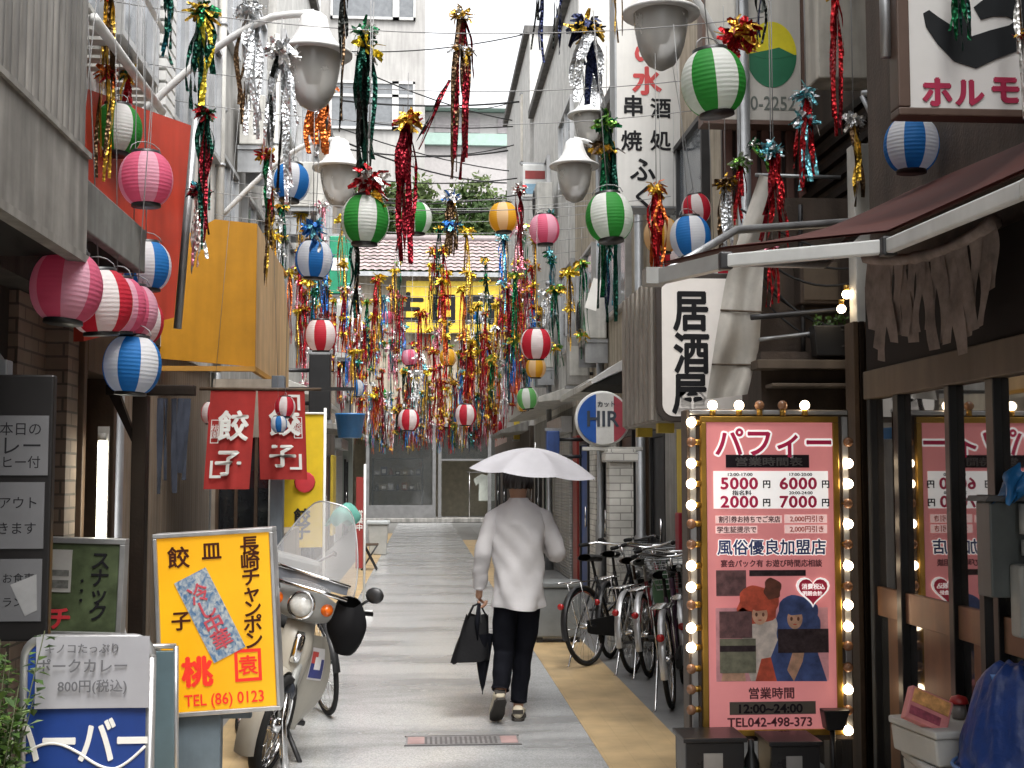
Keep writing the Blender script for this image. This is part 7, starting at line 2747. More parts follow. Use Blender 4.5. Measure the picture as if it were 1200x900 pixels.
sk = body.modifiers.new('skin', 'SKIN')
sk.use_smooth_shade = True
if not me.skin_vertices:
    bm = bmesh.new()
    bm.from_mesh(me)
    bm.verts.layers.skin.verify()
    bm.to_mesh(me)
    bm.free()
sv = me.skin_vertices[0].data
for i, r in enumerate(R):
    sv[i].radius = (r, r)
    sv[i].use_root = (i == pel or i in roots)
sb = body.modifiers.new('smooth', 'SUBSURF')
sb.levels = 2
sb.render_levels = 2
me.materials.append(M_('skin'))
# face and ears
for s in (-1, 1):
    mb = MB()
    mb.ball((0.006 + s * 0.030, 0.096, 1.548), (0.012, 0.008, 0.008), 10)
    obj('eye', mb, M_('white_text'), person)
    mb = MB()
    mb.ball((0.006 + s * 0.082, 0.022, 1.545), (0.010, 0.020, 0.030), 10)
    obj('ear', mb, M_('skin'), person)
mb = MB()
mb.ball((0.006, 0.100, 1.492), (0.022, 0.008, 0.006), 10)
obj('mouth', mb, mat('lip', (0.35, 0.12, 0.10), rough=0.5), person)
# hair: short bob, denser cap with loose edge
mb = MB()
rnd = random.Random(4)
def hairf(u, v):
    a = 2 * pi * u
    th = v * pi * (0.62 if sin(a) < -0.1 else (0.40 if sin(a) > 0.5 else 0.52))
    rr = 0.098 + 0.004 * sin(16 * a) + 0.003 * sin(29 * a + 4 * v)
    p = Vector((sin(th) * cos(a) * rr, sin(th) * sin(a) * rr * 1.12, cos(th) * rr * 1.05))
    return p + Vector((0.006, 0.012, 1.552))
mb.grid(hairf, 72, 18)
obj('hair', mb, M_('hair_black'), person, fix=False)
# shirt: body, two sleeves, collar
def wr_noise(a, z):
    return 0.007 * sin(3 * a + 9 * z) + 0.006 * sin(4 * a - 17 * z) + 0.0045 * sin(7 * a + 29 * z + 2 * sin(5 * z))
prof = [(0.735, 0.003, 0.170, 0.132), (0.745, 0.003, 0.172, 0.134), (0.80, 0.004, 0.168, 0.13), (0.90, 0.006, 0.160, 0.122), (1.0, 0.008, 0.160, 0.118), (1.10, 0.008, 0.168, 0.118), (1.20, 0.008, 0.178, 0.120),
        (1.28, 0.008, 0.190, 0.118), (1.34, 0.008, 0.186, 0.108), (1.375, 0.008, 0.158, 0.098), (1.402, 0.008, 0.132, 0.084), (1.425, 0.008, 0.085, 0.070), (1.445, 0.008, 0.064, 0.060), (1.455, 0.008, 0.060, 0.057)]
def interp(z, k):
    for i in range(len(prof) - 1):
        if z <= prof[i + 1][0]:
            f = (z - prof[i][0]) / (prof[i + 1][0] - prof[i][0])
            f = f * f * (3 - 2 * f) if k > 1 else f
            return prof[i][k] + (prof[i + 1][k] - prof[i][k]) * f
    return prof[-1][k]
mb = MB()
def shirtf(u, v):
    a = 2 * pi * u
    z = 0.735 + 0.72 * v
    w = wr_noise(a, z) * (1 if z < 1.3 else 0.4) + (0.010 * sin(4 * a + 1) * max(0, 0.95 - z) / 0.2 if z < 0.95 else 0)
    zz = z + (0.012 * sin(2 * a + 0.6) * (1 - v) ** 3) - (0.035 * max(0, -sin(a)) * 0)
    return (interp(z, 1) + (interp(z, 2) + w) * cos(a), (interp(z, 3) + w) * sin(a) - 0.012, zz)
mb.grid(shirtf, 64, 48)
def sleeve(pts, rs, seed, n=22, m=34):
    pts = [Vector(p) for p in pts]
    def cen(t):
        k = min(len(pts) - 2, int(t * (len(pts) - 1)))
        f = t * (len(pts) - 1) - k
        return pts[k].lerp(pts[k + 1], f), rs[k] + (rs[k + 1] - rs[k]) * f, k
    vs, fs = [], []
    u_ = None
    for i in range(m + 1):
        t = i / m
        c, r, k = cen(t)
        d = (cen(min(1, t + 0.06))[0] - cen(max(0, t - 0.06))[0]).normalized()
        if u_ is None:
            u_ = d.orthogonal().normalized()
        u_ = (u_ - d * u_.dot(d)).normalized()
        w_ = d.cross(u_)
        for q in range(n):
            a = 2 * pi * q / n
            rr = r * (1 + 0.05 * sin(26 * t + seed + 1.8 * sin(a)) * (0.3 + t) + 0.035 * sin(47 * t + 2 * seed + 2.5 * cos(a)) * (0.3 + t) + 0.04 * sin(3 * a + 11 * t + seed))
            vs.append(c + u_ * (rr * cos(a)) + w_ * (rr * sin(a)))
    for i in range(m):
        for q in range(n):
            fs.append((i * n + q, i * n + (q + 1) % n, (i + 1) * n + (q + 1) % n, (i + 1) * n + q))
    mb.add(vs, fs, 0, True)
sleeve([(-0.09, -0.01, 1.365), (-0.155, -0.01, 1.318), (-0.195, -0.015, 1.20), (-0.225, -0.02, 1.09), (-0.238, 0.02, 0.98), (-0.246, 0.05, 0.875), (-0.247, 0.055, 0.855)], [0.045, 0.064, 0.063, 0.058, 0.053, 0.046, 0.036], 1)
sleeve([(0.105, -0.01, 1.365), (0.172, -0.01, 1.318), (0.225, -0.012, 1.20), (0.268, -0.012, 1.095), (0.262, 0.05, 1.085), (0.225, 0.14, 1.12), (0.195, 0.205, 1.148)], [0.045, 0.064, 0.063, 0.060, 0.058, 0.050, 0.040], 3)
obj('shirt', mb, M_('shirt_white'), person, fix=False)
# trousers
mb = MB()
def trouser(pts, rs, seed):
    sleeve(pts, rs, seed, n=22, m=40)
trouser([(-0.050, -0.005, 0.90), (-0.068, -0.005, 0.80), (-0.080, 0.015, 0.62), (-0.087, 0.035, 0.45), (-0.098, -0.02, 0.34), (-0.112, -0.09, 0.235), (-0.114, -0.10, 0.215)], [0.078, 0.082, 0.080, 0.068, 0.063, 0.056, 0.055], 2)
trouser([(0.062, -0.005, 0.90), (0.074, -0.005, 0.80), (0.068, 0.035, 0.62), (0.046, 0.07, 0.44), (0.03, 0.068, 0.28), (0.014, 0.06, 0.125), (0.013, 0.06, 0.112)], [0.078, 0.081, 0.078, 0.066, 0.060, 0.053, 0.052], 5)
obj('trousers', mb, M_('trouser_navy'), person, fix=False)
# shoes: upper and sole each, heel at origin, toe along +Y
def shoe(loc, rot):
    M = Matrix.Translation(loc) @ Euler(rot).to_matrix().to_4x4()
    mb = MB()
    rings = []
    for (y, w, h) in ((-0.035, 0.022, 0.05), (-0.025, 0.036, 0.075), (0.0, 0.040, 0.085), (0.05, 0.040, 0.075), (0.10, 0.044, 0.062), (0.15, 0.047, 0.05), (0.19, 0.040, 0.042), (0.212, 0.022, 0.032)):
        rings.append([(w * cos(2 * pi * k / 16), y, 0.018 + max(0, h / 2 + h / 2 * sin(2 * pi * k / 16))) for k in range(16)])
    vs = [v for r in rings for v in r]
    fs = [(i * 16 + k, i * 16 + (k + 1) % 16, (i + 1) * 16 + (k + 1) % 16, (i + 1) * 16 + k) for i in range(len(rings) - 1) for k in range(16)]
    fs += [tuple(range(16)), tuple(range(len(vs) - 16, len(vs)))]
    mb.add(vs, fs, 0, True)
    mb.box(-0.034, 0.034, -0.038, -0.024, 0.05, 0.075, 1)
    mb.xform(M)
    sh = obj('shoe', mb, [M_('shoe_cream'), M_('shoe_sole')], person)
    mb = MB()
    out = [(-0.024, -0.038), (0.024, -0.038), (0.042, 0.0), (0.040, 0.05), (0.049, 0.14), (0.042, 0.195), (0.02, 0.218), (-0.02, 0.218), (-0.042, 0.195), (-0.049, 0.14), (-0.040, 0.05), (-0.042, 0.0)]
    mb.prism(out, 0.0, 0.020, plane='xy')
    mb.xform(M)
    obj('sole', mb, M_('shoe_sole'), sh, bevel=0.004)
shoe((-0.118, -0.155, 0.145), (radians(-42), 0, radians(8)))
shoe((0.008, 0.02, 0.0), (0, 0, radians(-6)))

# umbrella
hand = Vector((PX, PY, 0.004)) + Vector((0.098, 0.285, 1.17))
tip = P(627, 525, PY + 0.06)
ax_ = (tip - hand).normalized()
umb = thing('umbrella', 'open pale grey white umbrella held above the person walking away', 'umbrella', tip)
Rm = 0.445
tiltM = Vector((0, 0, 1)).rotation_difference(Vector((0.085, -0.05, 1)).normalized()).to_matrix()
mb = MB()
n = 8
def canopy(u, v):
    a = 2 * pi * u + 0.25
    k = (u * n) % 1.0
    scallop = 1 - 0.075 * sin(pi * k) * v
    r = Rm * v * scallop
    z = -0.165 * (v ** 1.9) - 0.035 * sin(pi * k) * v + 0.020 * sin(pi * k) * v ** 4
    return tiltM @ Vector((r * cos(a), r * sin(a), z))
mb.grid(canopy, 64, 14)
cn = obj('canopy', mb, mat('umbrella_white', (0.50, 0.49, 0.52), rough=0.5, var=0.08, scale=6, translucent=0.3), umb, fix=False)
mb = MB()
for k in range(n):
    a = 2 * pi * k / n + 0.25
    mb.tube([tiltM @ Vector((Rm * t * cos(a), Rm * t * sin(a), -0.165 * t ** 1.9 - 0.006)) for t in (0.02, 0.25, 0.5, 0.75, 1.0)], 0.0022, n=5)
obj('ribs', mb, M_('steel_dark'), umb)
mb = MB()
mb.tube([Vector((0, 0, 0)) + tiltM @ Vector((0, 0, 0.035)), hand - tip - ax_ * 0.03], 0.0055, n=8)
obj('shaft', mb, M_('chrome'), umb)
mb = MB()
h0 = hand - tip
mb.tube([h0 + ax_ * 0.05, h0 - ax_ * 0.10], 0.013, n=10)
obj('handle', mb, M_('black_metal'), umb)

# handbag and folded dark umbrella hanging with it
hb = Vector((PX, PY, 0.004)) + HL
bag = thing('handbag', 'black soft leather tote bag hanging from the hand of the walking person', 'handbag', (hb.x, hb.y, 0.0))
z0, z1 = P(550, 776, PY).z, P(550, 722, PY).z
bx = P(551, 750, PY).x - hb.x
mb = MB()
def bagf(u, v):
    a = 2 * pi * u
    hw = 0.128 - 0.055 * v
    hd = 0.062 - 0.040 * v
    sg_ = lambda t, e: (abs(t) ** e) * (1 if t >= 0 else -1)
    x = hw * sg_(cos(a), 0.55)
    y = hd * sg_(sin(a), 0.6)
    z = z0 + (z1 - z0) * v + 0.10 * x * (1 - v) * 0.9 + 0.008 * sin(6 * a + 9 * v)
    return (bx + x + 0.05 * v, y, z)
mb.grid(bagf, 40, 12)
mb.add([bagf(k / 40, 0) for k in range(40)], [tuple(range(40))])
obj('bag_body', mb, mat('leather_black', (0.007, 0.007, 0.008), rough=0.5, var=0.2, bump=0.15), bag, fix=False)
for y in (-0.028, 0.028):
    mb = MB()
    mb.tube([(bx - 0.015, y, z1 - 0.02), (-0.035, y * 0.6, z1 + 0.06), (-0.004, y * 0.3 + 0.012, hb.z - 0.032), (0.02, y * 0.6, z1 + 0.05), (bx + 0.115, y, z1 - 0.02)], 0.0065, n=6)
    obj('strap', mb, M_('leather_black'), bag)
mb = MB()
mb.tube([(bx + 0.06, -0.035, z1 + 0.08), (bx + 0.045, -0.05, z1 - 0.05), (bx + 0.05, -0.045, z1 - 0.16)], [0.012, 0.016, 0.004], n=8)
obj('scarf', mb, M_('trouser_navy'), bag)
q0, q1 = P(566, 765, PY), P(564, 812, PY)
fu = thing('folded_umbrella', 'dark pointed folded umbrella hanging below the black tote bag', 'folded umbrella', (q0.x, PY + 0.06, q1.z))
mb = MB()
hh = q0.z - q1.z
def fold(u, v):
    a = 2 * pi * u
    r = (0.004 + 0.060 * v ** 0.8) * (1 + 0.16 * sin(5 * a + 3 * v))
    return (r * cos(a) + 0.0 * v, r * 0.6 * sin(a), hh * 1.45 * v)
mb.grid(fold, 30, 8)
obj('cloth', mb, M_('trouser_navy'), fu, fix=False)
mb = MB()
mb.tube([(0, 0, -0.02), (0, 0, 0.02)], 0.004)
mb.tube([(0, 0, hh * 1.4), (hb.x - q0.x, -0.03, hb.z - q1.z - 0.03)], 0.006)
obj('stick', mb, M_('steel_dark'), fu)

# drain cover in the road
gq = G(542, 869)
o = thing('drain_cover', 'worn slotted drain cover with pinkish ends set in the road', 'drain cover', (gq.x, gq.y, 0.004))
mb = MB()
mb.box(-0.34, 0.34, -0.13, 0.13, 0.0, 0.005)
obj('plate', mb, mat('drain_grey', (0.20, 0.19, 0.19), rough=0.5, var=0.4, scale=12), o)
mb = MB()
for k in range(15):
    x = -0.22 + 0.03 * k
    mb.box(x - 0.007, x + 0.007, -0.10, 0.10, 0.0052, 0.0068)
mb.box(-0.35, 0.35, -0.14, -0.13, 0.0, 0.007)
mb.box(-0.35, 0.35, 0.13, 0.14, 0.0, 0.007)
obj('slots', mb, mat('drain_dark', (0.10, 0.095, 0.095), rough=0.6), o)
for s in (-1, 1):
    mb = MB()
    mb.box(s * 0.28 - 0.05, s * 0.28 + 0.05, -0.10, 0.10, 0.0052, 0.0075)
    obj('end_plate', mb, mat('drain_pink', (0.36, 0.24, 0.23), rough=0.55, var=0.3), o)
# ================================================================ DELIVERY SCOOTER (faces the camera, leaning on its side stand)
mat('scooter_cream', (0.40, 0.375, 0.32), rough=0.35, var=0.08, streak=0.15)
mat('scooter_grey', (0.24, 0.245, 0.235), rough=0.4, var=0.12)
mat('amber', (0.75, 0.14, 0.01), rough=0.2, var=0.1)
mat('mitt_black', (0.008, 0.008, 0.009), rough=0.7, var=0.3, spec=0.3)
mat('screen_clear', (0.42, 0.42, 0.43), rough=0.25, trans=0.25, var=0.12, scale=9, rvar=0.05, alpha=0.5)
mat('lens_clear', (0.55, 0.56, 0.54), rough=0.06, spec=0.9, var=0.15, scale=40)
YSC = 7.0
gs = P(318, 700, YSC)
sco = thing('delivery_scooter', 'cream delivery scooter with tall clear windshield and black hand mitts, leaning on its stand', 'scooter', (gs.x - 0.03, YSC + 0.05, 0.006), (0, radians(15), radians(14)))
# local axes: -Y is the front of the machine, X across
fw_y, fw_z, fr = -0.02, 0.27, 0.27
def wheel(y, z, r, name, xo=0.0, steer=0.0):
    M = Matrix.Translation((xo, y, z)) @ Matrix.Rotation(steer, 4, 'Z')
    t = MB()
    t.lathe([(r - 0.045, -0.03), (r - 0.012, -0.034), (r, -0.014), (r, 0.014), (r - 0.012, 0.034), (r - 0.045, 0.03)], 36, axis='x')
    t.xform(M)
    ty = obj('wheel', t, M_('rubber'), sco)
    h = MB()
    h.lathe([(r - 0.044, -0.025), (r - 0.055, 0.0), (r - 0.044, 0.025)], 36, axis='x')
    h.lathe([(0.001, -0.05), (0.04, -0.045), (0.045, 0.0), (0.04, 0.045), (0.001, 0.05)], 16, axis='x')
    h.xform(M)
    obj('rim', h, M_('chrome'), ty)
    h = MB()
    for k in range(18):
        a = 2 * pi * k / 18
        sgn = 0.025 if k % 2 else -0.025
        h.tube([(sgn, 0.035 * cos(a + 0.5), 0.035 * sin(a + 0.5)), (0, (r - 0.05) * cos(a), (r - 0.05) * sin(a))], 0.0022, n=4)
    h.xform(M)
    obj('spokes', h, M_('chrome'), ty)
wheel(fw_y, fw_z, fr, 'front', xo=-0.03, steer=radians(-24))
wheel(1.18, 0.27, 0.27, 'rear')
steerM = Matrix.Translation((-0.01, 0.14, 0)) @ Matrix.Rotation(radians(-24), 4, 'Z') @ Matrix.Translation((0.01, -0.14, 0))
# front fender and forks
mb = MB()
def fend(u, v):
    a = radians(-30 + 190 * u)
    x = (v - 0.5) * 0.11
    r = fr + 0.035 - 0.018 * (2 * v - 1) ** 2
    return (x - 0.01, fw_y - r * cos(a), fw_z + r * sin(a))
mb.grid(fend, 20, 8)
mb.xform(steerM)
obj('front_fender', mb, M_('scooter_cream'), sco, fix=False)
for s in (-1, 1):
    mb = MB()
    mb.tube([(s * 0.072 - 0.01, fw_y, fw_z), (s * 0.072 - 0.01, fw_y + 0.04, fw_z + 0.10), (s * 0.06 - 0.01, 0.16, 0.72)], [0.022, 0.026, 0.022], n=8)
    mb.xform(steerM)
    obj('fork', mb, M_('scooter_grey'), sco)
# leg shield: two swept wings and the centre cover
for s in (-1, 1):
    mb = MB()
    def wing(u, v):
        x = s * (0.055 + 0.185 * u + 0.02 * sin(pi * v))
        z = 0.22 + 0.54 * v
        y = 0.14 + 0.12 * u ** 1.5 + 0.10 * (1 - v) ** 2
        if u > 0.5:
            x -= s * 0.10 * (u - 0.5) * 2 * (abs(v - 0.55) / 0.55) ** 2.2
        return Vector((x, y, z))
    mb.grid(wing, 12, 18)
    w2 = MB()
    w2.grid(lambda u, v: wing(u, v) + Vector((0, 0.012, 0)), 12, 18)
    mb.add(w2.v, w2.f, 0, True)
    lw = obj('leg_shield', mb, M_('scooter_cream'), sco, fix=False)
    if s > 0:
        mb = MB()
        def stick(u, v):
            return wing(0.22 + 0.5 * u, 0.55 + 0.33 * v) + Vector((0, -0.005, 0))
        mb.grid(stick, 4, 6)
        st = obj('sticker', mb, mat('sticker_white', (0.70, 0.68, 0.68), rough=0.4), lw, fix=False)
        mb = MB()
        mb.grid(lambda u, v: wing(0.24 + 0.46 * u, 0.57 + 0.20 * v) + Vector((0, -0.009, 0)), 3, 4, 0)
        mb.grid(lambda u, v: wing(0.24 + 0.20 * u, 0.72 + 0.12 * v) + Vector((0, -0.0092, 0)), 3, 4, 1)
        mb.grid(lambda u, v: wing(0.36 + 0.22 * u, 0.66 + 0.13 * v) + Vector((0, -0.0122, 0)), 3, 4, 2)
        obj('sticker_print', mb, [mat('sticker_navy', (0.03, 0.04, 0.20), rough=0.4), mat('sticker_red', (0.48, 0.06, 0.05), rough=0.4), M_('sticker_white')], st, fix=False)
mb = MB()
mb.loft([((0, 0.15, 0.40), 0.065, 0.05), ((0, 0.12, 0.55), 0.085, 0.06), ((0, 0.12, 0.70), 0.095, 0.065), ((0, 0.15, 0.82), 0.08, 0.06)], 18)
obj('front_cover', mb, M_('scooter_cream'), sco)
mb = MB()
mb.loft([((0.0, 0.055, 0.60), 0.026, 0.014), ((0.0, 0.045, 0.64), 0.03, 0.016), ((0.0, 0.05, 0.74), 0.03, 0.016), ((0.0, 0.07, 0.77), 0.022, 0.014)], 14)
obj('chrome_grille', mb, M_('chrome'), sco)
mb = MB()
mb.ball((-0.02, 0.04, 0.44), (0.075, 0.06, 0.08), 16)
obj('horn_cover', mb, mat('engine_dark', (0.035, 0.04, 0.05), rough=0.25, spec=0.7), sco)
# engine, body, seat, box
mb = MB()
mb.box(-0.11, 0.11, 0.30, 0.72, 0.20, 0.40)
mb.lathe([(0.001, -0.13), (0.09, -0.13), (0.10, -0.1), (0.10, 0.1), (0.09, 0.13), (0.001, 0.13)], 18, (0, 0.52, 0.30), axis='x')
obj('engine', mb, M_('engine_dark'), sco, bevel=0.02)
mb = MB()
mb.loft([((0, 0.55, 0.40), 0.09, 0.22), ((0, 0.72, 0.55), 0.13, 0.28), ((0, 0.85, 0.66), 0.13, 0.32), ((0, 0.90, 0.72), 0.12, 0.33)], 20)
obj('tail_body', mb, M_('scooter_cream'), sco)
mb = MB()
mb.loft([((0, 0.80, 0.722), 0.12, 0.28), ((0, 0.80, 0.77), 0.135, 0.30), ((0, 0.82, 0.80), 0.11, 0.26)], 20)
obj('seat', mb, M_('rubber'), sco)
mb = MB()
mb.box(-0.2, 0.2, 1.08, 1.50, 0.80, 1.14)
obj('rear_box', mb, M_('scooter_grey'), sco, bevel=0.03)
mb = MB()
mb.box(-0.05, 0.05, 0.26, 0.95, 0.19, 0.23)
mb.box(-0.21, 0.21, 0.34, 0.42, 0.24, 0.27)
obj('footrest', mb, M_('steel_dark'), sco, bevel=0.008)
# handlebar nacelle with headlight and indicators
NZ = 0.93
nac = MB()
def nacf(u, v):
    a = 2 * pi * u
    x = -0.21 + 0.42 * v
    r = 0.028 + 0.062 * max(0.0, 1 - (abs(x) / 0.215) ** 2.2)
    return (x, 0.10 + r * 0.85 * cos(a), NZ + r * sin(a) - 0.02)
nac.grid(nacf, 24, 18)
nac.xform(steerM)
obj('handlebar_cover', nac, M_('scooter_grey'), sco, fix=False)
mb = MB()
mb.lathe([(0.001, -0.035), (0.03, -0.032), (0.055, -0.018), (0.066, 0.0), (0.068, 0.03)], 24, (0, 0.03, NZ - 0.02), axis='y')
mb.xform(steerM)
hl = obj('headlight', mb, M_('lens_clear'), sco)
mb = MB()
mb.lathe([(0.066, -0.004), (0.078, -0.002), (0.080, 0.03), (0.07, 0.035)], 24, (0, 0.03, NZ - 0.02), axis='y')
mb.xform(steerM)
obj('headlight_rim', mb, M_('chrome'), hl)
for s in (-1, 1):
    mb = MB()
    mb.lathe([(0.001, -0.03), (0.025, -0.025), (0.034, 0.0), (0.036, 0.02)], 18, (s * 0.14, 0.05, NZ - 0.015), axis='y')
    mb.xform(steerM)
    obj('indicator', mb, M_('amber'), sco)
# chrome wind-screen trim bar
mb = MB()
mb.tube([(-0.24, 0.03, NZ + 0.085), (-0.1, -0.02, NZ + 0.08), (0.1, -0.02, NZ + 0.075), (0.24, 0.03, NZ + 0.065)], 0.012, n=8)
mb.tube([(-0.24, 0.03, NZ + 0.165), (-0.1, -0.015, NZ + 0.16), (0.1, -0.015, NZ + 0.15), (0.24, 0.03, NZ + 0.14)], 0.008, n=8)
mb.xform(steerM)
obj('trim_bar', mb, M_('chrome'), sco)
mb = MB()
def darkp(u, v):
    x = -0.23 + 0.46 * u
    return Vector((x, -0.012 + 0.8 * x * x, NZ + 0.09 + 0.06 * v))
mb.grid(darkp, 12, 3)
mb.xform(steerM)
obj('lower_visor', mb, mat('visor_grey', (0.12, 0.13, 0.15), rough=0.15, spec=0.7), sco, fix=False)
# windshield
mb = MB()
def wsh(u, v):
    hw = 0.265 - 0.13 * v ** 1.6
    x = (2 * u - 1) * hw
    top = 0.47 - 0.06 * (2 * u - 1) ** 4
    return Vector((x, -0.02 + 1.1 * x * x + 0.14 * v, NZ + 0.09 + top * v))
mb.grid(wsh, 20, 14)
mb.xform(steerM)
ws = obj('windshield', mb, M_('screen_clear'), sco, fix=False)
mb = MB()
mb.tube([wsh(0, k / 10) for k in range(11)] + [wsh(k / 10, 1) for k in range(1, 11)] + [wsh(1, 1 - k / 10) for k in range(1, 11)], 0.0045, n=6)
mb.xform(steerM)
obj('edge_trim', mb, M_('alu'), ws)
# a pale paper bag and mint cap show behind the screen
# handlebar, mitts, mirror
mb = MB()
mb.tube([(-0.36, 0.22, NZ + 0.02), (-0.2, 0.13, NZ), (0.2, 0.13, NZ), (0.36, 0.22, NZ + 0.02)], 0.013, n=8)
mb.xform(steerM)
obj('handlebar', mb, M_('black_metal'), sco)
for s in (-1, 1):
    mb = MB()
    def mitt(u, v):
        a = 2 * pi * u
        t = v
        r = (0.055 + 0.06 * sin(pi * min(1, t * 0.9 + 0.05))) * (1 + 0.06 * sin(5 * a + 6 * t))
        return (s * (0.24 + 0.03 * t + r * 0.95 * cos(a)), 0.10 + 0.06 * t + r * 0.75 * sin(a), NZ + 0.06 - 0.26 * t + 0.03 * sin(a))
    mb.grid(mitt, 24, 10)
    mb.xform(steerM)
    obj('hand_mitt', mb, M_('mitt_black'), sco, fix=False)
mb = MB()
mb.tube([(0.27, 0.16, NZ + 0.03), (0.34, 0.14, NZ + 0.10)], 0.008, n=6)
mb.ball((0.36, 0.14, NZ + 0.125), (0.052, 0.018, 0.045), 14)
mb.xform(steerM)
obj('mirror', mb, M_('black_metal'), sco)
# side stand: the long bright tube with its foot, on the alley side
mb = MB()
mb.tube([(0.0, 0.0, 0.44), (0.01, -0.03, 0.30), (0.06, -0.04, 0.14), (0.125, -0.03, -0.01)], 0.022, n=10)
obj('crash_bar', mb, M_('chrome'), sco)
mb = MB()
mb.tube([(0.10, 0.30, 0.22), (0.22, 0.26, 0.06), (0.25, 0.25, -0.035)], 0.014, n=8)
mb.tube([(0.10, 0.05, 0.05), (0.20, 0.08, 0.0), (0.235, 0.08, 0.0)], 0.013, n=8)
mb.cbox((0.245, 0.08, 0.0), (0.07, 0.03, 0.018))
obj('side_stand', mb, M_('steel_dark'), sco)
# mint bag and paper on the carrier behind the screen
bpy.context.view_layer.update()
q = sco.matrix_world @ (steerM @ Vector((0.04, 0.20, NZ + 0.54)))
o = thing('mint_bag', 'folded mint green bag lying on the scooter behind the windshield', 'bag', q)
mb = MB()
def mint(u, v):
    a = 2 * pi * u
    r = (0.085 - 0.075 * v ** 2.5) * (1 + 0.16 * sin(3 * a + 2 * v) + 0.10 * sin(7 * a + 6 * v))
    return (r * cos(a) + 0.03 * v, 0.7 * r * sin(a), 0.115 * v - 0.075 + 0.02 * sin(4 * a) * (1 - v))
mb.grid(mint, 28, 8)
obj('cloth', mb, mat('mint_cloth', (0.10, 0.30, 0.25), rough=0.8, var=0.15), o, fix=False)

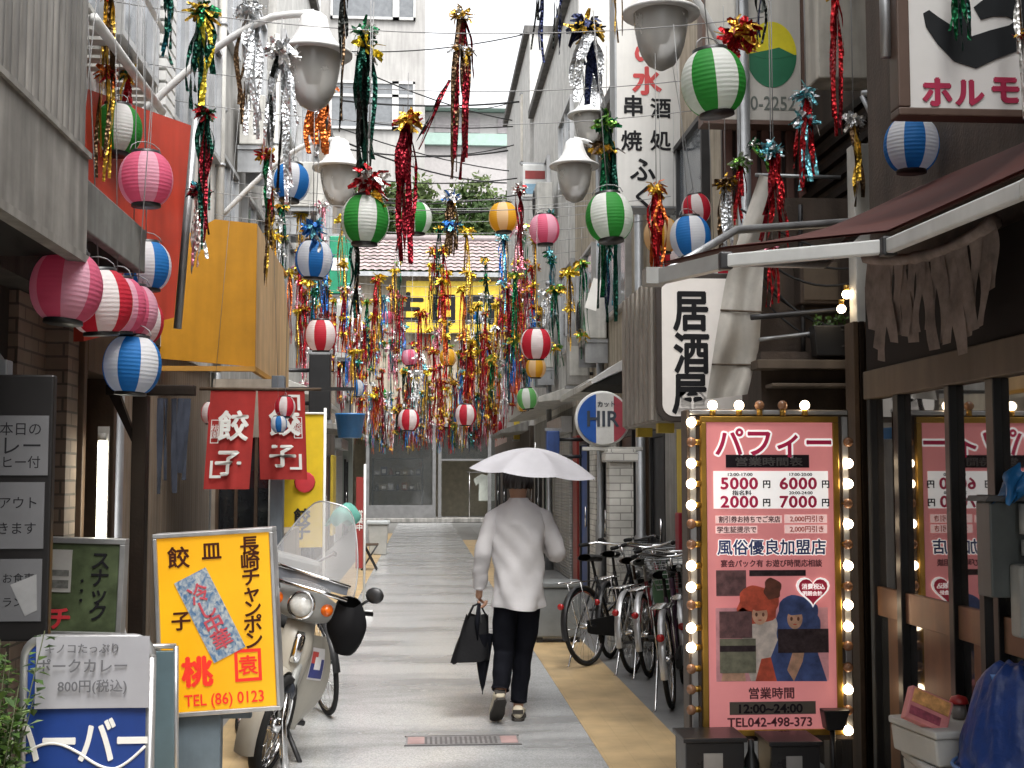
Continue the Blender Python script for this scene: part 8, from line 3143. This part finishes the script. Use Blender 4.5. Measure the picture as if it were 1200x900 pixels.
# ================================================================ BICYCLES
def bike(name_label, loc, rot, frame_m, basket=True, rear_rack=True, sad=(0.03, 0.03, 0.03), seed=0, cover=None, chain_m=None, group='city bicycles parked along the wall'):
    """City bicycle: rear hub at the origin height, front towards +Y."""
    r, WB = 0.33, 1.08
    o = thing('bicycle', name_label, 'bicycle', loc, rot, group)
    st = radians(random.Random(seed).uniform(-16, 16))
    SM = Matrix.Translation((0, WB - 0.09, 0)) @ Matrix.Rotation(st, 4, 'Z') @ Matrix.Translation((0, -WB + 0.09, 0))
    for k, y in enumerate((0, WB)):
        M = SM if k else Matrix.Identity(4)
        t = MB()
        t.tube([(0, y + (r - 0.017) * cos(a * pi / 20), r + (r - 0.017) * sin(a * pi / 20)) for a in range(41)], 0.018, n=8, caps=False)
        t.xform(M)
        ty = obj('wheel', t, M_('rubber'), o)
        t = MB()
        t.lathe([(r - 0.034, -0.011), (r - 0.044, -0.008), (r - 0.044, 0.008), (r - 0.034, 0.011)], 40, (0, y, r), axis='x')
        t.lathe([(0.001, -0.045), (0.02, -0.04), (0.024, 0), (0.02, 0.04), (0.001, 0.045)], 12, (0, y, r), axis='x')
        t.xform(M)
        obj('rim', t, M_('chrome'), ty)
        t = MB()
        for q in range(24):
            a = 2 * pi * q / 24
            t.tube([(0.022 * (-1) ** q, y + 0.02 * cos(a + 0.9), r + 0.02 * sin(a + 0.9)), (0, y + (r - 0.04) * cos(a), r + (r - 0.04) * sin(a))], 0.0016, n=3)
        t.xform(M)
        obj('spokes', t, M_('chrome'), ty)
        t = MB()
        def fen(u, v, y=y, k=k):
            a = radians((10 if k else -25) + (150 if k else 175) * u) if not k else radians(35 + 145 * u)
            if not k:
                a = radians(20 + 175 * u)
            R_ = r + 0.018 - 0.008 * (2 * v - 1) ** 2
            return (0.05 * (v - 0.5), y - R_ * cos(a) * (1 if not k else -1) * -1 if k else y + R_ * cos(a), r + R_ * sin(a))
        t.grid(fen, 22, 4)
        t.xform(M)
        obj('mudguard', t, M_('black_metal') if seed in (1, 6, 7) else M_('alu'), o, fix=False)
    f = MB()
    bb, st_, hd_ = Vector((0, 0.45, 0.29)), Vector((0, 0.27, 0.74)), Vector((0, WB - 0.20, 0.78))
    f.tube([bb, st_], 0.016)
    f.tube([hd_ + Vector((0, 0.02, -0.10)), Vector((0, 0.70, 0.36)), bb], 0.019)
    f.tube([hd_ + Vector((0, 0.0, -0.03)), Vector((0, 0.62, 0.50)), Vector((0, 0.40, 0.42))], 0.015)
    for s in (-1, 1):
        f.tube([bb + Vector((s * 0.03, 0, 0)), Vector((s * 0.06, 0, r))], 0.011)
        f.tube([st_ + Vector((s * 0.015, 0, -0.05)), Vector((s * 0.06, 0, r))], 0.009)
    f.tube([hd_ + Vector((0, 0.035, -0.16)), hd_ + Vector((0, -0.02, 0.05))], 0.021)
    obj('frame', f, frame_m, o)
    f = MB()
    for s in (-1, 1):
        f.tube([hd_ + Vector((s * 0.02, 0.04, -0.17)), Vector((s * 0.052, WB - 0.05, 0.5)), Vector((s * 0.055, WB, r))], 0.012)
    f.xform(SM)
    obj('fork', f, frame_m, o)
    f = MB()
    f.tube([hd_ + Vector((0, -0.02, 0.05)), hd_ + Vector((0, -0.04, 0.20))], 0.012)
    f.tube([(-0.27, WB - 0.46, 1.02), (-0.22, WB - 0.32, 1.03), (-0.06, WB - 0.22, 0.99), (0.06, WB - 0.22, 0.99), (0.22, WB - 0.32, 1.03), (0.27, WB - 0.46, 1.02)], 0.011)
    f.xform(SM)
    hb_ = obj('handlebar', f, M_('chrome'), o)
    for s in (-1, 1):
        f = MB()
        f.tube([(s * 0.255, WB - 0.40, 1.022), (s * 0.275, WB - 0.50, 1.018)], 0.017)
        f.xform(SM)
        obj('grip', f, M_('rubber'), hb_)
    f = MB()
    def sadf(u, v):
        a = 2 * pi * u
        y = -0.13 + 0.27 * v
        w = 0.085 * (1 - v) ** 0.7 + 0.022
        if v < 0.12:
            w *= 0.6 + 3.3 * v
        return (w * cos(a), 0.25 + y, 0.885 + 0.03 * sin(a) + 0.02 * (1 - v))
    f.grid(sadf, 18, 12)
    f.tube([st_, (0, 0.245, 0.87)], 0.013)
    obj('saddle', f, mat('saddle_%d%d%d' % tuple(int(c * 100) for c in sad), sad, rough=0.5), o, fix=False)
    f = MB()
    f.lathe([(0.085, -0.004), (0.095, 0.0), (0.085, 0.004), (0.06, 0.0)], 24, (0.05, 0.45, 0.29), axis='x')
    f.tube([(0.06, 0.45, 0.29), (0.07, 0.50, 0.14)], 0.009)
    f.tube([(-0.06, 0.45, 0.29), (-0.07, 0.40, 0.44)], 0.009)
    f.cbox((0.12, 0.50, 0.135), (0.09, 0.055, 0.022))
    f.cbox((-0.12, 0.40, 0.445), (0.09, 0.055, 0.022))
    f.tube([(-0.06, 0.45, 0.29), (0.06, 0.45, 0.29)], 0.02)
    obj('crankset', f, M_('steel_dark'), o)
    f = MB()
    f.prism([(-0.06, r - 0.05), (-0.05, r + 0.05), (0.40, 0.385), (0.53, 0.36), (0.55, 0.27), (0.42, 0.20), (0.0, r - 0.07)], 0.056, 0.064, plane='yz')
    obj('chain_guard', f, chain_m or M_('black_metal'), o, bevel=0.003)
    f = MB()
    f.tube([(-0.07, 0.0, r), (-0.10, -0.16, 0.02), (-0.12, -0.17, 0.0)], 0.009)
    obj('kickstand', f, M_('chrome'), o)
    if rear_rack:
        f = MB()
        for s in (-1, 1):
            f.tube([(s * 0.06, 0.2, 0.70), (s * 0.065, -0.24, 0.71)], 0.006)
            f.tube([(s * 0.065, 0, r), (s * 0.065, -0.10, 0.705)], 0.005)
        for k in range(5):
            f.tube([(-0.062, 0.15 - 0.09 * k, 0.703), (0.062, 0.15 - 0.09 * k, 0.703)], 0.004)
        obj('rear_rack', f, M_('chrome'), o)
        f = MB()
        f.lathe([(0.001, -0.012), (0.026, -0.01), (0.028, 0.008), (0.001, 0.01)], 14, (0, -0.335 - 0.012, 0.52), axis='y')
        obj('reflector', f, mat('reflector_red', (0.45, 0.02, 0.02), rough=0.15), o)
    if basket:
        f = MB()
        y0, y1 = WB - 0.14, WB + 0.16
        for lev in range(7):
            z = 0.74 + 0.038 * lev
            g = 0.012 * lev
            loop = [(-0.13 - g, y0 - g * 0.3, z), (0.13 + g, y0 - g * 0.3, z), (0.13 + g, y1 + g, z), (-0.13 - g, y1 + g, z), (-0.13 - g, y0 - g * 0.3, z)]
            f.tube(loop, 0.0035 if lev < 6 else 0.006, n=4)
        for k in range(9):
            t_ = k / 8
            for yy_, e in ((y0, -0.02), (y1, 0.07)):
                f.tube([(-0.13 + 0.26 * t_, yy_, 0.74), ((-0.13 + 0.26 * t_) * 1.5, yy_ + e, 0.97)], 0.0025, n=4)
            for s in (-1, 1):
                f.tube([(s * 0.13, y0 + (y1 - y0) * t_, 0.74), (s * 0.20, y0 + (y1 - y0) * t_ * 1.25 - 0.02, 0.97)], 0.0025, n=4)
            f.tube([(-0.13 + 0.26 * t_, y0, 0.74), (-0.13 + 0.26 * t_, y1, 0.74)], 0.0025, n=4)
        f.xform(SM)
        obj('basket', f, M_('galv') if seed % 2 else M_('steel_dark'), o)
        f = MB()
        f.lathe([(0.001, -0.04), (0.034, -0.03), (0.036, 0.0), (0.02, 0.05), (0.001, 0.06)], 16, (0.0, WB + 0.06, 0.66), axis='y')
        f.xform(SM)
        obj('lamp', f, M_('alu'), o)
    return o
mat('bike_black', (0.012, 0.012, 0.014), rough=0.25)
mat('bike_silver', (0.35, 0.36, 0.37), rough=0.3, metal=0.6)
mat('bike_red', (0.22, 0.02, 0.025), rough=0.3)
mat('bike_white', (0.55, 0.55, 0.54), rough=0.3)
mat('bike_plum', (0.07, 0.03, 0.06), rough=0.3)
def at_ground(px, py):
    g_ = G(px, py)
    return (g_.x, g_.y, 0.006)
b1 = bike('black bicycle nearest the walking person, its rear wheel turned to the road', at_ground(690, 781), (0, radians(-7), radians(-38)), M_('bike_black'), seed=1, sad=(0.03, 0.03, 0.03))
b2 = bike('silver bicycle parked second along the wall with red tail reflector', at_ground(743, 790), (0, radians(-5), radians(-26)), M_('bike_silver'), seed=2, sad=(0.05, 0.03, 0.02))
b3 = bike('dark red bicycle with white saddle in the middle of the row', at_ground(762, 794), (0, radians(-6), radians(-20)), M_('bike_red'), seed=3, sad=(0.5, 0.5, 0.48))
b4 = bike('plum coloured bicycle closest to the pink sign, partly hidden by it', at_ground(788, 831), (0, radians(-5), radians(-16)), M_('bike_plum'), seed=5, sad=(0.03, 0.03, 0.03))
b5 = bike('white framed bicycle standing deepest behind the others against the wall', at_ground(742, 735), (0, radians(4), radians(-30)), M_('bike_white'), seed=4, sad=(0.04, 0.04, 0.04))
b7 = bike('black bicycle squeezed between the silver one and the dark red one', at_ground(716, 772), (0, radians(-3), radians(-24)), M_('bike_black'), seed=6, sad=(0.03, 0.03, 0.03))
b8 = bike('silver bicycle wedged behind the bulb rail of the pink sign', at_ground(806, 812), (0, radians(-4), radians(-12)), M_('bike_silver'), seed=8, sad=(0.03, 0.03, 0.03))
# extra bicycle front wheel beside the scooter: a black city bicycle behind it
fw_ = G(384, 838)
b6 = bike('black bicycle standing half hidden behind the delivery scooter', (fw_.x - 0.45, fw_.y + 0.98, 0.006), (0, radians(6), radians(205)), M_('bike_black'), seed=7, sad=(0.03, 0.03, 0.03), basket=False, rear_rack=False)
# white saddle bag on bike, green cloth bag
q = P(800, 662, 10.3)
o = thing('saddle_cover', 'crumpled white plastic bag over a bicycle basket beside the red wall box', 'plastic bag', (q.x, 10.3, q.z))
mb = MB()
def pb(u, v):
    a = 2 * pi * u
    r = 0.12 * sin(pi * min(1, 0.08 + 0.9 * v)) * (1 + 0.12 * sin(5 * a + 4 * v))
    return (r * 1.2 * cos(a), r * sin(a), 0.12 * v - 0.06 + 0.01 * sin(7 * a))
mb.grid(pb, 28, 10)
obj('sheet', mb, M_('white_text'), o, fix=False)
q = P(778, 690, 9.9)
o = thing('green_bag', 'dull green cloth bag hanging from a bicycle beside the pink sign', 'bag', (q.x, 9.9, q.z))
mb = MB()
def gb(u, v):
    a = 2 * pi * u
    r = (0.06 + 0.025 * sin(pi * v)) * (1 + 0.08 * sin(4 * a + 3 * v))
    return (r * cos(a), r * 0.6 * sin(a), 0.30 * v - 0.16)
mb.grid(gb, 24, 10)
obj('cloth', mb, mat('green_cloth', (0.06, 0.13, 0.07), rough=0.8), o, fix=False)
mb = MB()
mb.tube([(-0.04, 0, 0.13), (-0.02, 0, 0.24), (0.02, 0, 0.24), (0.04, 0, 0.13)], 0.005)
obj('handle', mb, M_('green_cloth'), o)
# grey plastic chest beyond the person
gq = G(652, 706)
o = thing('storage_chest', 'dark grey lidded storage chest beside the doors beyond the walking person', 'chest', (P(652, 680, 12.6).x, 12.6, 0.006))
mb = MB()
mb.box(-0.22, 0.22, -0.18, 0.18, 0.05, 0.52)
obj('body', mb, mat('chest_grey', (0.16, 0.17, 0.17), rough=0.5), o, bevel=0.015)
mb = MB()
mb.box(-0.24, 0.24, -0.20, 0.20, 0.522, 0.58)
obj('lid', mb, M_('chest_grey'), o, bevel=0.015)
for s in (-1, 1):
    mb = MB()
    mb.box(s * 0.18 - 0.03, s * 0.18 + 0.03, -0.16, 0.16, 0, 0.049)
    obj('foot', mb, M_('black_metal'), o)
